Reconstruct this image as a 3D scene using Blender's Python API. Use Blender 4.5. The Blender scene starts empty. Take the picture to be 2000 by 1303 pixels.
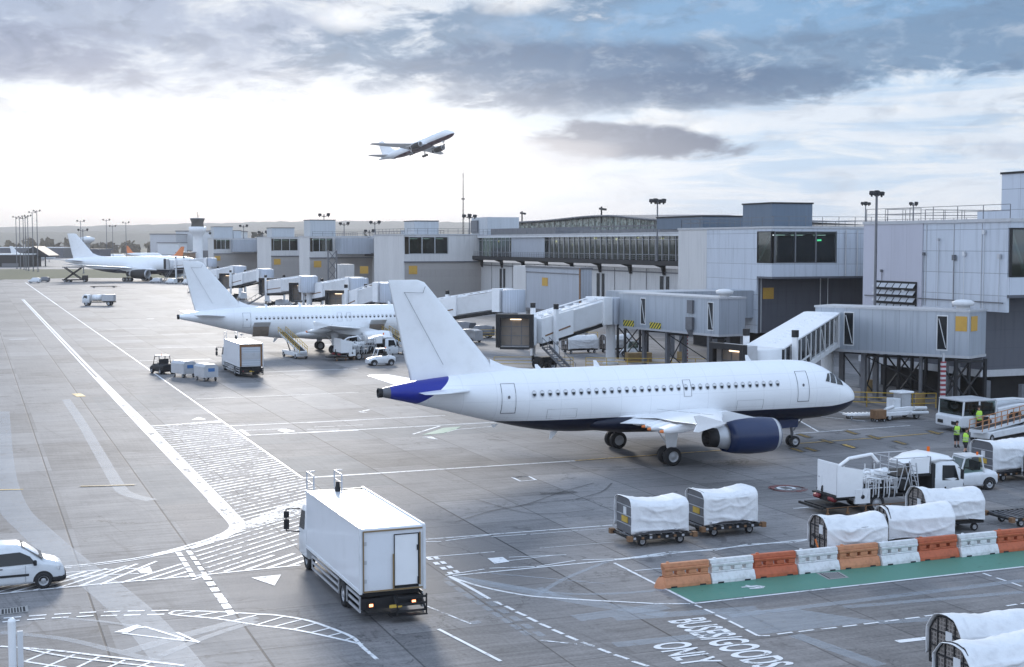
import bpy, math, random
from mathutils import Vector, noise, Matrix
PI=math.pi; R=math.radians
random.seed(7)
scn=bpy.context.scene; col=scn.collection
# ---------- camera frame (used to lay out the apron plan) ----------
F=2705.;PIT=math.atan(176.5/2705);CZ=14.;A=.3726
ca,sa=math.cos(A),math.sin(A)
def g(px,py,z=0):
    x=(px-1000)/F; u=(651.5-py)/F
    cy,sy=math.cos(PIT),math.sin(PIT)
    r=(x,cy+u*sy,-sy+u*cy); t=(z-CZ)/r[2]
    return Vector((r[0]*t,r[1]*t,z))
def W(u,v,z=0): return Vector((u*ca-v*sa,u*sa+v*ca,z))
def toUV(p): return (p[0]*ca+p[1]*sa, -p[0]*sa+p[1]*ca)
def uvp(px,py): return toUV(g(px,py))
RG={'1':(0,700,.35),'2':(600,780,.35),'5':(0,780,.4013),'6':(500,1000,.4),'7':(1200,980,.4),'8':(1100,850,.25025),
 'a':(260,800,.18424),'b':(300,960,.16887),'c':(0,1040,.2018),'s':(1550,800,.225),'z':(0,400,.25)}
def zp(n,x,y):
    r=RG[n]; return g(r[0]+x*r[2],r[1]+y*r[2])
cam=bpy.data.cameras.new('camera'); co=bpy.data.objects.new('camera',cam); col.objects.link(co)
co.location=(0,0,CZ); co.rotation_euler=(PI/2-PIT,0,0); cam.sensor_width=36; cam.lens=36*F/2000; cam.clip_end=30000; cam.clip_start=.5
scn.camera=co
# ---------- materials ----------
class NT:
    def __init__(s,m):
        m.use_nodes=True; s.t=m.node_tree; s.t.nodes.clear()
    def n(s,typ,**k):
        nd=s.t.nodes.new(typ)
        for a,b in k.items(): setattr(nd,a,b)
        return nd
    def l(s,a,b): s.t.links.new(a,b)
    def val(s,sock,v):
        if isinstance(v,(int,float)): sock.default_value=v
        elif isinstance(v,(tuple,list)): sock.default_value=tuple(v) if len(v)!=3 or sock.type!='RGBA' else (*v,1)
        else: s.l(v,sock)
    def m(s,op,a,b=0,c=None,clamp=False):
        nd=s.n('ShaderNodeMath',operation=op,use_clamp=clamp); s.val(nd.inputs[0],a); s.val(nd.inputs[1],b)
        if c is not None: s.val(nd.inputs[2],c)
        return nd.outputs[0]
    def mix(s,f,a,b,mode='MIX'):
        nd=s.n('ShaderNodeMix',data_type='RGBA',blend_type=mode); s.val(nd.inputs[0],f); s.val(nd.inputs[6],a); s.val(nd.inputs[7],b); return nd.outputs[2]
    def noise(s,vec,scale,detail=4,rough=.55,dist=0):
        nd=s.n('ShaderNodeTexNoise'); nd.inputs['Scale'].default_value=scale; nd.inputs['Detail'].default_value=detail; nd.inputs['Roughness'].default_value=rough; nd.inputs['Distortion'].default_value=dist
        if vec is not None: s.l(vec,nd.inputs['Vector'])
        return nd.outputs[0]
    def smooth(s,x,a,b,o0=0,o1=1):
        nd=s.n('ShaderNodeMapRange',interpolation_type='SMOOTHSTEP'); s.val(nd.inputs[0],x); s.val(nd.inputs[1],a); s.val(nd.inputs[2],b); s.val(nd.inputs[3],o0); s.val(nd.inputs[4],o1); return nd.outputs[0]
    def comb(s,x,y,z):
        nd=s.n('ShaderNodeCombineXYZ'); s.val(nd.inputs[0],x); s.val(nd.inputs[1],y); s.val(nd.inputs[2],z); return nd.outputs[0]
    def sep(s,v):
        nd=s.n('ShaderNodeSeparateXYZ'); s.l(v,nd.inputs[0]); return nd.outputs
    def obj(s): return s.n('ShaderNodeTexCoord').outputs['Object']
    def pos(s): return s.n('ShaderNodeNewGeometry').outputs['Position']
    def prin(s,colr,rough=.5,metal=0,**k):
        b=s.n('ShaderNodeBsdfPrincipled'); s.val(b.inputs['Base Color'],colr); s.val(b.inputs['Roughness'],rough); s.val(b.inputs['Metallic'],metal)
        for a,v in k.items(): s.val(b.inputs[a.replace('_',' ')],v)
        return b
    def bump(s,h,st,dist=.02):
        nd=s.n('ShaderNodeBump'); nd.inputs['Strength'].default_value=st; nd.inputs['Distance'].default_value=dist; s.l(h,nd.inputs['Height']); return nd.outputs[0]
    def out(s,b,vol=None):
        o=s.n('ShaderNodeOutputMaterial')
        if b is not None: s.l(b.outputs[0] if hasattr(b,'outputs') else b,o.inputs[0])
        if vol: s.l(vol.outputs[0],o.inputs['Volume'])
def new(name): 
    m=bpy.data.materials.new(name); return m,NT(m)
def paint(name,c,rough=.4,metal=0,dirt=.12,scale=1.2,coat=0,bump=0):
    m,t=new(name); o=t.obj(); n=t.noise(o,scale,5,.6); n2=t.noise(o,scale*9,3)
    f=t.m('MULTIPLY',t.m('ADD',t.smooth(n,.42,.75),t.m('MULTIPLY',n2,.35)),dirt,clamp=True)
    cc=t.mix(f,(*c,1),(c[0]*.45,c[1]*.43,c[2]*.4,1))
    k={}
    if coat: k={'Coat_Weight':coat,'Coat_Roughness':.08}
    b=t.prin(cc,t.m('ADD',rough,t.m('MULTIPLY',n2,.12)),metal,**k)
    if bump: t.l(t.bump(n2,bump,.01),b.inputs['Normal'])
    t.out(b); return m
def emit(name,c,s):
    m,t=new(name); e=t.n('ShaderNodeEmission'); t.val(e.inputs[0],(*c,1)); e.inputs[1].default_value=s; t.out(e); return m
M={}
M['white']=paint('white_paint',(.8,.81,.82),.35,coat=.3)
M['bodywhite']=paint('vehicle_white',(.68,.7,.72),.3,coat=.4,dirt=.2,scale=2.5)
M['offwhite']=paint('off_white_panel',(.66,.67,.68),.5,dirt=.2,scale=.5)
M['black']=paint('black_rubber',(.018,.018,.02),.75,dirt=.0)
M['dark']=paint('dark_metal',(.018,.018,.02),.5,.3,dirt=.3)
M['grey']=paint('grey_metal',(.17,.175,.19),.45,.5,dirt=.3,scale=2)
M['lgrey']=paint('light_grey_metal',(.5,.51,.53),.4,.4,dirt=.25,scale=2)
M['steel']=paint('bare_steel',(.55,.55,.56),.25,.9,dirt=.2)
M['rim']=paint('wheel_rim',(.42,.43,.45),.4,.4,dirt=.3)
M['navy']=paint('navy_paint',(.006,.02,.075),.3,coat=.08)
M['yellow']=paint('yellow_paint',(.55,.36,.05),.5,dirt=.35,scale=3)
M['ysign']=paint('orange_yellow_sign',(.55,.32,.06),.6,dirt=.2)
M['brown']=paint('rusty_brown',(.22,.12,.06),.7,dirt=.5,scale=4)
M['red']=paint('red_paint',(.22,.03,.035),.45)
M['orange']=paint('orange_paint',(.7,.2,.05),.5)
M['rust']=paint('orange_brown_rail',(.45,.2,.08),.6,dirt=.5,scale=5)
M['borange']=paint('barrier_red_orange',(.5,.12,.05),.55,dirt=.5,scale=3)
M['btan']=paint('barrier_faded_orange',(.56,.24,.12),.6,dirt=.5,scale=3)
M['bwhite']=paint('barrier_white',(.7,.71,.72),.55,dirt=.45,scale=3)
M['hivis']=paint('hi_vis_vest',(.45,.75,.08),.7,dirt=.1)
M['cloth']=None
M['skin']=paint('skin',(.42,.22,.15),.6)
M['hair']=paint('dark_hair',(.03,.02,.015),.8)
M['clothes']=paint('dark_clothes',(.02,.02,.025),.85)
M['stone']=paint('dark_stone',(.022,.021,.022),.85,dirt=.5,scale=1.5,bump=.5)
M['concretew']=paint('concrete_wall',(.32,.31,.3),.8,dirt=.25,scale=.6)
M['lamp']=emit('lamp_glow',(1,.78,.55),2.2)
M['taillight']=emit('tail_light_lit',(1,.35,.15),5)
M['exit']=emit('exit_sign_green',(.15,1,.5),3)
M['beacon']=emit('beacon',(1,.25,.06),.45)
M['yb']=None
def mk_cloth():
    m,t=new('white_tarpaulin'); o=t.obj(); n=t.noise(o,2.2,6,.6,.6)
    b=t.prin(t.mix(t.m('MULTIPLY',t.smooth(n,.42,.75),.35),(.72,.73,.74,1),(.42,.42,.44,1)),.6,0)
    t.l(t.bump(t.noise(o,7,6,.6,1.2),.5,.04),b.inputs['Normal']); t.out(b); return m
M['cloth']=mk_cloth()
def mk_clad(name,c,metal=.35,rough=.38,pw=1.1,ph=0,axis='both',dirt=.2,line=.5):
    """panelled wall cladding: vertical seams every pw metres, horizontal every ph"""
    m,t=new(name); o=t.obj(); x,y,z=t.sep(o)
    s=t.m('ADD',x,y)
    fx=t.m('ABSOLUTE',t.m('SUBTRACT',t.m('FRACT',t.m('DIVIDE',s,pw)),.5))
    lx=t.smooth(fx,.5-.025/pw,.5-.008/pw)
    ln=lx
    cell=t.m('FLOOR',t.m('DIVIDE',s,pw)); 
    cz=0.
    if ph:
        fz=t.m('ABSOLUTE',t.m('SUBTRACT',t.m('FRACT',t.m('DIVIDE',z,ph)),.5)); ln=t.m('MAXIMUM',lx,t.smooth(fz,.5-.03/ph,.5-.012/ph)); cz=t.m('FLOOR',t.m('DIVIDE',z,ph))
    wn=t.n('ShaderNodeTexWhiteNoise',noise_dimensions='2D'); t.l(t.comb(cell,cz,0),wn.inputs['Vector'])
    stre=t.noise(t.comb(t.m('MULTIPLY',s,2.),t.m('MULTIPLY',s,.3),t.m('MULTIPLY',z,.14)),1.3,5,.6)
    f=t.m('ADD',t.m('MULTIPLY',wn.outputs['Value'],.12),t.m('MULTIPLY',t.smooth(stre,.45,.8),dirt))
    base=t.mix(f,(*c,1),(c[0]*.5,c[1]*.5,c[2]*.5,1))
    base=t.mix(t.m('MULTIPLY',ln,line),base,(.06,.065,.08,1))
    b=t.prin(base,t.m('ADD',rough,t.m('MULTIPLY',stre,.15)),metal)
    t.l(t.bump(t.m('SUBTRACT',1,ln),.35,.02),b.inputs['Normal']); t.out(b); return m
M['clad']=mk_clad('white_cladding',(.54,.58,.64),.25,.42,3.2,1.9,dirt=.4,line=.65)
M['cladw']=mk_clad('warm_white_cladding',(.6,.59,.58),.1,.5,4.2,0,dirt=.35,line=.5)
M['cladg']=mk_clad('shaded_grey_cladding',(.11,.115,.135),.3,.45,60,1.6,dirt=.4,line=.35)  # grey cladding, base colour darkened to carry the shade of recesses and overhangs
M['cladb']=mk_clad('beige_wall',(.36,.335,.315),.0,.7,60,1.6,dirt=.15,line=.15)
M['cladbox']=mk_clad('walkway_cladding',(.4,.44,.49),.45,.36,1.25,0,dirt=.45,line=.5)
M['plant']=mk_clad('plant_room_cladding',(.13,.17,.22),.4,.42,.6,0,dirt=.2,line=.25)
M['plantl']=mk_clad('light_plant_room_cladding',(.5,.53,.56),.3,.42,.8,0,dirt=.2,line=.3)
M['rib']=mk_clad('ribbed_cladding',(.42,.45,.5),.3,.4,.45,0,dirt=.3,line=.6)
M['roofm']=paint('roof_sheet',(.45,.46,.48),.6,dirt=.25,scale=.3)
def mk_glass(name,tint,tr=.55):
    m,t=new(name); gl=t.n('ShaderNodeBsdfGlossy'); t.val(gl.inputs[0],(.9,.95,1,1)); gl.inputs[1].default_value=.03
    tp=t.n('ShaderNodeBsdfTransparent'); t.val(tp.inputs[0],(*tint,1)); lw=t.n('ShaderNodeLayerWeight'); lw.inputs[0].default_value=.25
    mx=t.n('ShaderNodeMixShader'); t.l(t.m('ADD',t.m('MULTIPLY',lw.outputs[1],.35),.03,clamp=True),mx.inputs[0]); t.l(tp.outputs[0],mx.inputs[1]); t.l(gl.outputs[0],mx.inputs[2]); t.out(mx); return m
M['glass']=mk_glass('window_glass',(.42,.5,.47))
M['vglass']=paint('vehicle_glass',(.014,.017,.02),.08,dirt=0); 
M['inter']=paint('interior_wall',(.2,.15,.11),.8,dirt=.4,scale=.3)
M['inter2']=paint('cab_interior',(.24,.2,.165),.7,dirt=.4,scale=.8)
M['ochre']=paint('ochre_concrete',(.24,.16,.07),.8,dirt=.4,scale=2)
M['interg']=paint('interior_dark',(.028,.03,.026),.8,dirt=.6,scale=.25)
def mk_mesh(name,c,scale):
    m,t=new(name); x,y,z=t.sep(t.obj()); s=t.m('ADD',x,y)
    a=t.m('GREATER_THAN',t.m('FRACT',t.m('MULTIPLY',s,scale)),.7); b=t.m('GREATER_THAN',t.m('FRACT',t.m('MULTIPLY',z,scale)),.7)
    p=t.prin((*c,1),.6,.2); t.l(t.m('ADD',t.m('MULTIPLY',t.m('MAXIMUM',a,b),.6),.3),p.inputs['Alpha']); t.out(p); return m
M['net']=mk_mesh('cage_mesh',(.3,.27,.25),7)
def mk_stripe(name,c1,c2,p,ax='xz'):
    m,t=new(name); x,y,z=t.sep(t.obj())
    s=t.m('ADD',t.m('ADD',x,y),z) if ax=='xz' else z
    f=t.m('GREATER_THAN',t.m('FRACT',t.m('DIVIDE',s,p)),.5); t.out(t.prin(t.mix(f,(*c1,1),(*c2,1)),.5)); return m
M['yb']=mk_stripe('hazard_stripes',(.02,.02,.02),(.6,.5,.05),.5)
M['rw']=mk_stripe('red_white_stripes',(.25,.03,.04),(.5,.49,.5),.38,'z')
# ---------- mesh helpers ----------
class MB:
    def __init__(s): s.v=[];s.f=[];s.mi=[];s.sm=[]
    def add(s,vs,fs,mi=0,sm=False):
        o=len(s.v); s.v+= [tuple(p) for p in vs]; s.f+= [tuple(i+o for i in f) for f in fs]; s.mi+=[mi]*len(fs); s.sm+=[sm]*len(fs); return s
    def box(s,x0,x1,y0,y1,z0,z1,mi=0):
        v=[(x,y,z) for z in (z0,z1) for y in (y0,y1) for x in (x0,x1)]
        return s.add(v,[(0,2,3,1),(4,5,7,6),(0,1,5,4),(2,6,7,3),(0,4,6,2),(1,3,7,5)],mi)
    def bar(s,p,q,w,h=None,mi=0):
        p=Vector(p);q=Vector(q);h=h or w;d=(q-p)
        if d.length<1e-6: return s
        d.normalize(); up=Vector((0,0,1)) if abs(d.z)<.95 else Vector((1,0,0))
        a=d.cross(up).normalized()*w/2; b=a.cross(d).normalized()*h/2
        v=[p-a-b,p+a-b,p+a+b,p-a+b,q-a-b,q+a-b,q+a+b,q-a+b]
        return s.add(v,[(0,3,2,1),(4,5,6,7),(0,1,5,4),(1,2,6,5),(2,3,7,6),(3,0,4,7)],mi)
    def tube(s,p,q,r,r2=None,n=10,mi=0,cap=True):
        p=Vector(p);q=Vector(q);r2=r if r2 is None else r2;d=(q-p).normalized(); up=Vector((0,0,1)) if abs(d.z)<.95 else Vector((1,0,0))
        a=d.cross(up).normalized(); b=a.cross(d)
        v=[p+(a*math.cos(2*PI*i/n)+b*math.sin(2*PI*i/n))*r for i in range(n)]+[q+(a*math.cos(2*PI*i/n)+b*math.sin(2*PI*i/n))*r2 for i in range(n)]
        s.add(v,[(i,(i+1)%n,n+(i+1)%n,n+i) for i in range(n)],mi,True)
        if cap: s.add(v,[tuple(range(n-1,-1,-1)),tuple(range(n,2*n))],mi)
        return s
    def path(s,pts,r,n=8,mi=0):
        for a,b in zip(pts,pts[1:]): s.tube(a,b,r,None,n,mi)
        return s
    def prism(s,poly,z0,z1,mi=0):   # poly in xy
        n=len(poly); v=[(x,y,z0) for x,y in poly]+[(x,y,z1) for x,y in poly]
        return s.add(v,[tuple(range(n-1,-1,-1)),tuple(range(n,2*n))]+[(i,(i+1)%n,n+(i+1)%n,n+i) for i in range(n)],mi)
    def prismy(s,poly,y0,y1,mi=0):  # poly in xz
        n=len(poly); v=[(x,y0,z) for x,z in poly]+[(x,y1,z) for x,z in poly]
        return s.add(v,[tuple(range(n)),tuple(range(2*n-1,n-1,-1))]+[(n+i,n+(i+1)%n,(i+1)%n,i) for i in range(n)],mi)
    def prismx(s,poly,x0,x1,mi=0):  # poly in yz
        n=len(poly); v=[(x0,y,z) for y,z in poly]+[(x1,y,z) for y,z in poly]
        return s.add(v,[tuple(range(n-1,-1,-1)),tuple(range(n,2*n))]+[(i,(i+1)%n,n+(i+1)%n,n+i) for i in range(n)],mi)
    def loft(s,rings,mi=0,cap=True,closed=True,sm=True):
        n=len(rings[0]); v=[p for r in rings for p in r]; f=[]
        for k in range(len(rings)-1):
            for i in range(n if closed else n-1):
                j=(i+1)%n; f.append((k*n+i,k*n+j,(k+1)*n+j,(k+1)*n+i))
        s.add(v,f,mi,sm)
        if cap:
            s.add(rings[0],[tuple(range(n-1,-1,-1))],mi); s.add(rings[-1],[tuple(range(n))],mi)
        return s
    def lathe(s,prof,c=(0,0,0),ax='x',n=24,mi=0):  # prof list of (pos, r)
        rings=[]
        for t,r in prof:
            ring=[]
            for i in range(n):
                a=2*PI*i/n; p,q=r*math.cos(a),r*math.sin(a)
                ring.append({'x':(c[0]+t,c[1]+p,c[2]+q),'y':(c[0]+p,c[1]+t,c[2]+q),'z':(c[0]+p,c[1]+q,c[2]+t)}[ax])
            rings.append(ring)
        return s.loft(rings,mi,cap=False)
    def quad(s,a,b,c,d,mi=0): return s.add([a,b,c,d],[(0,1,2,3)],mi)
    def build(s,name,mat,parent=None,bevel=0,fix=True):
        me=bpy.data.meshes.new(name); me.from_pydata(s.v,[],s.f)
        for m in (mat if isinstance(mat,(list,tuple)) else [mat]): me.materials.append(M[m] if isinstance(m,str) else m)
        for p,i,sm in zip(me.polygons,s.mi,s.sm): p.material_index=i; p.use_smooth=sm
        me.update()
        if fix:
            import bmesh; bm=bmesh.new(); bm.from_mesh(me)
            bmesh.ops.recalc_face_normals(bm,faces=bm.faces); bm.to_mesh(me); bm.free()
        o=bpy.data.objects.new(name,me); col.objects.link(o)
        if parent: o.parent=parent
        if bevel:
            b=o.modifiers.new('bevel','BEVEL'); b.width=bevel; b.segments=2; b.limit_method='ANGLE'; b.angle_limit=R(35)
        return o
def tag(o,label=None,cat=None,group=None,kind=None):
    for k,v in (('label',label),('category',cat),('group',group),('kind',kind)):
        if v: o[k]=v
    return o
def thing(name,label,cat,u,v,rz=0,group=None,z=0,world=None):
    o=bpy.data.objects.new(name,None); col.objects.link(o); o.empty_display_size=.3
    o.location=world if world is not None else W(u,v,z); o.rotation_euler=(0,0,(A if world is None else 0)+rz)
    return tag(o,label,cat,group)
def dup(root,u,v,rz,label,z=0,group=None):
    c=root.copy(); col.objects.link(c); c.location=W(u,v,z); c.rotation_euler=(0,0,A+rz); c['label']=label
    if group: c['group']=group
    for ch in list(root.children):
        d=ch.copy(); col.objects.link(d); d.parent=c
        for gch in list(ch.children):
            e=gch.copy(); col.objects.link(e); e.parent=d
    return c
def wheel(par,x,y,r,w,rimr=.55,name='wheel'):
    b=MB(); b.lathe([(-w/2,r*.6),(-w/2,r*.9),(-w*.38,r),(w*.38,r),(w/2,r*.9),(w/2,r*.6)],(x,y,r),'y',20)
    t=b.build(name,'black',par); c=MB(); rr=r*.62
    s=1 if y>=0 else -1
    c.lathe([(-w*.42,rr),(w*.42,rr)],(x,y,r),'y',16)
    c.lathe([(s*w*.42,rr),(s*w*.3,rr*.82),(s*w*.32,rr*.5),(s*w*.46,rr*.34),(s*w*.46,.001)],(x,y,r),'y',16)
    c.lathe([(-s*w*.3,rr),(-s*w*.2,.001)],(x,y,r),'y',12)
    c.build('rim','rim',t); return t
# ---------- sky ----------
wd=bpy.data.worlds.new('World'); scn.world=wd; wd.use_nodes=True
t=NT(wd); 
SUNAZ=math.atan(-520/2705); SUNEL=R(15)
sky=t.n('ShaderNodeTexSky',sky_type='NISHITA'); sky.sun_disc=False; sky.sun_elevation=SUNEL; sky.sun_rotation=SUNAZ
d=t.n('ShaderNodeTexCoord').outputs['Generated']
x,y,z=t.sep(d)
az=t.m('DIVIDE',t.m('ARCTAN2',x,y),1/2705.)     # in photo pixels at this focal length, a unit for angles
el=t.m('DIVIDE',t.m('ARCSINE',z),1/2705.)
# noise domains
P1=t.comb(t.m('MULTIPLY',az,1/330.),t.m('MULTIPLY',el,1/120.),0)
n1=t.noise(P1,1.6,9,.6,.6); P2=t.comb(t.m('MULTIPLY',az,1/150.),t.m('MULTIPLY',el,1/60.),3)
n2=t.noise(P2,1.2,8,.62,.5)
P3=t.comb(t.m('MULTIPLY',az,1/500.),t.m('MULTIPLY',el,1/45.),9)
n3=t.noise(P3,1.3,6,.6,.4)
P4=t.comb(t.m('MULTIPLY',az,1/60.),t.m('MULTIPLY',el,1/32.),5); n4=t.noise(P4,1.1,6,.6,.15)
nn=t.m('SUBTRACT',t.m('ADD',t.m('ADD',t.m('MULTIPLY',n1,.6),t.m('MULTIPLY',n2,.35)),t.m('MULTIPLY',n4,.17)),.56)
def blob(cx,cy,rx,ry,amp=1.6,soft=.5,tilt=0,nz=nn):
    dx=t.m('SUBTRACT',az,cx-1000.); dy=t.m('SUBTRACT',el,475.-cy)
    dy2=t.m('SUBTRACT',dy,t.m('MULTIPLY',dx,tilt))
    r=t.m('ADD',t.m('POWER',t.m('ABSOLUTE',t.m('DIVIDE',dx,rx)),2),t.m('POWER',t.m('ABSOLUTE',t.m('DIVIDE',dy2,ry)),2))
    v=t.m('SUBTRACT',t.m('SUBTRACT',1,r),t.m('MULTIPLY',nz,amp*2))
    return t.smooth(v,0,soft)
base=t.mix(t.smooth(el,0,1500),(.78,.86,.97,1),(.42,.56,.78,1))
base=t.mix(t.m('MULTIPLY',t.smooth(n3,.42,.6),t.smooth(az,-200,500)),base,(.5,.68,.9,1))
base=t.mix(t.smooth(n1,.5,.72,0,.7),base,(.98,.99,1.0,1))
def over(c,f,k,colr): return t.mix(t.m('MULTIPLY',f,k),c,(*colr,1))
c=base
# general cloud deck overhead
deck=t.m('MULTIPLY',t.smooth(t.m('ADD',n1,t.m('MULTIPLY',t.smooth(el,200,900),.12)),.46,.6),t.smooth(el,300,800))
c=over(c,deck,.65,(.36,.45,.58))
# high bank, left grey clouds, low small cloud
c=over(c,blob(200,60,720,160,2.2,1.0,-.02),.85,(.3,.4,.6))
c=over(c,blob(60,130,300,70,2.2,.9,-.05),.6,(.19,.25,.42))
c=over(c,blob(150,340,420,110,1.5,1.2),.3,(.75,.78,.92))
c=over(c,blob(1520,80,1010,118,1.6,.5,.03),.95,(.15,.28,.47))
c=over(c,blob(1130,150,420,75,1.6,.6,0),.75,(.075,.17,.34))
c=over(c,blob(1300,185,420,45,1.6,.6,.06),.6,(.06,.14,.29))
c=over(c,blob(1450,45,520,50,2.2,.8,.05),.55,(.25,.5,.82))
c=over(c,blob(1235,278,225,42,1.7,.6,-.05),1.0,(.10,.15,.27))
c=over(c,blob(1090,300,150,34,1.6,.9,0),.55,(.55,.55,.62))
c=over(c,blob(1930,305,70,20,1.6,.9,0),.6,(.55,.62,.75))
c=over(c,blob(690,45,90,34,2.6,1.6,0),.8,(1.3,1.3,1.3))
c=over(c,blob(1020,14,110,26,2.6,1.6,0),.7,(1.2,1.2,1.2))
# light and dark billows inside the cloud
c=t.mix(t.m('MULTIPLY',t.smooth(n4,.5,.68),t.m('MULTIPLY',t.smooth(el,140,260),.2)),c,(.62,.74,.92,1))
c=t.mix(t.m('MULTIPLY',t.smooth(n2,.48,.34),t.m('MULTIPLY',t.smooth(el,160,300),.35)),c,(.1,.17,.3,1))
# fine wispy structure lightening the clouds
c=t.mix(t.m('MULTIPLY',t.smooth(n2,.54,.72),.28),c,(.9,.95,1.02,1))
c=t.mix(t.m('MULTIPLY',t.smooth(n1,.3,.48,1,0),.3),c,(.3,.38,.52,1))
# glow of the veiled sun
gx=t.m('DIVIDE',t.m('SUBTRACT',az,-480.),470.); gy=t.m('DIVIDE',t.m('SUBTRACT',el,125.),118.)
gr=t.m('ADD',t.m('MULTIPLY',gx,gx),t.m('MULTIPLY',gy,gy))
gl=t.m('EXPONENT',t.m('MULTIPLY',t.m('POWER',gr,.9),-.8))
c=t.mix(gl,c,(1.6,1.58,1.6,1),'MIX')
hz=t.smooth(el,140,0)
c=t.mix(t.m('MULTIPLY',hz,t.smooth(az,700,-900,.08,.8)),c,(1.0,.985,.985,1))
# below horizon: pale
c=t.mix(t.smooth(el,0,-60),c,(.55,.55,.58,1))
amb=t.m('ADD',1,t.m('ADD',t.m('MULTIPLY',t.smooth(t.m('ABSOLUTE',az),1300,3800),.8),t.m('ADD',t.m('MULTIPLY',t.smooth(el,650,2200),.4),t.m('MULTIPLY',t.smooth(az,-1500,-3600),.3))))  # added fill: sky outside the view brightened to light camera-facing sides
c=t.mix(1.0,c,t.comb(amb,t.m('MULTIPLY',amb,1.0),t.m('ADD',t.m('MULTIPLY',amb,1.06),-.06)),'MULTIPLY')
bg1=t.n('ShaderNodeBackground'); t.l(sky.outputs[0],bg1.inputs[0]); bg1.inputs[1].default_value=.003
bg2=t.n('ShaderNodeBackground'); t.l(c,bg2.inputs[0]); bg2.inputs[1].default_value=.85
ad=t.n('ShaderNodeAddShader'); t.l(bg1.outputs[0],ad.inputs[0]); t.l(bg2.outputs[0],ad.inputs[1])
o=t.n('ShaderNodeOutputWorld'); t.l(ad.outputs[0],o.inputs[0])
sun=bpy.data.lights.new('sun','SUN'); sun.energy=1.6; sun.angle=R(10); sun.color=(1,.94,.87)
so=bpy.data.objects.new('sun',sun); col.objects.link(so)
sd=Vector((math.sin(SUNAZ)*math.cos(SUNEL),math.cos(SUNAZ)*math.cos(SUNEL),math.sin(SUNEL)))
so.rotation_euler=(-sd).to_track_quat('-Z','Y').to_euler(); so.location=(0,0,60)
scn.view_settings.view_transform='Standard'; scn.view_settings.look='None'; scn.view_settings.exposure=0.2
scn.render.engine='CYCLES'
for k_,q_ in (('max_bounces',5),('diffuse_bounces',3),('glossy_bounces',3),('transmission_bounces',2),('volume_bounces',0),('transparent_max_bounces',12),('caustics_reflective',False),('caustics_refractive',False)): setattr(scn.cycles,k_,q_)
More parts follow.
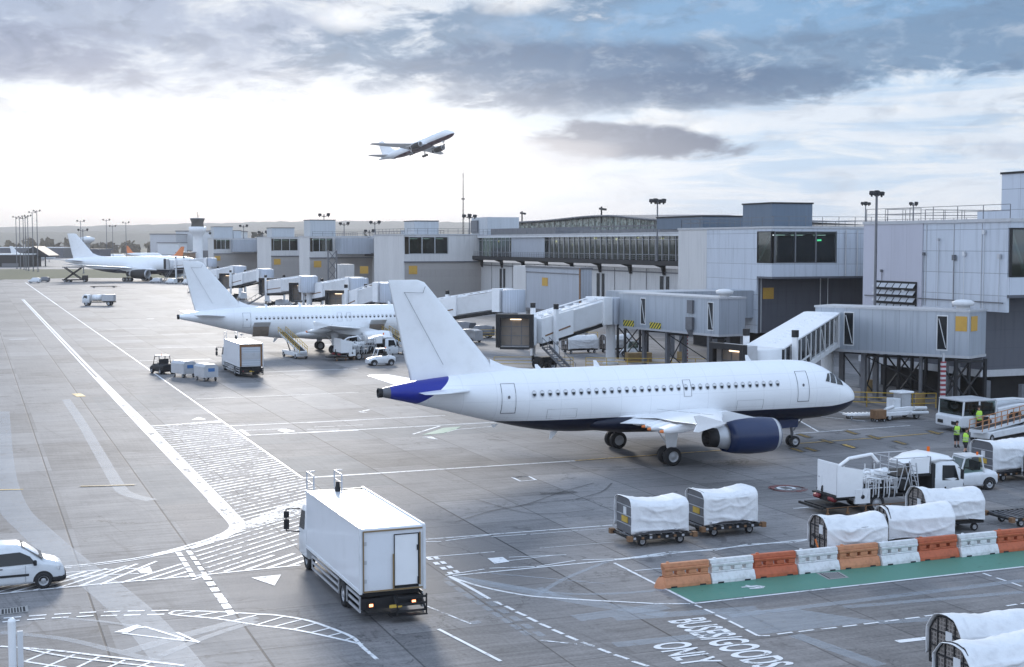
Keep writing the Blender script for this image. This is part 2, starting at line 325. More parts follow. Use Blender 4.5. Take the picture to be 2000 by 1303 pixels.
# ---------- ground ----------
def mk_ground():
    m,t=new('apron_concrete'); px,py,pz=t.sep(t.pos())
    u=t.m('ADD',t.m('MULTIPLY',px,ca),t.m('MULTIPLY',py,sa)); v=t.m('ADD',t.m('MULTIPLY',px,-sa),t.m('MULTIPLY',py,ca))
    uu=t.m('SUBTRACT',u,23.); pu=t.m('ADD',4.05,t.m('MULTIPLY',t.m('LESS_THAN',uu,0),.6)); cu=t.m('DIVIDE',uu,pu)
    vv=t.m('SUBTRACT',v,52.); pv=t.m('ADD',6.2,t.m('MULTIPLY',t.m('LESS_THAN',vv,0),-1.1)); cv=t.m('DIVIDE',vv,pv)
    def ln(c,p,w):
        fr=t.m('FRACT',t.m('ADD',c,.5)); ds=t.m('MULTIPLY',t.m('ABSOLUTE',t.m('SUBTRACT',fr,.5)),p); return t.smooth(ds,w,w*.35)
    lu=ln(cu,pu,.05); lv=ln(cv,pv,.04)
    lu=t.m('MULTIPLY',lu,t.m('GREATER_THAN',t.m('ABSOLUTE',t.m('SUBTRACT',u,4.4)),.2))
    # strong expansion joints every few bays
    def strong(x0,w): return t.smooth(t.m('ABSOLUTE',t.m('SUBTRACT',u,x0)),w,w*.4)
    st=t.m('MAXIMUM',t.m('MAXIMUM',strong(4.1,.055),strong(9.05,.06)),strong(23.,.065))
    iu=t.m('FLOOR',t.m('DIVIDE',uu,pu)); iv=t.m('FLOOR',cv)
    wn=t.n('ShaderNodeTexWhiteNoise',noise_dimensions='2D'); t.l(t.comb(iu,iv,0),wn.inputs['Vector'])
    wn2=t.n('ShaderNodeTexWhiteNoise',noise_dimensions='2D'); t.l(t.comb(t.m('FLOOR',t.m('MULTIPLY',iu,.5)),t.m('FLOOR',t.m('MULTIPLY',iv,.334)),5),wn2.inputs['Vector'])
    P=t.comb(u,v,0)
    big=t.noise(P,.035,4,.5); mid=t.noise(P,.35,6,.65); fine=t.noise(P,9,3,.6); grain=t.noise(P,38,2,.7)
    strk=t.noise(t.comb(t.m('MULTIPLY',u,.25),t.m('MULTIPLY',v,3.2),0),1,6,.7)     # broomed texture across the bays
    strk2=t.noise(t.comb(t.m('MULTIPLY',u,4.5),t.m('MULTIPLY',v,.12),2),1,5,.65)
    tone=t.m('ADD',t.m('MULTIPLY',wn.outputs['Value'],.42),t.m('MULTIPLY',wn2.outputs['Value'],.2))
    tone=t.m('ADD',tone,t.m('MULTIPLY',t.m('SUBTRACT',mid,.5),.5)); tone=t.m('ADD',tone,t.m('MULTIPLY',t.m('SUBTRACT',strk,.5),1.1)); tone=t.m('ADD',tone,t.m('MULTIPLY',t.m('SUBTRACT',big,.5),.5))
    tone=t.m('ADD',tone,t.m('MULTIPLY',t.m('SUBTRACT',fine,.5),.8)); tone=t.m('ADD',tone,t.m('MULTIPLY',t.m('SUBTRACT',strk2,.5),.3))
    tone=t.m('ADD',tone,.2,clamp=True)
    base=t.mix(tone,(.06,.06,.063,1),(.29,.278,.276,1))
    # exposed aggregate bays, rough and brownish
    rb=t.m('GREATER_THAN',wn.outputs['Value'],.86)
    bx=t.m('MULTIPLY',t.m('MULTIPLY',t.m('GREATER_THAN',u,9.3),t.m('LESS_THAN',u,23.)),t.m('MULTIPLY',t.m('GREATER_THAN',v,52.),t.m('LESS_THAN',v,76.)))
    ag=t.m('MAXIMUM',t.m('MULTIPLY',rb,.5),bx)
    sp=t.m('MULTIPLY',t.smooth(grain,.5,.62),1.)
    agc=t.mix(sp,(.1,.093,.092,1),(.36,.34,.33,1))
    base=t.mix(t.m('MULTIPLY',ag,.75),base,agc)
    # dark newer slabs
    def slab(u0,u1,v0,v1):
        return t.m('MULTIPLY',t.m('MULTIPLY',t.m('GREATER_THAN',u,u0),t.m('LESS_THAN',u,u1)),t.m('MULTIPLY',t.m('GREATER_THAN',v,v0),t.m('LESS_THAN',v,v1)))
    ds=t.m('MAXIMUM',t.m('MAXIMUM',slab(9.2,12,75,88.4),slab(18.4,23,76.8,89.1)),t.m('MAXIMUM',slab(10,18,118,131),slab(18.5,60,95.5,101.5)))
    base=t.mix(t.m('MULTIPLY',ds,.5),base,t.mix(strk2,(.07,.085,.095,1),(.16,.175,.185,1)))
    # oil / rubber stains
    stn=t.noise(P,.22,9,.75,1.5); skid=t.noise(t.comb(t.m('ADD',t.m('MULTIPLY',u,1.1),t.m('MULTIPLY',v,.16)),t.m('MULTIPLY',v,.03),0),1.2,8,.7,1.2); base=t.mix(t.smooth(skid,.55,.72,0,.45),base,(.05,.05,.053,1))
    skid2=t.noise(t.comb(t.m('MULTIPLY',u,.05),t.m('ADD',t.m('MULTIPLY',v,1.3),t.m('MULTIPLY',u,-.1)),4),1.1,8,.7,1.0); base=t.mix(t.smooth(skid2,.56,.74,0,.45),base,(.055,.055,.058,1))
    lite=t.noise(P,.5,9,.75,2.5); base=t.mix(t.smooth(lite,.58,.72,0,.3),base,(.38,.37,.37,1))
    base=t.mix(t.smooth(stn,.57,.66,0,.7),base,(.06,.058,.06,1))
    pit=t.noise(P,.8,5,.7,.6); base=t.mix(t.smooth(pit,.64,.7,0,.7),base,(.05,.05,.052,1))
    lead=t.m('MULTIPLY',t.smooth(t.m('ABSOLUTE',t.m('SUBTRACT',v,81.)),3.5,.5),t.smooth(u,24,42)); base=t.mix(t.m('MULTIPLY',lead,t.smooth(strk,.35,.65,.15,.6)),base,(.075,.07,.072,1))
    jt=t.m('MAXIMUM',t.m('MULTIPLY',t.m('MAXIMUM',lu,lv),.72),t.m('MULTIPLY',st,.95))
    near=t.smooth(v,500,120,.3,1)
    base=t.mix(t.m('MULTIPLY',jt,near),base,(.028,.028,.03,1))
    vo=t.n('ShaderNodeTexVoronoi',feature='DISTANCE_TO_EDGE'); vo.inputs['Scale'].default_value=.055; t.l(t.comb(t.m('ADD',u,t.m('MULTIPLY',mid,6)),t.m('ADD',v,t.m('MULTIPLY',mid,-7)),0),vo.inputs['Vector'])
    base=t.mix(t.m('MULTIPLY',t.smooth(vo.outputs[0],.0022,.0008),.6),base,(.03,.03,.032,1))
    wet=t.m('ADD',t.m('MULTIPLY',mid,.5),t.m('MULTIPLY',strk,.7))
    rough=t.m('ADD',t.m('MULTIPLY',wet,-.14),t.m('ADD',.7,t.m('MULTIPLY',fine,.14)))
    b=t.prin(base,rough,0,Specular_IOR_Level=.32)
    h=t.m('SUBTRACT',t.m('ADD',t.m('MULTIPLY',grain,.35),t.m('MULTIPLY',fine,.4)),jt)
    t.l(t.bump(h,.35,.02),b.inputs['Normal']); t.out(b); return m
M['ground']=mk_ground()
def mk_terrain():
    m,t=new('airfield_terrain'); P=t.pos(); n=t.noise(P,.004,6,.6); n2=t.noise(P,.05,6,.6)
    c=t.mix(t.smooth(n,.4,.6),(.06,.07,.03,1),(.12,.1,.06,1)); c=t.mix(t.smooth(n2,.45,.7,0,.5),c,(.04,.05,.02,1)); t.out(t.prin(c,.9)); return m
M['terrain']=mk_terrain()
def mk_grass():
    m,t=new('mown_grass'); P=t.pos(); n=t.noise(P,.08,6,.7); n2=t.noise(P,1.2,5,.7)
    c=t.mix(n,(.035,.05,.015,1),(.11,.1,.04,1)); c=t.mix(t.smooth(n2,.6,.72,0,.8),c,(.22,.22,.05,1)); t.out(t.prin(c,.9)); return m
M['grass']=mk_grass()
def mk_mark(name,c,wear=.5,alpha=1):
    m,t=new(name); P=t.pos(); n=t.noise(P,3.2,7,.75,.5); n2=t.noise(P,.5,4,.6)
    w=t.m('ADD',t.m('MULTIPLY',n,.7),t.m('MULTIPLY',n2,.3)); f=t.smooth(w,.6-.1*wear,.72-.12*wear,0,.85*wear)
    b=t.prin(t.mix(t.m('MULTIPLY',n2,.25),(*c,1),(c[0]*.6,c[1]*.6,c[2]*.6,1)),.55)
    t.l(t.m('MULTIPLY',t.m('SUBTRACT',1,f),alpha),b.inputs['Alpha']); t.out(b); return m
M['mw']=mk_mark('white_marking_paint',(.74,.75,.76),.85); M['mww']=mk_mark('worn_white_marking_paint',(.72,.74,.76),1.25)
M['my']=mk_mark('yellow_marking_paint',(.6,.38,.08),.9); M['mg']=mk_mark('green_walkway_paint',(.07,.22,.16),.35)
M['mf']=mk_mark('faded_removed_paint',(.5,.56,.62),.8,.3); M['mr']=mk_mark('red_marking_paint',(.2,.06,.055),1.2)
M['mb']=mk_mark('black_rubber_marks',(.03,.03,.03),.9,.45)
def sheet(name,poly,z,mat):
    b=MB(); b.add([(p[0],p[1],z) for p in poly],[tuple(range(len(poly)))]); o=b.build(name,mat); o['kind']='structure'
    # face up
    if o.data.polygons[0].normal.z<0: o.data.flip_normals()
    return o
S=14000
sheet('terrain',[(-S,-300),(S,-300),(S,S),(-S,S)],-.25,'terrain')
sheet('apron',[W(-400,-100),W(500,-100),W(500,900)[:2]+(0,) if 0 else W(500,900),W(30,620),W(-10,505),W(-400,420)],0,'ground')
# taxiway beyond the grass
sheet('taxiway',[g(-600,527),g(1500,527),g(1500,504),g(-600,504)],-.12,'ground')
class MK(MB):
    k=0
    def nz(s):
        MK.k=(MK.k+1)%23; return MK.k*.00035
    def line(s,pts,w,z=.008,ext=0):
        pts=[Vector((p[0],p[1],0)) for p in pts]
        for a,b in zip(pts,pts[1:]):
            d=(b-a); 
            if d.length<1e-5: continue
            d.normalize(); n=Vector((-d.y,d.x,0))*w/2; a2=a-d*ext; b2=b+d*ext; k=Vector((0,0,z))
            s.add([a2-n+k,b2-n+k,b2+n+k,a2+n+k],[(0,1,2,3)])
        return s
    def poly(s,pts,z=.012):
        z+=s.nz()+.001; s.add([(p[0],p[1],z) for p in pts],[tuple(range(len(pts)))]); return s
    def curve(s,pts,w,z=.008):
        # mitred strip
        P=[Vector((p[0],p[1],0)) for p in pts]; L=[];Rr=[]; z+=s.nz()
        for i,p in enumerate(P):
            d=(P[min(i+1,len(P)-1)]-P[max(i-1,0)]).normalized(); n=Vector((-d.y,d.x,0))*w/2
            L.append(p+n+Vector((0,0,z))); Rr.append(p-n+Vector((0,0,z)))
        k=len(P); s.add(L+Rr,[(i,i+1,k+i+1,k+i) for i in range(k-1)]); return s
def smoothp(pts,n=6):
    P=[Vector((p[0],p[1],0)) for p in pts]; o=[]
    for i in range(len(P)-1):
        a=P[max(i-1,0)];b=P[i];c=P[i+1];d=P[min(i+2,len(P)-1)]
        for k in range(n):
            q=k/n; o.append(.5*((2*b)+(c-a)*q+(2*a-5*b+4*c-d)*q*q+(3*b-a-3*c+d)*q**3))
    return o+[P[-1]]
wm=MK(); fm=MK(); ym=MK(); vw=MK(); rm=MK(); km=MK()
def zl(b,n,pts,w,sm=False,z=.008):
    p=[zp(n,*q) for q in pts]; b.curve(smoothp(p) if sm else p,w,z)
def uvl(b,pts,w,z=.008): b.curve([W(*p) for p in pts],w,z)
uvl(wm,[(18.2,80.9),(18.25,200),(18.2,330)],.17); uvl(wm,[(18.2,330),(18.2,522)],.3,.02)
uvl(wm,[(18.2,80.9),(28,80.95),(36,80.95)],.3); uvl(ym,[(36,80.95),(48,81.5)],.22)
uvl(wm,[(12.45,75),(12.5,115)],.28); uvl(wm,[(12.45,115),(12.25,160),(12.2,366)],.3,.012)
uvl(wm,[(11.9,75),(11.8,115)],.2); uvl(wm,[(11.8,115),(11.8,366)],.2,.012); uvl(vw,[(12.15,69),(12.15,150)],.5,.006)
zl(wm,'b',[(800,110),(960,280),(1030,360),(1010,430),(930,480),(800,540),(600,600),(380,660),(200,700),(0,745)],.22,1)
zl(wm,'b',[(640,110),(760,230),(860,340),(895,400),(860,450),(760,505),(600,565),(330,645),(0,730)],.17,1)
zl(vw,'b',[(740,130),(860,270),(960,370),(940,430),(860,480),(700,550)],.5,1,.006)
zl(wm,'c',[(1784,150),(1400,235),(1100,280),(800,315),(560,335),(300,350)],.13,1); zl(wm,'c',[(1784,168),(1400,250),(1100,296),(800,330),(560,350)],.1,1)
uvl(wm,[(-6,58.1),(.8,58.3),(4.3,58.5),(8.1,58.5),(13.1,58.8)],.14)
# hatching between the road lines
v0=62.
def hat(uL,uR,v,s,w=.3):
    uvl(vw,[(uL,v),(uR,v+(uR-uL)*s)],w,.009)
v=68.2
while v<108.2:
    s=.9-(v-60)/48.*.62; hat(12.6,18.15,v,s,.17); v+=.85+.2*(v>90)
for k in range(18):
    vv=58.9+k*.82; uL=9.15 if vv<64.2 else 9.15+(vv-64.2)*.72
    uR=18.1 if k>4 else 14+k; hat(max(uL,9.15),uR,vv,.88,.15)
for k in range(9):
    uu=9.8+k*.93; uvl(wm,[(uu,58.8),(min(uu+2.6,13.9 if k<5 else 17.9),58.8+(min(uu+2.6,13.9 if k<5 else 17.9)-uu)*.9)],.2)
uvl(wm,[(12.45,108.2),(18.2,109)],.35)
for k in range(15):
    uu=-3+k*.85; vv=58.4; e=min(uu+5.2,8.25); vt=(lambda q:58.9+1.2+q*.35)(e)
    uvl(wm,[(uu,vv),(uu+(4.1 if uu<3 else 3.6)*.75,vv+(2.3+max(0,uu)*.25))] if uu+3<8.4 else [(uu,vv),(8.3,vv+(8.3-uu)*.9)],.16)
for i in range(5):

    a=(250+i*38,705+i*61); wm.poly([zp('b',a[0],a[1]),zp('b',a[0]+62,a[1]-2),zp('b',a[0]+98,a[1]+44),zp('b',a[0]+32,a[1]+48)])
    a=(375+i*42,690+i*61); wm.poly([zp('b',a[0],a[1]),zp('b',a[0]+58,a[1]-2),zp('b',a[0]+92,a[1]+42),zp('b',a[0]+30,a[1]+46)])
for i in range(6):
    a=(600+i*46,982+i*66); zl(wm,'b',[a,(a[0]+32,a[1]+44)],.33)
for i in range(3):
    a=(1075+i*20,965+i*31); zl(wm,'5',[a,(a[0]+14,a[1]+20)],.3)
wm.poly([zp('b',1130,1000),zp('b',1475,965),zp('b',1400,1092)]); wm.poly([zp('a',620,112),zp('a',775,105),zp('a',690,82)])
wm.poly([zp('c',1330,370),zp('c',1450,330),zp('c',1480,396),zp('c',1362,400)])
zl(wm,'c',[(1400,348),(1000,362),(640,390)],.1); zl(wm,'c',[(1345,400),(1000,414),(640,440)],.1)
up=[(35,832,205,818),(280,812,450,800),(525,795,690,785),(768,782,930,772),(1005,772,1165,766),(1235,764,1400,760),(1465,762,1630,757),
(25,870,190,853),(262,848,435,835),(500,832,665,822),(740,820,905,808),(975,808,1135,803),(1198,803,1360,797),(1425,798,1590,793)]
for a in up: zl(wm,'c',[a[:2],a[2:]],.15)
zl(wm,'5',[(1246,1045),(1050,1034),(870,1030),(835,1038),(830,1045),(880,1053),(1050,1068),(1246,1098)],.12,1)
for q in [(865,1047,950,1033),(940,1058,1060,1036),(1040,1066,1160,1042),(1140,1078,1246,1052)]: zl(wm,'5',[q[:2],q[2:]],.1)
zl(wm,'6',[(0,500),(100,505),(250,530),(370,570),(470,612),(520,660),(592,722)],.15,1); zl(wm,'6',[(0,553),(200,578),(400,620),(520,648)],.14,1)
for q in [(0,553,140,510),(80,563,220,527),(170,577,300,543),(260,592,370,566),(350,608,430,588),(430,628,480,612)]: zl(wm,'6',[q[:2],q[2:]],.1)
wm.poly([zp('c',1100,970),zp('c',1330,893),zp('c',1405,925),zp('c',1320,935),zp('c',1240,975)])
zl(wm,'c',[(1390,912),(1784,1032)],.12); zl(wm,'c',[(1180,978),(1784,1050)],.1); zl(wm,'5',[(860,1135),(970,1185)],.12); zl(wm,'5',[(860,1168),(970,1184)],.1)
zl(wm,'c',[(0,1105),(480,1140),(1000,1200),(1784,1292)],.15,1); zl(wm,'c',[(210,1120),(620,1200),(1300,1282),(1500,1310)],.12,1); zl(wm,'c',[(240,1250),(640,1310)],.12)
for q in [(240,1250,480,1150),(400,1320,720,1185),(700,1330,960,1205),(1000,1330,1210,1235),(1300,1320,1450,1260)]: zl(wm,'c',[q[:2],q[2:]],.12)
for q in [(820,135,1740,65,.13),(830,145,905,145,.1),(925,141,1150,112,.1),(1150,122,1320,110,.08),(1340,110,1740,78,.06),(830,222,1165,195,.1),(1235,222,1515,210,.08),(1225,240,1450,213,.08),
 (960,312,2000,212,.14),(925,310,1115,280,.1),(1140,276,1360,268,.1),(1370,268,1560,238,.1),(1590,235,1800,230,.1),(1820,228,2000,200,.1),(890,573,1195,730,.14),(1385,178,1750,148,.06)]:
    zl(wm,'6',[q[:2],q[2:4]],q[4])
wm.poly([zp('6',1130,228),zp('6',1205,222),zp('6',1238,245),zp('6',1165,255)])
zl(wm,'6',[(940,314),(1100,365),(1300,405),(1450,420),(1700,435),(1940,448)],.15,1)
zl(wm,'6',[(950,318),(1080,390),(1140,425)],.17)
for q in [(1165,437,1205,455),(1218,460,1258,480),(1270,488,1318,508),(1325,515,1372,537),(1385,545,1437,567),(1448,575,1500,597),(1515,605,1570,628),(1592,637,1650,658),(1672,668,1730,690),(1750,698,1818,720),(1838,730,1915,755)]:
    zl(wm,'6',[q[:2],q[2:]],.16)
for i in range(4):
    a=(828+i*34,224+i*24); wm.poly([zp('6',a[0],a[1]),zp('6',a[0]+24,a[1]-2),zp('6',a[0]+40,a[1]+10),zp('6',a[0]+14,a[1]+12)])
    a=(864+i*32,222+i*22); wm.poly([zp('6',a[0],a[1]),zp('6',a[0]+22,a[1]-2),zp('6',a[0]+38,a[1]+10),zp('6',a[0]+14,a[1]+12)])
for i in range(9): a=(930+i*46,340+i*30); zl(fm,'6',[a,(a[0]+34,a[1]+23)],.28)
for i in range(6): a=(1075+i*58,400+i*37); zl(fm,'6',[a,(a[0]+36,a[1]+22)],.3)
zl(vw,'6',[(820,455),(1050,548)],.1); fm.poly([zp('6',1040,540),zp('6',1085,530),zp('6',1105,542),zp('6',1060,552)])
zl(vw,'6',[(1390,628),(1640,655)],.12)
for q in [(0,300,390,498,.14),(390,498,2000,318,.14),(0,488,185,498,.14),(100,338,242,325,.09),(0,283,1010,178,.14),(70,275,245,250,.1),(265,247,480,240,.1),(490,238,650,208,.1),(670,207,870,200,.1),(880,198,1010,175,.1),
 (395,505,425,518,.13),(440,525,485,545,.13),(495,553,545,575,.13),(560,583,628,617,.13),(642,625,700,655,.13),(700,655,760,655,.12),(795,648,870,638,.12),(900,636,975,626,.12),(1010,623,1085,615,.12),(1115,611,1185,603,.12),(1218,599,1290,590,.12),(1320,586,1390,577,.12),(1420,573,1490,565,.12),(1515,560,1575,553,.12),(1915,510,1965,502,.12),(1985,500,2100,484,.12),
 (1380,685,1560,664,.33),(1800,350,1840,365,.12),(1865,373,1912,388,.12),(1940,397,1990,415,.12)]:
    zl(wm,'7',[q[:2],q[2:4]],q[4])
zl(vw,'7',[(185,498),(390,499)],.12)
for q in [(0,130,770,90,.2),(0,185,1060,128,.22),(40,155,310,143,.12),(0,168,180,167,.12),(590,195,740,150,.2),(775,185,830,170,.18),(830,170,1050,150,.18),(0,440,90,432,.2)]: zl(wm,'2',[q[:2],q[2:4]],q[4])
for a in [(290,70,350,58),(290,70,330,75)]: zl(vw,'2',[a[:2],a[2:]],.3)
vw.poly([zp('2',620,212),zp('2',690,207),zp('2',730,225),zp('2',700,222),zp('2',680,218)])
for q in [(1275,378,2000,345,.2),(1320,405,1600,393,.15),(1380,430,2000,402,.22),(1345,400,1388,432,.3),(1310,402,1350,430,.2),(1085,228,2000,190,.16),(1460,78,2000,58,.25),(1470,98,1700,88,.12),(780,15,1180,5,.25)]: zl(wm,'1',[q[:2],q[2:4]],q[4])
wm.poly([zp('1',1545,402),zp('1',1605,398),zp('1',1650,408),zp('1',1590,416)])
for q in [(760,970,1480,962,.3),(870,1028,1700,1004,.3),(980,1125,1690,1110,.25),(1090,1222,1640,1205,.25),(70,1052,215,1050,.55),(1145,890,1205,890,.7),(700,868,740,867,.3),(860,900,1100,897,.25),(700,985,900,975,.3)]: zl(wm,'z',[q[:2],q[2:4]],q[4],z=.015)

# stand edge lines near the nose
for q in [(20,80,220,195,.16),(0,210,1010,140,.16),(185,58,620,100,.14),(340,10,460,35,.14),(0,860,130,850,.16)]: zl(wm,'s',[q[:2],q[2:4]],q[4])
zl(ym,'s',[(-60,305),(0,300),(700,250),(1300,200)],.16)
for q in [(90,232),(500,203),(1220,203),(925,292),(480,323),(150,350),(30,355),(290,280),(700,245)]:
    x,y=q; ym.poly([zp('s',x-62,y-14),zp('s',x-30,y-18),zp('s',x+62,y+12),zp('s',x+30,y+16)]); km.poly([zp('s',x-85,y-16),zp('s',x-30,y-24),zp('s',x+90,y+12),zp('s',x+34,y+22)],.01)
zl(ym,'1',[(450,716),(750,708)],.28); zl(ym,'1',[(0,736),(130,733)],.22); zl(km,'1',[(440,716),(757,708)],.42,z=.006); zl(ym,'1',[(425,198),(455,215)],.8)
zl(km,'1',[(705,104),(815,99)],.2); zl(km,'1',[(0,215),(60,213)],.3)
# square access cover markings
c_=[zp('2',1145,437),zp('2',1235,430),zp('2',1275,450),zp('2',1190,458)]; wm.curve(c_+[c_[0],c_[1]],.2)
def ring(b,c,r,w,z=.018,n=28):
    c=Vector((c[0],c[1],0)); v=[c+Vector((math.cos(2*PI*i/n),math.sin(2*PI*i/n),0))*(r-w/2)+Vector((0,0,z)) for i in range(n)]+[c+Vector((math.cos(2*PI*i/n),math.sin(2*PI*i/n),0))*(r+w/2)+Vector((0,0,z)) for i in range(n)]
    b.add(v,[(i,(i+1)%n,n+(i+1)%n,n+i) for i in range(n)])
rc=zp('8',1740,415); ring(rm,rc,.95,.15); ring(vw,rc,.45,.2); ring(rm,zp('s',-40,690),.95,.22)
rc=zp('6',10,10)
# faded sweeping traces
zl(fm,'5',[(320,0),(400,120),(470,240),(540,360),(590,440),(640,468),(740,492)],.75,1,.005)
zl(fm,'5',[(0,60),(10,330),(60,520),(170,640),(330,780),(560,960),(720,1110),(900,1330)],1.5,1,.0045)
zl(fm,'5',[(0,1135),(300,1165),(560,1225),(900,1310)],.35,1,.0055); zl(fm,'5',[(620,1230),(900,1150),(1240,1060)],.6,1,.006); zl(fm,'5',[(780,1250),(1000,1160),(1246,1080)],.35,1,.0065)
zl(fm,'5',[(300,1065),(560,1090),(900,1150)],.2,1,.006)
for q in [(560,560,2000,385,.45),(1120,515,2000,440,.4),(0,570,700,520,.7),(0,700,560,640,.6),(880,650,1300,800,.6),(1280,590,2000,545,.5)]: zl(fm,'7',[q[:2],q[2:4]],q[4],z=.0055)
fm.poly([zp('7',480,545),zp('7',860,520),zp('7',1290,585),zp('7',700,650)],.005)
zl(fm,'6',[(940,318),(1250,370),(1600,440),(2000,500)],.8,1,.005); zl(fm,'6',[(1000,320),(1400,390),(1700,400),(2000,380)],.3,1,.006); zl(fm,'6',[(1370,410),(1500,330),(1720,240)],.25,1,.0062); zl(fm,'6',[(1380,370),(1470,410)],.3,0,.007); zl(fm,'6',[(1150,300),(1700,350)],.15,0,.007)
zl(fm,'6',[(1560,520),(2000,460)],.9,0,.0055)
# tyre marks
for q in ([(820,690),(1100,610),(1500,560),(2000,540)],[(880,640),(1180,600),(1420,520),(1600,470)],[(940,560),(1250,640),(1600,620)],[(1500,560),(1640,520),(1700,470)]): zl(km,'2',q,.12,1,.007)
zl(km,'2',[(1300,528),(1420,525),(1500,518)],.7,1,.006)
LZ={'faded_markings':-.003,'worn_markings':-.0005,'yellow_markings':.0182,'red_markings':.004,'tyre_marks':.0271}
for n_,b_,m_ in (('white_markings',wm,'mw'),('worn_markings',vw,'mww'),('faded_markings',fm,'mf'),('yellow_markings',ym,'my'),('red_markings',rm,'mr'),('tyre_marks',km,'mb')):
    o=b_.build(n_,m_,fix=False); o['kind']='structure'; o.location.z=LZ.get(n_,0)
gm=MK(); gm.poly([W(25.98,49.3),W(25.98,47.05),W(46,47.15),W(62,47.3),W(62,49.9),W(46,49.9)],.001); gm.poly([zp('2',640,200),zp('2',760,160),zp('2',860,152),zp('2',830,170),zp('2',760,190)],.006)
gm.build('green_walkway','mg',fix=False)['kind']='structure'
wk=MK()
for q in [(620,420,700,412),(640,410,705,423),(660,427,730,422),(690,412,735,417),(650,418,720,418)]: wk.curve([zp('7',*q[:2]),zp('7',*q[2:])],.12,.014)
wk.build('walker_symbol','mw',fix=False)['kind']='structure'
def ground_text(s,u0,u1,v0,v1,name):
    cu=bpy.data.curves.new(name,'FONT'); cu.body=s; cu.offset=.022; ob=bpy.data.objects.new('tmp',cu); col.objects.link(ob)
    bpy.context.view_layer.update(); me=bpy.data.meshes.new_from_object(ob); bpy.data.objects.remove(ob)
    xs=[v.co.x for v in me.vertices]; ys=[v.co.y for v in me.vertices]; a,b_=min(xs),max(xs); c0,c1=min(ys),max(ys)
    for v in me.vertices:
        fx=(v.co.x-a)/(b_-a); fy=(v.co.y-c0)/(c1-c0); v.co=W(u0+(u1-u0)*fy,v0+(v1-v0)*fx,.014)
    me.materials.append(M['mw']); o=bpy.data.objects.new(name,me); col.objects.link(o); o['kind']='structure'
ground_text('BUSES/GOODS',23.75,25.3,45.0,38.75,'ground_lettering'); ground_text('ONLY',21.75,23.2,42.5,39.9,'ground_lettering')
# drains and pits
def drain(pts,label,frame=.12):
    p=[Vector(q) for q in pts]; c=sum(p,Vector())/4
    o=MB(); 
    q=[c+(x-c)*1.25 for x in p]
    o.add([(x.x,x.y,.016) for x in p],[(0,1,2,3)],0); 
    for i in range(4):
        j=(i+1)%4; o.add([(p[i].x,p[i].y,.017),(p[j].x,p[j].y,.017),(q[j].x,q[j].y,.017),(q[i].x,q[i].y,.017)],[(0,1,2,3)],1)
    for k in range(1,8):
        a=p[0].lerp(p[1],k/8); b=p[3].lerp(p[2],k/8); o.bar((a.x,a.y,.022),(b.x,b.y,.022),.05,.01,1)
    tag(o.build('drain_cover',['black','concretew']),label,'drain cover','drain covers set in the apron')
drain([zp('c',15,750),zp('c',240,720),zp('c',248,768),zp('c',15,796)],'grey framed drain cover at left edge below white van')
drain([zp('7',225,188),zp('7',280,180),zp('7',310,193),zp('7',255,202)],'drain cover beside the left covered container dolly')
drain([zp('7',1000,352),zp('7',1090,347),zp('7',1130,370),zp('7',1050,378)],'drain cover in the green walkway beside barriers')
# grass verge
b=MB(); b.add([g(-900,546),g(40,546),g(140,543),g(330,543),g(560,536),g(560,526),g(-900,526)],[(0,1,2,3,4,5,6)]); o=b.build('grass_verge','grass'); o.location.z=.03; tag(o,kind='structure')
# ---------- aircraft ----------
ST=[(0,3.32,3.26,.03),(.08,3.62,3.0,.32),(.25,3.86,2.8,.55),(.6,4.15,2.55,.85),(1.1,4.47,2.33,1.14),(1.7,4.86,2.15,1.4),(2.4,5.32,2.02,1.62),(3.2,5.68,1.94,1.8),(4.2,5.92,1.9,1.91),(5.5,6.02,1.88,1.975),(7,6.03,1.88,1.975),(21,6.03,1.88,1.975),(23,6.02,2.0,1.965),(25,6.01,2.32,1.9),(27,5.96,2.78,1.76),(29,5.85,3.28,1.52),(31,5.66,3.82,1.15),(32.5,5.46,4.2,.82),(33.6,5.27,4.46,.55),(34.2,5.14,4.6,.38)]
def interp(s):
    s=max(0,min(34.2,s))
    for i in range(len(ST)-1):
        if s<=ST[i+1][0]:
            a,b=ST[i],ST[i+1]; q=(s-a[0])/(b[0]-a[0])
            if 7<=a[0]<21: return b[1:]
            p0=ST[max(i-1,0)];p3=ST[min(i+2,len(ST)-1)]; r=[]
            for k in (1,2,3):
                m1=(b[k]-p0[k])/(b[0]-p0[0]) if i>0 else (b[k]-a[k])/(b[0]-a[0])*1.6
                m2=(p3[k]-a[k])/(p3[0]-a[0]); h=b[0]-a[0]
                r.append((2*q**3-3*q*q+1)*a[k]+(q**3-2*q*q+q)*h*m1+(-2*q**3+3*q*q)*b[k]+(q**3-q*q)*h*m2)
            return r
    return ST[-1][1:]
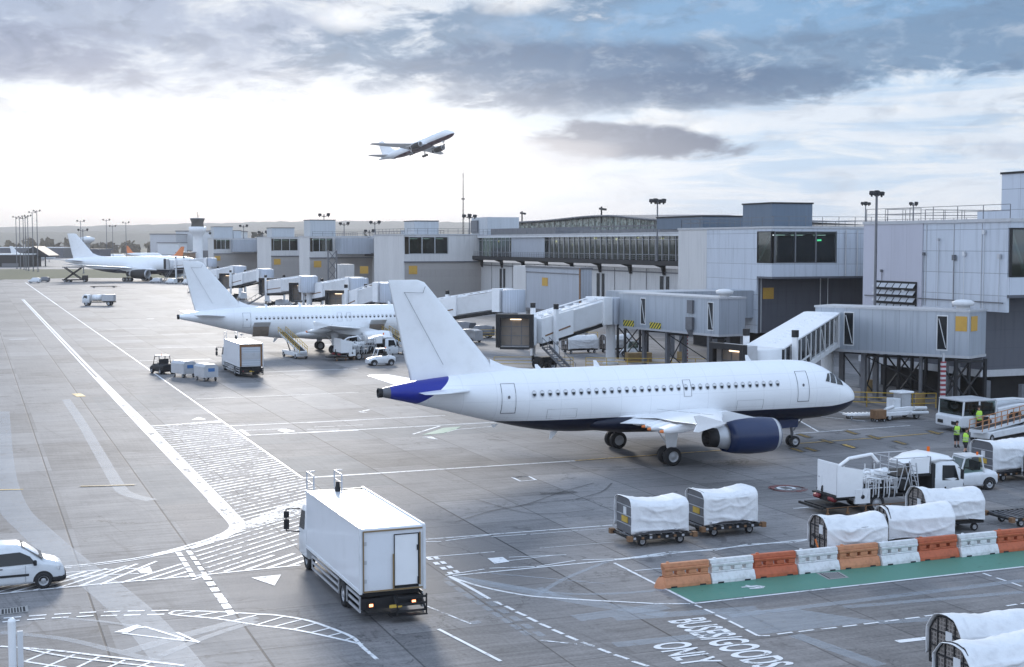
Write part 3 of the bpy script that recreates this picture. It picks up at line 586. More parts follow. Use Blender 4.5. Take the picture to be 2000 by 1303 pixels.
def mk_livery(name,navy,tail,sx,sz):
    m,t=new(name); x,y,z=t.sep(t.obj()); s=t.m('DIVIDE',t.m('MULTIPLY',x,-1),sx); zz=t.m('DIVIDE',z,sz)
    n=t.noise(t.obj(),.6,5,.6)
    base=t.mix(t.m('MULTIPLY',t.smooth(n,.45,.8),.1),(.8,.815,.83,1),(.55,.56,.58,1))
    # frame and lap seams of the skin, very faint
    f=t.m('ABSOLUTE',t.m('SUBTRACT',t.m('FRACT',t.m('DIVIDE',s,2.1)),.5)); f2=t.m('ABSOLUTE',t.m('SUBTRACT',t.m('FRACT',t.m('DIVIDE',zz,1.05)),.5)); base=t.mix(t.m('MULTIPLY',t.m('MAXIMUM',t.smooth(f,.488,.497),t.smooth(f2,.482,.496)),.3),base,(.42,.43,.45,1))
    sk=t.noise(t.comb(t.m('MULTIPLY',s,1.5),0,t.m('MULTIPLY',zz,.3)),1.2,6,.7); base=t.mix(t.m('MULTIPLY',t.smooth(sk,.52,.75),t.smooth(zz,3.9,2.6,0,.4)),base,(.4,.38,.36,1))
    if navy:
        lim=t.m('ADD',2.88,t.m('MULTIPLY',t.smooth(s,3,0),.25)); base=t.mix(t.m('LESS_THAN',zz,lim),base,(*navy,1))
    if tail:
        lim=t.m('ADD',29.9,t.m('MULTIPLY',t.m('POWER',t.m('SUBTRACT',5.9,zz,clamp=False),1.3),1.05)); base=t.mix(t.m('GREATER_THAN',s,lim),base,(*tail,1))
        base=t.mix(t.m('GREATER_THAN',s,33.75),base,(.12,.12,.13,1))
    t.out(t.prin(base,.38,0,Specular_IOR_Level=.35,Coat_Weight=.06,Coat_Roughness=.1)); return m
def airfoil(n=9,th=.12):
    up=[];lo=[]
    for i in range(n+1):
        x=.5*(1-math.cos(PI*i/n)); y=5*th*(.2969*x**.5-.126*x-.3516*x*x+.2843*x**3-.1036*x**4)
        up.append((x,y)); lo.append((x,-y*.75))
    return up[::-1]+lo[1:-1]
def surf_y(s,z,off=.0):
    zt,zb,hw=interp(s); zc=(zt+zb)/2; h=(zt-zb)/2
    return hw*math.sqrt(max(0,1-((z-zc)/h)**2))+off
def airliner(name,label,u,v,rz=0,sx=1,sy=1,sr=1,sz=1,mat='liv_a',group=None,world=None,full=True,gear=1,far=False,finmat='white',engmat='navy',fairing=True):
    rt=thing(name,label,'airliner',u,v,rz,group,world=world)
    P=lambda s,l,z: (-s*sx,l*sy,z*sz)
    b=MB(); rings=[]; N=28 if far else 56
    ss=[0,.03,.08,.16,.25,.4,.6,.85,1.1,1.4,1.7,2.05,2.4,2.8,3.2,3.7,4.2,4.8,5.5,6.2,7,14,21,22,23,24,25,26,27,28,29,30,31,31.8,32.5,33.1,33.6,33.9,34.2]
    for s in ss:
        zt,zb,hw=interp(s); zc=(zt+zb)/2; h=(zt-zb)/2
        rings.append([(-s*sx,hw*sr*math.sin(2*PI*i/N),(zc+h*math.cos(2*PI*i/N))*sz) for i in range(N)])
    b.loft(rings,0,cap=True); fus=b.build('fuselage',mat,rt)
    if fairing:
        b=MB(); rings=[]
        for s,w,h in [(9.6,.2,.2),(10.4,1.3,.5),(11.5,1.95,.75),(13,2.2,.85),(16,2.25,.88),(18.5,2.15,.8),(20.5,1.6,.55),(21.8,.4,.2)]:
            rings.append([(-s*sx,w*sr*math.cos(2*PI*i/20),(2.5+h*1.0*math.sin(2*PI*i/20))*sz) for i in range(20)])
        b.loft(rings); b.build('wing_fairing',mat,rt)
    af=airfoil()
    def surf(name,secs,m,vert=False,th=1):
        b=MB(); rings=[]
        for (le,te,l,z,t) in secs:
            ch=te-le
            rings.append([P(le+x*ch,(y*t*ch if vert else l),(z if vert else z+y*t*ch)) for x,y in af])
        b.loft(rings); return b.build(name,m,rt)
    for sd in (1,-1):
        w=surf('wing',[(10.6,18.2,sd*1.2,2.75,1.0),(11.6,18.3,sd*2.2,2.85,1.0),(13.9,18.6,sd*6.2,3.32,.95),(17.1,20.3,sd*11.6,3.85,.85),(19.7,21.5,sd*16.2,4.33,.8),(20.3,21.6,sd*17.0,4.4,.5)],'white')
        if not far:
            for l,s0,s1 in ((3.6,17.2,18.9),(7.3,17.6,20.1),(10.2,18.4,21.2),(13.1,19.3,21.9)):
                b=MB(); zz=3+.09*(l-2); rings=[]
                for q,r in ((0,.02),(.2,.16),(.5,.22),(.8,.16),(1,.04)):
                    rings.append([P(s0+(s1-s0)*q,sd*l+r*math.cos(2*PI*i/10),zz-.22-.25*q+r*1.2*math.sin(2*PI*i/10)) for i in range(10)])
                b.loft(rings); ff=b.build('flap_fairing','white',w)
                if l>4: b=MB(); b.lathe([(0,.001),(.02*sx,.07),(.2,.1)],P(s1+.05,sd*l,zz-.46),'x',8); b.build('orange_tip','orange',ff)
            # lowered flaps: long panels behind the trailing edge
            b=MB()
            for (la,lb,sa_,sb) in ((2.4,6.1,18.25,18.45),(6.3,12.6,18.55,20.55)):
                za=2.86+.09*(la-2.2); zb=2.86+.09*(lb-2.2)
                for dz in (0,):
                    b.add([P(sa_,sd*la,za),P(sb,sd*lb,zb),P(sb+.75,sd*lb,zb-.22),P(sa_+.95,sd*la,za-.28),P(sa_,sd*la,za-.12),P(sb,sd*lb,zb-.1),P(sb+.75,sd*lb,zb-.25),P(sa_+.95,sd*la,za-.32)],[(0,1,2,3),(4,7,6,5),(0,4,5,1),(1,5,6,2),(2,6,7,3),(3,7,4,0)])
            b.build('flap','lgrey' if 0 else 'white',w)
            b=MB(); zt=4.42
            b.add([P(20.0,sd*17.02,zt),P(21.7,sd*17.02,zt+.5),P(22.0,sd*17.02,zt+.46),P(21.8,sd*17.02,zt),P(22.0,sd*17.02,zt-.38),P(21.75,sd*17.02,zt-.42)]+[P(20.0,sd*17.1,zt),P(21.7,sd*17.12,zt+.5),P(22.0,sd*17.12,zt+.46),P(21.8,sd*17.1,zt),P(22.0,sd*17.12,zt-.38),P(21.75,sd*17.12,zt-.42)],
              [(0,1,2,3),(0,3,4,5),(6,9,8,7),(6,11,10,9)]+[(i,(i+1)%6,6+(i+1)%6,6+i) for i in range(6)])
            b.build('wingtip_fence','white',w)
            b=MB()
            for i in range(5):   # spoiler and flap seams on the upper skin
                l0=3+i*2.2; b.bar(P(16.9+i*.42,sd*l0,3.36+.09*(l0-2)),P(17.3+i*.42,sd*(l0+2),3.36+.09*l0),.03,.012)
            b.build('spoiler_seam','grey',w)
        # engine
        el=5.75 if sy==1 else 5.4; zc=1.86; e=MB(); k=sz*.93; c=P(0,sd*el,zc)
        cc=(-.75*sx,c[1],c[2])
        def X(s): return -s*sx if sx<1.3 else -(s*sx*1.0)
        e.lathe([(X(9.35),.93*k),(X(9.2),1.0*k),(X(9.22),1.08*k),(X(9.5),1.16*k),(X(10.2),1.235*k),(X(11.2),1.25*k),(X(12.2),1.16*k),(X(12.9),1.0*k),(X(12.85),.95*k),(X(11.8),.9*k)],cc,'x',32)
        en=e.build('engine',engmat,rt)
        e=MB(); e.lathe([(X(9.5),1.165*k),(X(9.3),1.11*k),(X(9.17),1.04*k),(X(9.2),.97*k),(X(9.4),.92*k),(X(10.2),.88*k)],cc,'x',32); e.build('intake_lip','lgrey',en)
        e=MB(); e.lathe([(X(10.1),.9*k),(X(10.15),.3*k),(X(9.8),.001)],cc,'x',24); e.build('fan','dark',en)
        e=MB(); e.lathe([(X(12.2),.95*k),(X(12.9),.82*k),(X(13.5),.68*k)],cc,'x',28); e.build('core_cowl','lgrey',en)
        e=MB(); e.lathe([(X(13.5),.68*k),(X(14.15),.6*k),(X(14.15),.52*k),(X(13.6),.5*k),(X(13.6),.2*k),(X(14.3),.001)],cc,'x',24); e.build('exhaust_nozzle','dark',en)
        e=MB(); w_=.16
        pr=[(11.2,2.95),(13.4,3.5),(17.4,3.25),(16.0,2.7),(14.2,2.45),(13.4,2.5),(11.6,2.8)]
        n_=len(pr); e.add([P(s,sd*el-w_,z) for s,z in pr]+[P(s,sd*el+w_,z) for s,z in pr],[tuple(range(n_)),tuple(range(2*n_-1,n_-1,-1))]+[(i,(i+1)%n_,n_+(i+1)%n_,n_+i) for i in range(n_)])
        e.build('pylon','white',en)
        surf('tailplane',[(28.4,32.1,sd*.7,4.85,.9),(29.1,32.3,sd*1.6,4.93,.9),(31.85,33.35,sd*6.0,5.33,.8),(32.3,33.4,sd*6.25,5.35,.4)],'white')
    # fin
    secs=[(25.7,32.4,0,5.55,.7),(26.7,32.5,0,6.15,1.0),(27.35,32.7,0,6.75,.95),(31.1,33.65,0,11.2,.85),(31.45,33.73,0,11.6,.75),(31.9,33.77,0,11.76,.4)]
    fin=surf('fin',secs,finmat,True)
    b=MB(); rings=[]
    for s,w,z in ((24.2,.03,6.02),(25.2,.07,6.1),(26.2,.14,6.3),(27.2,.22,6.75)):
        rings.append([P(s,-w,5.8),P(s,-w*.5,z-.05),P(s,0,z),P(s,w*.5,z-.05),P(s,w,5.8)])
    b.loft(rings,closed=False,cap=False); b.build('dorsal_fillet',finmat,fin)
    if not far:
        b=MB()
        for y in (1,-1):
            b.bar(P(30.35,y*.315,6.5),P(32.78,y*.155,11.0),.02,.02); b.bar(P(32.8,y*.15,11.0),P(31.6,y*.2,10.95),.02,.02); b.bar(P(31.6,y*.22,10.95),P(31.45,y*.2,11.35),.02,.02)
        b.build('rudder_seam','grey',fin)
    # windows
    if not far or full:
        wz=4.62; y0=surf_y(12,wz); zt,zb,hw=interp(12); nz=(wz-3.955)/(2.07**2); ny=y0/(1.975**2); nl=math.hypot(ny,nz); ny/=nl;nz/=nl
        b=MB(); fr=MB()
        def ov(bb,rx,rz_,off,mi=0,n=14):
            bb.add([(-.0+rx*math.cos(2*PI*i/n),-(off*ny)+rz_*math.sin(2*PI*i/n)*nz,rz_*math.sin(2*PI*i/n)*ny+off*nz) for i in range(n)],[tuple(range(n))],mi)
        ov(b,.17,.235,.006,0); ov(b,.115,.175,.011,1)
        b.add([(x,-(.014*ny)+z*nz,z*ny+.014*nz) for x,z in ((-.1,.16),(.1,.16),(.11,.02),(-.11,.02))],[(0,1,2,3)],2)
        me=None; first=None; wins=range(34) if sx==1 else range(36)
        for sd in ((-1,1) if not far else (-1,)):
            for i in wins:
                s=7.3+.533*i*(1 if sx==1 else .97)
                if abs(s-14.15)<.2: pass
                if first is None:
                    first=b.build('cabin_window',['lgrey','vglass','offwhite'],fus); wo=first
                else: wo=first.copy(); col.objects.link(wo)
                wo.location=(-s*sx,sd*y0*sr,wz*sz); wo.scale=(sr,1 if sd<0 else -1,sz)
    if full:
        def door(s0,s1,z0,z1,sd,nm='door',thk=.035,latch=True):
            b=MB(); n=10; pts=[]
            out=[(s0,z0),(s0,z1),(s1,z1),(s1,z0)]
            for sa_,sb in ((s0,s0),(s1,s1)):
                for i in range(n): 
                    za=z0+(z1-z0)*i/n; zb2=z0+(z1-z0)*(i+1)/n
                    b.bar((-sa_*sx,sd*surf_y(sa_,za,.004)*sr,za*sz),(-sb*sx,sd*surf_y(sb,zb2,.004)*sr,zb2*sz),thk,thk*.5)
            for zz in (z0,z1):
                w=thk*(2.2 if zz==z0 and latch else 1)
                b.bar((-s0*sx,sd*surf_y(s0,zz,.004)*sr,zz*sz),(-s1*sx,sd*surf_y(s1,zz,.004)*sr,zz*sz),w,w*.5)
            if latch:
                sm=(s0+s1)/2; zm=z0+(z1-z0)*.55; b.add([(-(sm+.09*math.cos(a*.7854))*sx,sd*surf_y(sm,zm,.02)*sr,(zm+.11*math.sin(a*.7854))*sz) for a in range(8)],[tuple(range(8))])
            return b.build(nm,'grey',fus)
        for sd in (-1,1):
            door(4.85,5.75,3.35,5.35,sd); door(26.1,27.0,3.45,5.3,sd); door(13.85,14.4,4.05,5.1,sd,'overwing_exit',.03,False)
            if sx!=1: door(15.0,15.55,4.05,5.1,sd,'overwing_exit',.03,False)
            door(8.4,10.4,2.95,3.6,sd,'hold_door',.014,False); door(22,24,3.0,3.6,sd,'hold_door',.014,False)
        for q in ([(1.62,4.22),(1.55,4.66),(2.05,4.98),(2.3,4.36)],[(2.42,4.4),(2.18,5.02),(2.62,5.12),(2.95,4.5)],[(3.05,4.55),(2.75,5.1),(3.0,5.08),(3.4,4.62)]):
            for sd in (-1,1):
                b=MB(); n=4; V=[];
                for i in range(n+1):
                    for j in range(n+1):
                        a=i/n;c=j/n; s=(q[0][0]*(1-a)+q[3][0]*a)*(1-c)+(q[1][0]*(1-a)+q[2][0]*a)*c; z=(q[0][1]*(1-a)+q[3][1]*a)*(1-c)+(q[1][1]*(1-a)+q[2][1]*a)*c
                        V.append((-s*sx+.02,sd*surf_y(s,z,.018)*sr,z*sz+.01))
                b.add(V,[(i*(n+1)+j,i*(n+1)+j+1,(i+1)*(n+1)+j+1,(i+1)*(n+1)+j) for i in range(n) for j in range(n)],0,True)
                b.build('cockpit_window','vglass',fus)
        b=MB(); b.lathe([(-34.2*sx,.3),(-34.45*sx,.3),(-34.45*sx,.24),(-34.1*sx,.22)],(0,0,4.87*sz),'x',16); b.build('tail_exhaust','dark',fus)
        for s,z,h in ((8.2,6.02,.42),(19.5,6.02,.42),(23.6,6.0,.3)):
            b=MB(); b.prismy([(-s*sx,z*sz-.03),(-(s+.45)*sx,z*sz-.03),(-(s+.5)*sx,(z+h)*sz),(-(s+.32)*sx,(z+h)*sz)],-.025,.025); b.build('antenna','white',fus)
        b=MB(); b.prismy([(-26.6*sx,2.6),(-27.1*sx,2.6),(-26.9*sx,2.35)],-.03,.03); b.build('drain_mast','white',fus); b=MB(); b.prismy([(-22.5*sx,1.95),(-23.0*sx,1.95),(-23.1*sx,1.45),(-22.95*sx,1.45)],-.03,.03); b.build('drain_mast','white',fus)
    if gear:
        for sd in (1,-1):
            g_=MB(); x,y=-16.5*sx,sd*3.92*(sy if sy==1 else 1.45); r=.58*(sz**.5); g_.tube((x,y,r),(x+.1,y,2.9*sz),.13*sz,.16*sz,10); g_.tube((x-.25,y-.6,r),(x-.25,y+.6,r),.08,None,8) if 0 else g_.tube((x,y-.45,r),(x,y+.45,r),.08,None,8)
            g_.bar((x-.1,y,1.2),(x-.9,y-sd*.5,2.6*sz),.08)
            gr=g_.build('main_gear','lgrey',rt)
            for dx in ((0,) if gear<3 else (-1.45,0,1.45)):
                for dy in (-.42,.42): wheel(gr,x+dx,y+dy,r,.4,name='tyre')
            g_=MB(); g_.prismy([(x-.5,2.7*sz),(x+.55,2.7*sz),(x+.38,1.15*sz),(x-.3,1.1*sz)],y+sd*.2,y+sd*.26); g_.build('gear_door','white',gr)
        x=-4.85*sx; g_=MB(); r=.38*(sz**.5); g_.tube((x,0,r),(x-.25,0,2.2*sz),.09,.12,8); g_.tube((x,-.25,r),(x,.25,r),.05); g_.bar((x+.05,0,1.1),(x+.9,0,2.1*sz),.07); g_.bar((x-.05,-.12,.9),(x-.3,-.12,1.6),.06,.05)
        gr=g_.build('nose_gear','grey',rt)
        for dy in (-.25,.25): wheel(gr,x,dy,r,.22,name='tyre')
        g_=MB()
        for sd in (1,-1): g_.prismy([(x+.2,2.05*sz),(x-1.4,2.0*sz),(x-1.3,1.35*sz),(x+.1,1.4*sz)],sd*.4,sd*.43)
        g_.build('gear_door','navy' if 'a' in mat[-1] else 'white',gr)
    return rt
M['liv_a']=mk_livery('airliner_livery_navy_belly',(.004,.008,.026),(.014,.024,.25),1,1)
M['liv_b']=mk_livery('airliner_livery_white',None,None,1,1)
M['liv_c']=mk_livery('large_airliner_livery',(.012,.018,.04),None,1.846,1.5)
M['liv_d']=mk_livery('departing_airliner_livery',(.06,.02,.035),None,1.846,1.5)

airliner('airliner','white twin-jet airliner with navy belly and blue tail cone in the foreground',57.45,81.35)
a2=airliner('airliner','all-white twin-jet airliner with open hold doors on the second stand',59.9,174.6,sx=1.05,mat='liv_b',engmat='white')
# 777 on the far stand, turned towards the camera
def headed(px,dist,head):  # tail cone position
    return
tail=Vector((-.3215*527,527,0)); hd=R(-22)
nose=tail+Vector((math.cos(hd),math.sin(hd),0))*63.1
airliner('airliner','large white airliner with dark engine on the farthest stand at left',0,0,rz=hd,sx=1.846,sy=1.79,sr=1.5,sz=1.5,mat='liv_c',gear=3,world=nose,far=True,full=False,engmat='dark')
# departing airliner
fl=airliner('airliner','white airliner with dark belly climbing into the bright sky',0,0,sx=1.846,sy=1.79,sr=1.5,sz=1.5,mat='liv_d',gear=3,world=Vector((-36,900,85)),far=True,full=False,engmat='dark')
fl.rotation_mode='XYZ'
fl.rotation_euler=(Matrix.Rotation(R(-40),4,'Z')@Matrix.Rotation(-R(14),4,'Y')@Matrix.Rotation(-R(3),4,'X')).to_euler()
fl.location=Vector(((890-1000)/2705*810,810,14+(475-264)/2705*810-4))
# ---------- terminal ----------
def rel(b,u0,v0):
    b.v=[(x-u0,y-v0,z) for x,y,z in b.v]; return b
class TB:   # thing whose parts are written in apron plan coordinates (u,v,z)
    def __init__(s,name,label,cat,u0,v0,group=None): s.r=thing(name,label,cat,u0,v0,0,group); s.u=u0; s.v=v0
    def part(s,b,name,mat,par=None,**k): return rel(b,s.u,s.v).build(name,mat,par or s.r,**k)
ZR=15.8
def vat(px,u):      # v where the vertical line seen at px meets the plane u=const
    r=(px-1000)/F; Y=u/(r*ca+sa); return -r*Y*sa+Y*ca
def uat(px,v): r=(px-1000)/F; return (v*sa+r*v*ca)/(ca-r*sa)
def railing(b,pts,z,h=1.1,step=2.0,r=.03,rails=(1,.55),foot=False):
    for (a,c) in zip(pts,pts[1:]):
        a3=Vector((a[0],a[1],z)); c3=Vector((c[0],c[1],z)); L=(c3-a3).length; n=max(1,int(L/step))
        for i in range(n+1):
            p=a3.lerp(c3,i/n); b.bar(p,p+Vector((0,0,h)),r,r)
        for q in rails: b.bar(a3+Vector((0,0,h*q)),c3+Vector((0,0,h*q)),r,r)
def block(label,u0,v0,v1,vl,zlow,nwin,uw0,uw1,uend,low='cladg',vwarm=None,exit_=False,zs=11.55,zh=15.45,zb=9.9,wall='clad',brace=True,sidew=True,lit=False):
    """stair block on the pier: face u=u0 from v0 to v1; upper storey with windows overhangs to v0, lower wall starts at vl"""
    T=TB('terminal_block',label,'building',u0,v0,'stair blocks along the pier')
    b=MB()
    sw=3.0 if sidew else .02
    b.box(u0,u0+.3,v0+sw,v1 if not vwarm else vwarm,zlow,ZR) if False else None
    # lit face (u=u0)
    ve=vwarm or v1
    b.box(u0,u0+.25,vl,ve,zlow,ZR-.02); b.box(u0,u0+.25,v0+.26,vl-.002,zb,zs-.02); b.box(u0,u0+.25,v0+.26,vl-.002,zh,ZR-.02)
    if not sidew: b.box(u0,u0+.25,v0+.26,vl-.002,zs,zh)
    # sill and head bands of the window storey
    b.box(u0,uend,v0,v0+.25,zb,zs-.02); b.box(u0,uend,v0,v0+.25,zh,ZR-.02); b.box(uw1+.12,uend,v0,v0+.25,zs-.018,zh-.002)
    b.box(u0,uend,v1-.25,v1-.001,zlow,ZR-.02)
    T.part(b,'wall',wall)
    if vwarm:
        b=MB(); b.box(u0-.02,u0+.23,vwarm+.003,v1,zlow,ZR-.02); T.part(b,'wall','cladw')
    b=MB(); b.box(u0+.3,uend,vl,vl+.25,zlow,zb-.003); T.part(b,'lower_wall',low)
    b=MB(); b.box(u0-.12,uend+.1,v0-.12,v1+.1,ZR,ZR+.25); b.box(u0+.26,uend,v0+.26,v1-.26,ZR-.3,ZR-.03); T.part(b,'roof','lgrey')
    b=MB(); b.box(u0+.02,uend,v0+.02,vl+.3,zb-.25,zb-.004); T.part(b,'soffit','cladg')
    # windows
    step=(uw1-uw0)/nwin
    for i in range(nwin):
        a=uw0+i*step; c=a+step; f=MB()
        for x in (a,c-.09): f.box(x+(.0 if x==a else 0),x+.09,v0-.02,v0+.2,zs,zh)
        f.box(a+.09,c-.09,v0-.02,v0+.2,zs,zs+.1); f.box(a+.09,c-.09,v0-.02,v0+.2,zh-.1,zh)
        w=T.part(f,'window','grey' if not lit else 'lgrey'); p=MB(); p.box(a+.09,c-.09,v0+.06,v0+.09,zs+.1,zh-.1); pn=T.part(p,'pane','glass',w)
    if sidew:
        f=MB(); f.box(u0-.02,u0+.2,v0+.27,v0+.36,zs,zh); f.box(u0-.02,u0+.2,vl-.09,vl-.004,zs,zh); f.box(u0-.02,u0+.2,v0+.36,vl-.1,zs,zs+.1); f.box(u0-.02,u0+.2,v0+.36,vl-.1,zh-.1,zh)
        w=T.part(f,'window','dark'); p=MB(); p.box(u0+.06,u0+.09,v0+.36,vl-.09,zs+.1,zh-.1); T.part(p,'pane','glass',w)
        if brace: f=MB(); f.bar((u0+.25,v0+.5,zh-.2),(u0+.25,vl-.2,zs+.3),.16); T.part(f,'brace','offwhite')
    # interior
    b=MB(); b.box(u0+.35,uend-.3,vl+3.2,vl+3.4,zs-.4,zh+.2); b.box(u0+.35,uend-.3,v0+.35,vl+3.2,zs-.5,zs-.4); b.box(u0+.35,uend-.3,v0+.35,vl+3.2,zh+.04,zh+.12); T.part(b,'interior','inter' if lit else 'interg')
    b=MB()
    for k in range(nwin): x=uw0+(k+.5)*step; b.box(x-.85,x+.85,v0+1.4+.5*(k%2),v0+1.55+.5*(k%2),zh-.5,zh-.42)
    T.part(b,'strip_light',emit('cool_strip_light',(.8,.95,1),1.6) if 'strip' not in M else M['strip']); 
    if exit_: b=MB(); b.box(uw1-1.7,uw1-1.1,v0+1.6,v0+1.66,zh-1.2,zh-.98); T.part(b,'exit_sign','exit')
    return T
M['strip']=emit('cool_strip_light',(.8,.95,1),1.6)
def sign(T,u,v,z,w,h,face,label=None):
    b=MB()
    if face=='v': b.box(u,u+w,v-.06,v-.01,z,z+h)
    else: b.box(u-.06,u-.01,v,v+w,z,z+h)
    o=T.part(b,'sign','ysign'); 
    b=MB()
    for k in range(3):
        if face=='v': b.box(u+w*.2,u+w*.8,v-.075,v-.065,z+h*(.3+.18*k),z+h*(.36+.18*k))
        else: b.box(u-.075,u-.065,v+w*.2,v+w*.8,z+h*(.3+.18*k),z+h*(.36+.18*k))
    T.part(b,'lettering','yellow',o); return o
def plantroom(T,u0,u1,v0,v1,z1,mat='plant',z0=15.8+.26):
    b=MB(); b.box(u0,u1,v0,v1,z0,z1); o=T.part(b,'plant_room',mat); b=MB(); b.box(u0-.12,u1+.12,v0-.12,v1+.12,z1+.003,z1+.2); T.part(b,'coping','dark',o)
# nearest block (right), plan fitted corner by corner
def blk(px,u): return vat(px,u)
T=TB('terminal_block','nearest panelled terminal block behind the airliner nose, with louvre vent','building',82,94,'stair blocks along the pier')
b=MB(); b.box(82,82.25,94.27,105.5,8.1,ZR); b.box(82,82.25,97.2,105.5,5.6,8.1-.003) ; T.part(b,'wall','clad')
b=MB(); b.box(81.93,82.2,105.504,114.6,5.6,ZR-.003); b.box(82.25,109,114.35,114.6,2.4,ZR-.003); T.part(b,'wall',mk_clad('violet_grey_cladding',(.5,.5,.56),.25,.45,2.3,0,dirt=.12,line=.35))
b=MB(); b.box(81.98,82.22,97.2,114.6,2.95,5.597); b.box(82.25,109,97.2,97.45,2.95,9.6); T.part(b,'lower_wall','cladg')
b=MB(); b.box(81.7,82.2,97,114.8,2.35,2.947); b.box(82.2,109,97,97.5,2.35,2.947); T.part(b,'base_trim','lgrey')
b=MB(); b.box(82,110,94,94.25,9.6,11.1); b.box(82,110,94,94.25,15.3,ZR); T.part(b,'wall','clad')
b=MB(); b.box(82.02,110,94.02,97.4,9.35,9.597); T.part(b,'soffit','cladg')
for i in range(4):
    a=82.1+i*3.2; f=MB(); f.box(a,a+.12,93.98,94.2,11.1,15.3); f.box(a+3.08,a+3.2,93.98,94.2,11.1,15.3); f.box(a+.12,a+3.08,93.98,94.2,11.1,11.22); f.box(a+.12,a+3.08,93.98,94.2,15.15,15.3); w=T.part(f,'window','dark')
    p=MB(); p.box(a+.12,a+3.08,94.06,94.1,11.22,15.15); T.part(p,'pane','glass',w)
    f=MB(); f.bar((a+.4,94.5,15),(a+2.0,94.5,11.3),.2); T.part(f,'brace','offwhite')
b=MB(); b.box(82.4,109,99,99.2,10.8,15.5); b.box(82.4,109,94.4,99,10.7,10.8); T.part(b,'interior','inter')
b=MB(); b.box(81.85,110,93.9,114.7,ZR+.003,ZR+.3); T.part(b,'roof','lgrey')
# louvre vent panel
b=MB(); v0_,v1_=106.2,112.6
b.box(81.82,81.9,v0_,v1_,7.6,10.4,0)
for i in range(6):
    for j in range(4):
        va=v0_+.08+i*(v1_-v0_)/6; vb=va+(v1_-v0_)/6-.14; za=7.7+j*.66
        b.add([(81.8,va,za+.52),(81.8,vb,za+.52),(81.5,vb,za+.12),(81.5,va,za+.12)],[(0,1,2,3)],1)
T.part(b,'louvre_vent',['dark','lgrey'])
for vv in (97.5,101.2,105.0): b=MB(); b.bar((81.97,vv,8.3),(81.97,vv,ZR-.1),.05,.06); T.part(b,'drain_pipe','lgrey')
plantroom(T,90,101,94.6,104.5,20.4,'clad'); b=MB(); b.box(90,100,104.51,107.8,16.1,17.0); T.part(b,'plant_room','clad')
b=MB(); railing(b,[(82.1,94.2),(82.1,114.4)],ZR+.3,1.2,3,.05); railing(b,[(88,113),(108,113)],ZR+.3,1.2,2.2,.05); railing(b,[(84,108.5),(84,114),(96,114)],ZR+.3,1.2,2.2,.04); T.part(b,'roof_railing','grey')
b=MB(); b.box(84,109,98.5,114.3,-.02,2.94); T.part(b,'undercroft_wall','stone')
# block 2
T=block('terminal block with large window box and green exit sign, beside the glazed pier',91,145.8,169.8,149.3,2.8,3,91.35,100.2,109,vwarm=161.9,exit_=True)
sign(T,91.9,149.3,7.05,1.55,1.4,'v'); plantroom(T,95,101.1,152.5,159.5,19.0); plantroom(T,96,104,172,186,17.7); 
b=MB(); railing(b,[(91.3,146),(91.3,169.5),(108,169.5)],ZR+.3,1.1,2.4,.05); railing(b,[(92,147.5),(109,147.5)],ZR+.3,1.2,2.2,.05); T.part(b,'roof_railing','grey')
for uu in (101.5,103.2,105.5): b=MB(); b.tube((uu,145.6,9.9),(uu,145.6,ZR-.2),.08); T.part(b,'drain_pipe','lgrey')
for uu in (100.2,101.3): b=MB(); b.tube((uu,149.1,3),(uu,149.1,9.6),.07); T.part(b,'drain_pipe','lgrey')
b=MB(); b.bar((91.6,149.2,2.9),(91.6,149.2,9.6),.12); T.part(b,'corner_trim','lgrey')
# further blocks
T=block('terminal block with warm lit window box above beige wall, third from the near end',91,299.6,324.6,299.9,0,3,92.2,101.4,110,low='cladb',wall='cladw',sidew=False,lit=True)
plantroom(T,97,103,311,319,19.1,'plantl'); sign(T,92.2,299.9,7.0,2.0,1.9,'v')
b=MB(); railing(b,[(91.3,300),(91.3,324)],ZR+.3,1.2,3,.07); railing(b,[(92,300.3),(109,300.3)],ZR+.3,1.2,2.4,.07); T.part(b,'roof_railing','grey')
T=block('pale terminal block under a tall white plant room',91,392.8,406.4,393.1,0,3,92,97.8,110,low='cladb',wall='cladw',sidew=False,lit=True); plantroom(T,92,99.5,396,404,20.6,'plantl'); sign(T,92.3,393.1,7,2.2,1.9,'v')
b=MB(); b.box(98.5,112,386,392.5,10.9,15.4); T.part(b,'link_corridor','rib')
b=MB(); railing(b,[(92,393.2),(110,393.2)],ZR+.3,1.2,2.6,.08); T.part(b,'roof_railing','grey')
T=block('distant pale terminal block with three brown windows and low plant room',91,447.7,470.9,448,0,3,91.9,99.8,110,low='cladb',wall='cladw',sidew=False,lit=True); plantroom(T,92,99.5,451,459,18.9,'plantl'); sign(T,92.0,448,7,2.2,1.9,'v')
T=block('farthest terminal block near the control tower',91,561.6,575,562,0,3,92.3,97.5,110,low='cladb',wall='cladw',sidew=False,lit=True); plantroom(T,92,99.6,566,574,20.5,'plantl'); plantroom(T,99.8,103,566,574,19,'plantl'); sign(T,91.6,562,7,2.2,1.9,'v')
b=MB(); b.box(98,120,556,561.5,10.5,15.4); b.box(116,150,560,566,0,12); T.part(b,'link_corridor','rib')
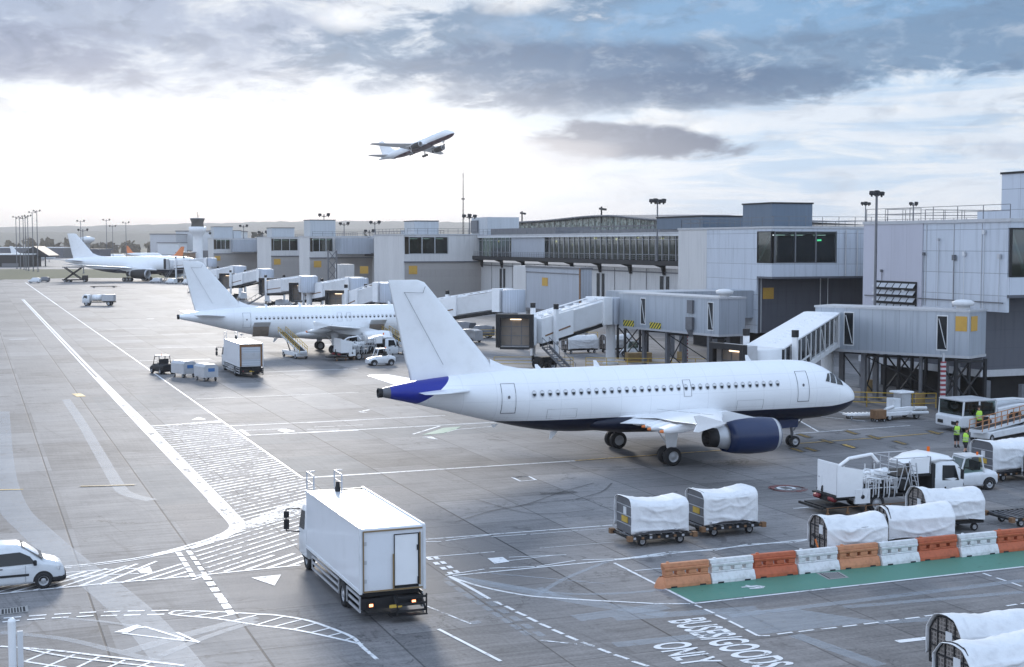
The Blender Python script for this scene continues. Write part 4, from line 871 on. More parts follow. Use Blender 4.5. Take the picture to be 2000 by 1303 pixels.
# the pier
T=TB('pier_building','long pier building with glazed upper gallery and external walkway','building',109,94)
b=MB(); b.box(109.6,109.9,118,600,0,9.7); b.box(109.9,130,118,118.3,0,15.2); b.box(110,130,599.7,600,0,15.2); T.part(b,'lower_wall','cladw')
b=MB(); b.box(108.4,131,117.5,601,15.55,15.85); T.part(b,'roof','lgrey')
b=MB(); b.box(108.45,109.5,117.6,601,15.2,15.546); T.part(b,'fascia','offwhite')
b=MB(); b.box(107.4,109.6,118,600,10.25,10.95); b.box(107.3,107.4,118,600,10.35,11.1); T.part(b,'walkway','dark')
b=MB(); railing(b,[(107.5,169.9),(107.5,299)],10.95,1.15,1.25,.045,(1,.66,.33)); railing(b,[(107.5,118),(107.5,145.5)],10.95,1.15,1.25,.045,(1,.66,.33)); T.part(b,'walkway_railing','grey')
GV0,GV1=169.8,vat(919,109); PV0,PV1=vat(1064,109),vat(999,109)
b=MB(); b.box(109,109.04,GV0,PV0,11,15.2); b.box(109,109.04,PV1,GV1,11,15.2); T.part(b,'glazing','glass')
for q0,q1 in ((PV0+.003,PV1-.003),(GV1+.003,299.5),(118.5,145.5)):
    b=MB(); b.box(108.95,109.3,q0,q1,11,15.2); T.part(b,'gallery_wall','rib')
b=MB(); vv=GV0
while vv<GV1:
    if not PV0-.2<vv<PV1+.2: b.box(108.85,108.97,vv-.07,vv+.07,10.96,15.2)
    vv+=2.45
for z in (12.0,14.6): b.box(108.9,108.98,GV0,PV0,z,z+.07); b.box(108.9,108.98,PV1,GV1,z,z+.07)
T.part(b,'mullion','lgrey')
b=MB(); b.box(117,117.3,GV0,299,10.96,15.5); b.box(109.3,117,GV0,299,10.9,10.95); b.box(109.3,117,GV0,299,15.3,15.5); T.part(b,'interior','interg')
b=MB(); random.seed(3)
for i in range(34):
    vv=GV0+4+i*3.7; b.box(111+random.random()*4,111.3+random.random()*4.5,vv,vv+random.uniform(.4,2.4),11,random.uniform(12,14.6),random.choice([0,0,0,1]))
T.part(b,'gallery_furniture',['interg','inter'])
b=MB()
for i in range(14):
    vv=GV0+6+i*9+random.uniform(-2,2)
    if PV0<vv<PV1: continue
    z=random.uniform(13.4,14.9); b.box(110.5,110.6,vv,vv+random.uniform(.3,1.1),z,z+random.uniform(.12,.4))
T.part(b,'gallery_lamp',emit('warm_gallery_lamp',(1,.75,.35),2.2))
for k in range(9):
    vv=vat(1298,109.5)+12.8*k-12.8
    if vv<172 or vv>299: continue
    f=MB(); f.prismy([(109.55,8.6),(109.55,10.24),(107.6,10.24),(108.9,9.8),(109.2,8.6)],vv-.25,vv+.25); T.part(f,'bracket','brown' if 0 else 'dark')
    if k%2==1 or k==3:
        for dv in (-1.5,.7):
            f=MB(); f.box(109.5,109.58,vv+dv,vv+dv+1.1,2.6,8.4); T.part(f,'window','vglass')
b=MB()
for k in range(40):
    vv=120+12.8*k/2
    if 172<vv<299: b.bar((109.5,vv,0),(109.5,vv,9.6),.1,.06)
b.bar((109.5,172,9.0),(109.5,299,9.0),.25,.2); b.bar((109.4,172,2.6),(109.4,299,2.6),.12,.3); T.part(b,'wall_trim','grey')
f=MB(); 
for pxx in (1655,1675): v_=vat(pxx,109.5); f.box(109.45,109.56,v_-1.6,v_,2.6,8.4)
T.part(f,'window','vglass'); 
b=MB(); b.box(100,109.2,vat(1640,109)-.3,vat(1652,109)+7.6,10.96,11.2) if 0 else b.box(104.5,109,141,145,10.9,11.1); railing(b,[(104.6,145),(104.6,141),(109,141)],11.1,1.1,.8,.05,(1,.66,.33)); T.part(b,'balcony','grey')
b=MB(); railing(b,[(108.8,169.9),(108.8,299)],15.85,1.3,2.6,.06); railing(b,[(112,118),(112,170)],15.85,1.2,2.2,.05); railing(b,[(113,170),(113,298)],15.85,1.2,2.2,.06); railing(b,[(109,325),(109,392)],15.85,1.3,2.6,.08); railing(b,[(109,407),(109,447)],15.85,1.3,2.6,.09); railing(b,[(109,471),(109,560)],15.85,1.3,3,.1); T.part(b,'roof_railing','grey')
b=MB(); b.box(113,121,305,316,15.86,20.1); T.part(b,'plant_room','plantl'); b=MB(); b.box(112.6,113,311,315.5,16.5,19.4); T.part(b,'air_duct','grey')
b=MB(); b.box(112,120,262,300,15.86,17.2); b.box(112,122,175,250,15.86,16.5); T.part(b,'roof_duct','grey')
b=MB(); b.box(112,118,360,372,15.86,17.6); T.part(b,'plant_room','plantl')
# arched concourse behind the pier
T=TB('concourse_hall','arched glass-roofed concourse hall rising behind the pier','building',150,280)
def arch(v):
    q=(v-286)/105; return 16.8+4.6*math.sin(PI*min(1,max(0,1-q*.62)) )**1 if 0 else 20.3+.8*math.exp(-((v-322)/24.)**2)-.035*max(0,310-v)
rings=[]; b=MB(); n=40
top=[(150,250+150*i/n,arch(250+150*i/n)) for i in range(n+1)]
for i in range(n):
    a=top[i];c=top[i+1]; b.add([(148,a[1],a[2]),(148,c[1],c[2]),(180,c[1],c[2]+.3),(180,a[1],a[2]+.3),(148,a[1],a[2]-.5),(148,c[1],c[2]-.5),(180,c[1],c[2]-.2),(180,a[1],a[2]-.2)],[(0,3,2,1),(4,5,6,7),(0,1,5,4)],0,True)
T.part(b,'roof','grey')
b=MB()
for i in range(n): a=top[i];c=top[i+1]; b.add([(150,a[1],12),(150,c[1],12),(150,c[1],c[2]-.5),(150,a[1],a[2]-.5)],[(0,1,2,3)])
m_,t_=new('green_glass_facade'); n_=t_.noise(t_.obj(),.9,4,.7); t_.out(t_.prin(t_.mix(t_.smooth(n_,.42,.6),(.04,.07,.06,1),(.35,.45,.42,1)),.15)); M['gglass']=m_
T.part(b,'glazing','gglass')
b=MB()
for i in range(0,n+1): a=top[i]; b.bar((149.8,a[1],12),(149.8,a[1],a[2]-.4),.12)
for z_ in (16.8,18.2): b.bar((149.8,252,z_),(149.8,398,z_),.25,.3)
T.part(b,'mullion','grey')
for v_ in (372,318): b=MB(); b.tube((148.5,v_,19),(148.5,v_,23.2),.2); b.bar((148.5,v_-2.5,22.4),(148.5,v_+1,22.7),.5); T.part(b,'roof_vent','dark')
# boxed stair link with ribbed cladding
T=TB('link_building','ribbed grey link building with yellow sign standing in front of the pier','building',84,187)
b=MB(); b.box(84,85.8,187,208.5,3.4,10.1); T.part(b,'wall','rib'); b=MB(); b.box(83.9,86,208.51,214,0,10.3); T.part(b,'wall','cladw')
b=MB(); b.box(83.85,85.9,186.9,208.6,10.11,10.4); b.box(83.9,84,187,208.5,9.3,9.45); b.box(83.85,84,187,208.5,3.2,3.6); T.part(b,'trim','grey'); b=MB(); b.box(85,85.7,188,208,0,3.38); T.part(b,'undercroft','concretew')
sign(T,84,199.5,7.3,2.3,1.3,'u'); b=MB(); b.box(83.8,83.95,186.9,187.2,3,10.3); T.part(b,'down_pipe','brown')
# white boxed stair tower and steel stair beside block 4
T=TB('link_building','slim white stair enclosure standing before the round corridor','building',88,330)
b=MB(); b.box(88,91.5,345,351,0,8.6); T.part(b,'wall','cladw'); b=MB()
for k in range(5): b.bar((86.8,345,k*2.4),(84.8,345,k*2.4+2.4),.15); b.bar((84.8,345,k*2.4),(86.8,345,k*2.4+2.4),.15)
for uu in (84.7,86.9): b.bar((uu,345,0),(uu,345,12.2),.3)
T.part(b,'lattice','grey'); sign(T,93,345,6.2,2.2,1.9,'v')
# ---------- light masts ----------
def mast(label,u,v,z0,z1,heads=3,r=.13,s=1.0,group='floodlight masts around the apron',world=None):
    rt=thing('light_mast',label,'light mast',u,v,.5,group,z=z0,world=world); h=z1-z0
    b=MB(); b.tube((0,0,0),(0,0,h-.3*s),r,r*.7,10); b.tube((0,0,0),(0,0,.35),r*2.2,r*2.2,10); b.build('pole','grey',rt)
    b=MB(); b.bar((-1.0*s,0,h-.55*s),(0,0,h-.8*s),.1*s); b.bar((1.0*s,0,h-.55*s),(0,0,h-.8*s),.1*s); b.bar((0,0,h-.9*s),(0,0,h-.4*s),.14*s); b.build('bracket','dark',rt)
    xs={2:(-1.05,1.05),3:(-1.25,0,1.25),4:(-1.4,-.5,.55,1.4)}[heads]
    for i,x in enumerate(xs):
        b=MB(); b.prismy([(x*s-.26*s,h-.6*s),(x*s+.12*s,h-.68*s),(x*s+.28*s,h-.28*s+.1*(i%2)*s),(x*s-.14*s,h-.2*s+.1*(i%2)*s)],-.28*s,.22*s); b.box(x*s-.06*s,x*s+.06*s,-.1*s,.1*s,h-.85*s,h-.55*s)
        b.build('floodlight','dark',rt,bevel=.03*s)
    return rt
mast('tall grey floodlight mast standing in front of the nearest terminal block',80.4,110.5,0,19.1,3,.16,.85)
mast('floodlight mast rising from the walkway beside block with the window box',107.3,vat(1283,107.3),11,21.6,4,.16,1.3)
mast('floodlight mast at the left end of the glazed gallery',107.3,vat(917,107.3),11,20.9,3,.17,1.5)
mast('short floodlight mast on the roof left of the tall mast',115,vat(1688,115),ZR,19.8,3,.1,.8)
mast('short lamp mast on the roof right of the tall mast',115,vat(1781,115),ZR,19.5,2,.11,.8)
for px_,u_,z1_,l_ in ((733,112,20.9,'lamp mast on the pier roof with three heads'),(722,118,18.6,'low lamp mast on the pier roof beside a taller one'),(673,112,21.0,'slim pole on the pier roof right of white plant room'),(609,95,20.4,'lamp mast at the left of the white plant room'),(634,97,23,'tiny lamp sticking up above the white plant room'),(477,100,21.5,'lamp mast behind the farthest block'),(514,96,18.6,'low lamp on the roof between the far blocks'),(418,93,18.8,'low lamp at the far left end of the pier')):
    mast(l_,u_,vat(px_,u_),ZR,z1_,2,.15,1.6)
b=MB(); rt=thing('radio_mast','thin lattice radio mast rising above the pier roof','radio mast',0,0,world=Vector(((905-1000)/F*640,640,0)))
for (x,y) in ((-.5,-.4),(.5,-.4),(0,.5)): b.tube((x,y,0),(x*.3,y*.3,46),.11,.06,6)
for k in range(30):
    z=k*1.5; q=1-.7*z/46; b.bar((-.5*q,-.4*q,z),(.5*q,-.4*q,z+1.5),.07); b.bar((.5*q,-.4*q,z),(0,.5*q,z+1.5),.07)
b.build('lattice','dark',rt); b=MB(); b.tube((0,0,44),(0,0,48),.1); b.box(-.8,.8,-.2,.2,34,34.6); b.build('antenna','dark',rt)
# ---------- fixed walkways and jet bridges ----------
def oriented(name,label,cat,p0,p1,group=None,z=0):
    """Empty at p0 with +x towards p1 (world xy)"""
    d=Vector(p1[:2])-Vector(p0[:2]); o=bpy.data.objects.new(name,None); col.objects.link(o); o.location=(p0[0],p0[1],z); o.rotation_euler=(0,0,math.atan2(d.y,d.x)); tag(o,label,cat,group); return o,d.length
def fixed_walk(label,C,Lp,depth,zb,zt,signs,wins,supp,vent=.2):
    rt,L=oriented('fixed_walkway',label,'walkway',C,Lp,'elevated fixed walkways'); 
    # local: x from near corner to far end, y to the right of travel = building side is -y
    b=MB(); b.box(0,L,-depth,0,zb,zt); b.build('wall','cladbox',rt)
    b=MB(); b.box(-.08,L+.08,-depth-.08,.08,zt+.003,zt+.18); b.box(-.05,L+.05,-depth-.05,.05,zb-.22,zb-.003); b.build('roof','lgrey',rt)
    for x in wins:
        f=MB(); f.box(x-.5,x-.42,.001,.05,zb+.35,zt-.3); f.box(x+.42,x+.5,.001,.05,zb+.35,zt-.3); f.box(x-.42,x+.42,.001,.05,zb+.35,zb+.45); f.box(x-.42,x+.42,.001,.05,zt-.4,zt-.3); w=f.build('window','offwhite',rt)
        f=MB(); f.box(x-.42,x+.42,.004,.02,zb+.45,zt-.4); f.build('pane','vglass',w); f=MB(); f.bar((x-.35,.05,zb+.6),(x+.3,.05,zt-.6),.09,.04); f.build('brace','offwhite',w)
    for (x,w,face) in signs:
        b=MB()
        if face=='f': b.box(x,x+w,.005,.04,zt-1.6,zt-.35)
        else: b.box(-.04,-.005,-x-w,-x,zt-1.6,zt-.35)
        s=b.build('sign','ysign',rt)
    b=MB(); b.lathe([(0,.55),(.3,.55),(.34,.85),(.62,.95),(.8,.6),(.86,.001)],(1.3,-depth*.5,zt+.15),'z',18); b.build('roof_fan','offwhite',rt)
    for x,y in supp:
        b=MB(); b.box(x-.2,x+.2,y-.2,y+.2,0,zb-.22); b.box(x-.4,x+.4,y-.4,y+.4,0,.12); b.build('support_column','grey',rt)
    b=MB(); 
    for (x,y),(x2,y2) in zip(supp,supp[1:]): b.bar((x,y,.4),(x2,y2,zb-.5),.09); b.bar((x,y,zb-.5),(x2,y2,zb-.5),.16)
    b.build('cross_brace','dark',rt)
    return rt,L
def PX(px,Y): return Vector(((px-1000)/F*Y,Y))
w1,L1=fixed_walk('fixed walkway on the right with two tall windows and two yellow signs',PX(1895,115),PX(1593,124.5),3.4,4.6,8.25,[(.2,1.0,'f'),(.3,1.25,'e')],[2.35,11.0],[(2.2,-.5),(2.2,-2.8),(9.8,-.6),(9.8,-2.9),(13,-2.6)])
w2,L2=fixed_walk('fixed walkway in the middle with hazard stripes along its lower edge',PX(1405,142),PX(1210,158),3.4,4.6,8.25,[],[1.4,13.6],[(2.2,-.5),(2.2,-2.8),(9.8,-.6),(9.8,-2.9),(15.5,-1.5)])
for x in (10.2,15.4):
    b=MB(); b.box(x,x+2.1,.01,.05,4.62,5.3); b.build('hazard_panel','yb',w2)
b=MB(); b.box(4.2,5.3,.01,.35,4.9,6.2); b.box(4.3,5.2,.01,.25,6.6,8.0); b.prismx([(.0,4.2),(.4,4.9),(0,4.9)],4.4,5.1); b.build('control_box','grey',w2)
# back links to the building
T=TB('link_corridor','grey corridor joining the middle walkway to its block','corridor',75,150); b=MB(); b.box(74,91,150,157,4.7,8.1); T.part(b,'wall','cladbox'); b=MB()
b.box(86,86.5,151,151.5,0,4.6); b.box(80,80.5,151,151.5,0,4.6); T.part(b,'support_column','grey')
def jetbridge(label,Rp,Cp,zr=4.9,zc=3.2,facing=None,n_stairs=True,beige=True,h=2.75,glassy=False):
    rt,L=oriented('jet_bridge',label,'jet bridge',Rp,Cp,'jet bridges at the stands')
    # rotunda
    b=MB(); b.lathe([(zr-.3,1.65),(zr+h-.1,1.65),(zr+h,1.4),(zr+h+.05,.001)],(0,0,0),'z',24,0); b.lathe([(zr-.3,1.65),(zr-.3,.001)],(0,0,0),'z',24,0)
    b.build('rotunda','rib',rt)
    b=MB(); b.box(1.2,2.5,-1.6,1.6,zr-.3,zr+h+.12); b.build('rotunda_frame','white',rt,bevel=.05)
    b=MB(); b.tube((0,0,0),(0,0,zr-.3),.55,.55,20); b.tube((0,0,0),(0,0,.25),.9,.9,20); b.build('rotunda_column','offwhite',rt)
    # tunnel: two telescoping boxes
    def zt(x): return zr+(zc-zr)*(x-1.5)/(L-3.0)
    def tun(x0,x1,w,dz,nm,m,lift=0):
        b=MB(); z0,z1=zt(x0)+lift,zt(x1)+lift; b.add([(x0,-w,z0),(x0,w,z0),(x0,w,z0+dz),(x0,-w,z0+dz),(x1,-w,z1),(x1,w,z1),(x1,w,z1+dz),(x1,-w,z1+dz)],[(0,1,2,3),(4,7,6,5),(0,4,5,1),(1,5,6,2),(2,6,7,3),(3,7,4,0)])
        return b.build(nm,m,rt,bevel=.04)
    xm=L*.52
    tun(2.4,xm+1,1.35,h-.35,'inner_tunnel','vglass' if glassy else 'offwhite',.15); ot=tun(xm,L-1.9,1.6,h,'outer_tunnel','vglass' if glassy else 'white')
    if glassy:
        tun(2.3,L-1.8,1.66,.16,'tunnel_roof','white',h+.02); tun(2.3,L-1.8,1.64,.5,'tunnel_base','offwhite',-.1)
        b=MB()
        for k in range(12):
            x=2.6+(L-4.8)*k/11
            for y in (-1.63,1.63): b.bar((x,y,zt(x)),(x,y,zt(x)+h),.1)
            if k%3==0:
                for y in (-1.65,1.65): b.bar((x,y,zt(x)+.3),(x+1.2,y,zt(x+1.2)+h-.3),.07)
        b.build('tunnel_frame','offwhite',ot)
    b=MB()
    for k in range(int((L-4)/1.3)):
        x=2.6+k*1.3; b.box(x,x+.25,-.35,.35,zt(x)+h+.0,zt(x)+h+.22)
    b.bar((2.4,1.4,zt(2.4)+h+.12),(L-2,1.4,zt(L-2)+h+.12),.12); b.bar((2.4,-1.4,zt(2.4)+h+.12),(L-2,-1.4,zt(L-2)+h+.12),.12)
    b.build('roof_gear','white',ot)
    b=MB()
    for y in (-1.62,1.62): b.bar((xm+.5,y,zt(xm)+.9),(L-2.4,y,zt(L-2)+.85),.05,.16)
    b.build('side_stripe','brown' if not glassy else 'offwhite',ot)
    b=MB(); 
    for y in (-1.2,1.2): b.bar((2.4,y,zt(2.4)-.15),(L-2,y,zt(L-2)-.2),.2,.35)
    b.build('under_beam','dark',ot)
    # lift columns, bogie
    xl=L-3.6
    for y in (-2.0,2.0):
        b=MB(); b.box(xl-.22,xl+.22,y-.2,y+.2,1.4,zt(xl)+h+.7); b.build('lift_column','white',rt); b=MB(); b.tube((xl,y,zt(xl)+h+.7),(xl,y,zt(xl)+h+1.25),.3); b.tube((xl,y,.7),(xl,y,1.5),.16); b.build('column_cap','dark',rt)
    b=MB(); b.bar((xl,-2.2,zt(xl)-.3),(xl,2.2,zt(xl)-.3),.4,.35); b.bar((xl,-1.7,.8),(xl,1.7,.8),.5,.4); b.box(xl-.9,xl+.9,-.7,.7,.7,1.4); b.build('bogie','dark',rt)
    for y in (-1.35,-.75,.75,1.35): wheel(rt,xl,y,.55,.4)
    # cab turned to face the aircraft
    zb=zt(L-1.9)-.1; cb=bpy.data.objects.new('cab',None)
    th=0 if facing is None else facing-rt.rotation_euler[2]
    cs,sn=math.cos(th),math.sin(th)
    def rot(bb):
        bb.v=[(L+x*cs-y*sn,x*sn+y*cs,z) for x,y,z in bb.v]; return bb
    H=3.35
    b=MB(); b.lathe([(zb,1.95),(zb+H-.35,1.95),(zb+H-.3,1.7),(zb+H-.25,.001)],(0,0,0),'z',20); b.lathe([(zb,1.95),(zb,.001)],(0,0,0),'z',20); cab=rot(b).build('cab','offwhite',rt)
    b=MB(); b.box(1.5,2.6,-1.9,-1.7,zb,zb+H-.1); b.box(1.5,2.6,1.7,1.9,zb,zb+H-.1); b.box(1.5,2.6,-1.9,1.9,zb+H-.1,zb+H+.05); b.box(1.5,2.6,-1.9,1.9,zb-.2,zb-.003); rot(b).build('canopy','lgrey',cab)
    b=MB(); 
    for y0_,y1_,z0_,z1_ in ((-2.05,-1.6,zb-.1,zb+H+.15),(1.6,2.05,zb-.1,zb+H+.15),(-1.6,1.6,zb+H-.3,zb+H+.15),(-1.6,1.6,zb-.3,zb-.05)): b.box(2.601,3.0,y0_,y1_,z0_,z1_)
    rot(b).build('bellows','dark',cab)
    b=MB(); b.box(1.95,2.0,-1.68,1.68,zb+.02,zb+H-.15); rot(b).build('cab_window','inter2',cab); b=MB()
    for y in (-1.68,-.55,.55,1.62): b.box(2.001,2.06,y,y+.07,zb,zb+H-.2)
    for z in (zb+.05,zb+1.1,zb+2.1,zb+H-.3): b.box(2.0,2.055,-1.6,1.6,z,z+.07)
    rot(b).build('window_frame','grey',cab)
    b=MB(); b.box(2.1,2.2,-.6,.6,zb+H-.5,zb+H-.4); rot(b).build('cab_lamp','lamp',cab)
    if n_stairs:
        b=MB()
        for k in range(11):
            q=k/11; b.box(xl+1.2-q*0-.0+0,xl+2.1,2.3+q*4.0,2.6+q*4.0,zb-.25-q*(zb-.3),zb-.18-q*(zb-.3)) 
        for x in (xl+1.15,xl+2.15): b.bar((x,2.2,zb-.2),(x,6.6,.1),.07,.25); b.bar((x,2.2,zb+.85),(x,6.6,1.1),.05); 
        for k in range(6):
            q=k/5
            for x in (xl+1.15,xl+2.15): b.bar((x,2.2+4.4*q,zb-.2-q*(zb-.3)),(x,2.2+4.4*q,zb+.8-q*(zb-.3)),.04)
        b.build('service_stairs','grey',rt)
    return rt
jA=jetbridge('jet bridge with dark square cab mouth, retracted left of the middle walkway',PX(1193,160),PX(1014,151.5),5.0,2.9,facing=R(-100))
jB=jetbridge('white jet bridge leading down to the far side of the foreground airliner nose',(28.6,125.2),(18.9,106.8),5.0,2.9,facing=R(-150),glassy=True,n_stairs=False)
jetbridge('jet bridge behind the foreground tail fin, ending at the ribbed link building',PX(1003,187),PX(818,197),5.0,3.0,facing=R(-110))
jetbridge('white jet bridge with a brown stripe just above the second airliner',PX(762,218),PX(669,227),5.0,2.9,facing=R(-100))
jetbridge('jet bridge with square brown cab second to the left of the foreground tail fin',PX(702,250),PX(594,268),5.0,3.0,facing=R(-100))
jetbridge('jet bridge with three pane cab below the tall white plant room',PX(604,262),PX(532,305),5.0,3.0,facing=R(-100))
jetbridge('jet bridge beside the second airliner tail fin',PX(522,335),PX(452,350),5.0,3.0,facing=R(-100))
jetbridge('most distant jet bridge, near the large airliner',PX(470,380),PX(400,392),5.0,3.2,facing=R(-110))
jetbridge('jet bridge docked to the large white airliner at far left',PX(415,490),PX(338,500),6.0,5.0,facing=R(-160))

# wall services that clutter the facades
T=TB('wall_services','conduits, cabinets and lamps fixed to the faces of the nearest terminal block','wall fittings',81.9,94.3)
random.seed(12)
for i in range(9):
    v_=95+i*2.1+random.uniform(-.5,.5); z_=random.uniform(8.6,14.8); b=MB(); q=random.uniform(.15,.35); b.box(81.72,81.9,v_,v_+q,z_,z_+q*1.4); b.bar((81.86,v_+q/2,z_),(81.86,v_+q/2,8.3),.04); T.part(b,'junction_box',random.choice(['lgrey','grey','offwhite']))
b=MB(); b.bar((81.86,94.6,8.9),(81.86,114.2,8.9),.06,.1); T.part(b,'conduit','grey')

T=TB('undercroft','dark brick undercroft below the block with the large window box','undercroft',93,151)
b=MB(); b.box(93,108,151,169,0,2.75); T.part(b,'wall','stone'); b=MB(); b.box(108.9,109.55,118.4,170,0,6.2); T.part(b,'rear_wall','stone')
# ---------- ground vehicles ----------
def shell(b,st,mi=0,r=.12,sm=True):
    """lengthwise lofted body; st=(x, z0, zbelt, ztop, wbase, wtop)"""
    rings=[]
    for x,z0,zb,zt,wb,wt in st:
        h=[(wb*.92,z0),(wb,z0+r),(wb,zb-.03),(wb*.985,zb+.02),(wt,zt-r*.9),(wt-r*.8,zt-r*.15),(wt*.4,zt)]
        rings.append([(x,y,z) for y,z in h]+[(x,-y,z) for y,z in h[::-1]])
    return b.loft(rings,mi,sm=sm)
def van(label,u,v,rz):
    rt=thing('van',label,'van',u,v,rz)
    b=MB(); shell(b,[(-2.12,.38,1.0,1.62,.84,.70),(-2.08,.3,1.0,1.74,.88,.74),(-1.6,.26,1.0,1.80,.905,.76),(-.2,.24,1.0,1.83,.91,.77),(.35,.24,1.0,1.80,.91,.75),(.72,.24,1.0,1.66,.91,.72),(1.1,.24,1.0,1.38,.91,.70),(1.32,.24,1.0,1.17,.91,.74),(1.5,.26,.98,1.10,.90,.76),(1.85,.28,.9,1.0,.88,.74),(2.05,.3,.78,.88,.82,.7),(2.14,.36,.6,.72,.72,.6)])
    bd=b.build('body','bodywhite',rt)
    for y in (-1,1):
        q=[(-.55,1.03),(-.5,1.52),(.42,1.55),(.8,1.35),(1.02,1.06)]
        def yy(z): return y*(.915-(z-1.0)*.185+.004)
        b=MB(); b.add([(x,yy(z),z) for x,z in q],[tuple(range(5))]); b.build('side_window','vglass',bd)
        b=MB(); b.bar((-2.0,y*.92,.62),(.75,y*.92,.62),.03,.09); b.bar((-1.1,y*.918,.92),(-.85,y*.918,.92),.03,.04); b.bar((-.52,y*.918,.92),(-.25,y*.918,.92),.03,.04); b.build('side_trim','black',bd)
        b=MB()
        for x in (-.64,.62): b.bar((x,y*.912,.34),(x,y*.912,1.0),.012)
        b.build('door_seam','grey',bd)
        for x in (1.3,-1.38):
            b=MB(); n=14; b.add([(x+.40*math.cos(PI*i/n),y*.913,.31+.42*math.sin(PI*i/n)) for i in range(n+1)],[tuple(range(n+1))]); b.build('wheel_arch','black',bd)
            wheel(rt,x,y*.835,.33,.24)
        b=MB(); b.add([(1.78,y*.905,.86),(1.95,y*.86,.88),(2.06,y*.74,.8),(2.08,y*.72,.68),(1.9,y*.9,.72)],[tuple(range(5))]); b.build('headlight','steel',bd)
        b=MB(); b.box(.92,1.05,y*1.0-.1,y*1.0+.1,1.0,1.2); b.build('mirror','black',bd,bevel=.03)
    b=MB(); shell(b,[(1.55,.22,.42,.56,.915,.87),(1.9,.22,.42,.62,.9,.8),(2.1,.24,.42,.62,.82,.7),(2.2,.28,.42,.58,.7,.6)]); b.build('bumper','black',rt)
    b=MB(); b.add([(.50,.7,1.765),(.50,-.7,1.765),(1.33,-.8,1.2),(1.33,.8,1.2)],[(0,1,2,3)]); b.build('windscreen','vglass',bd)
    return rt
van('small white delivery van with black side trim driving in at the left edge',1.15,59.45,R(1.5))
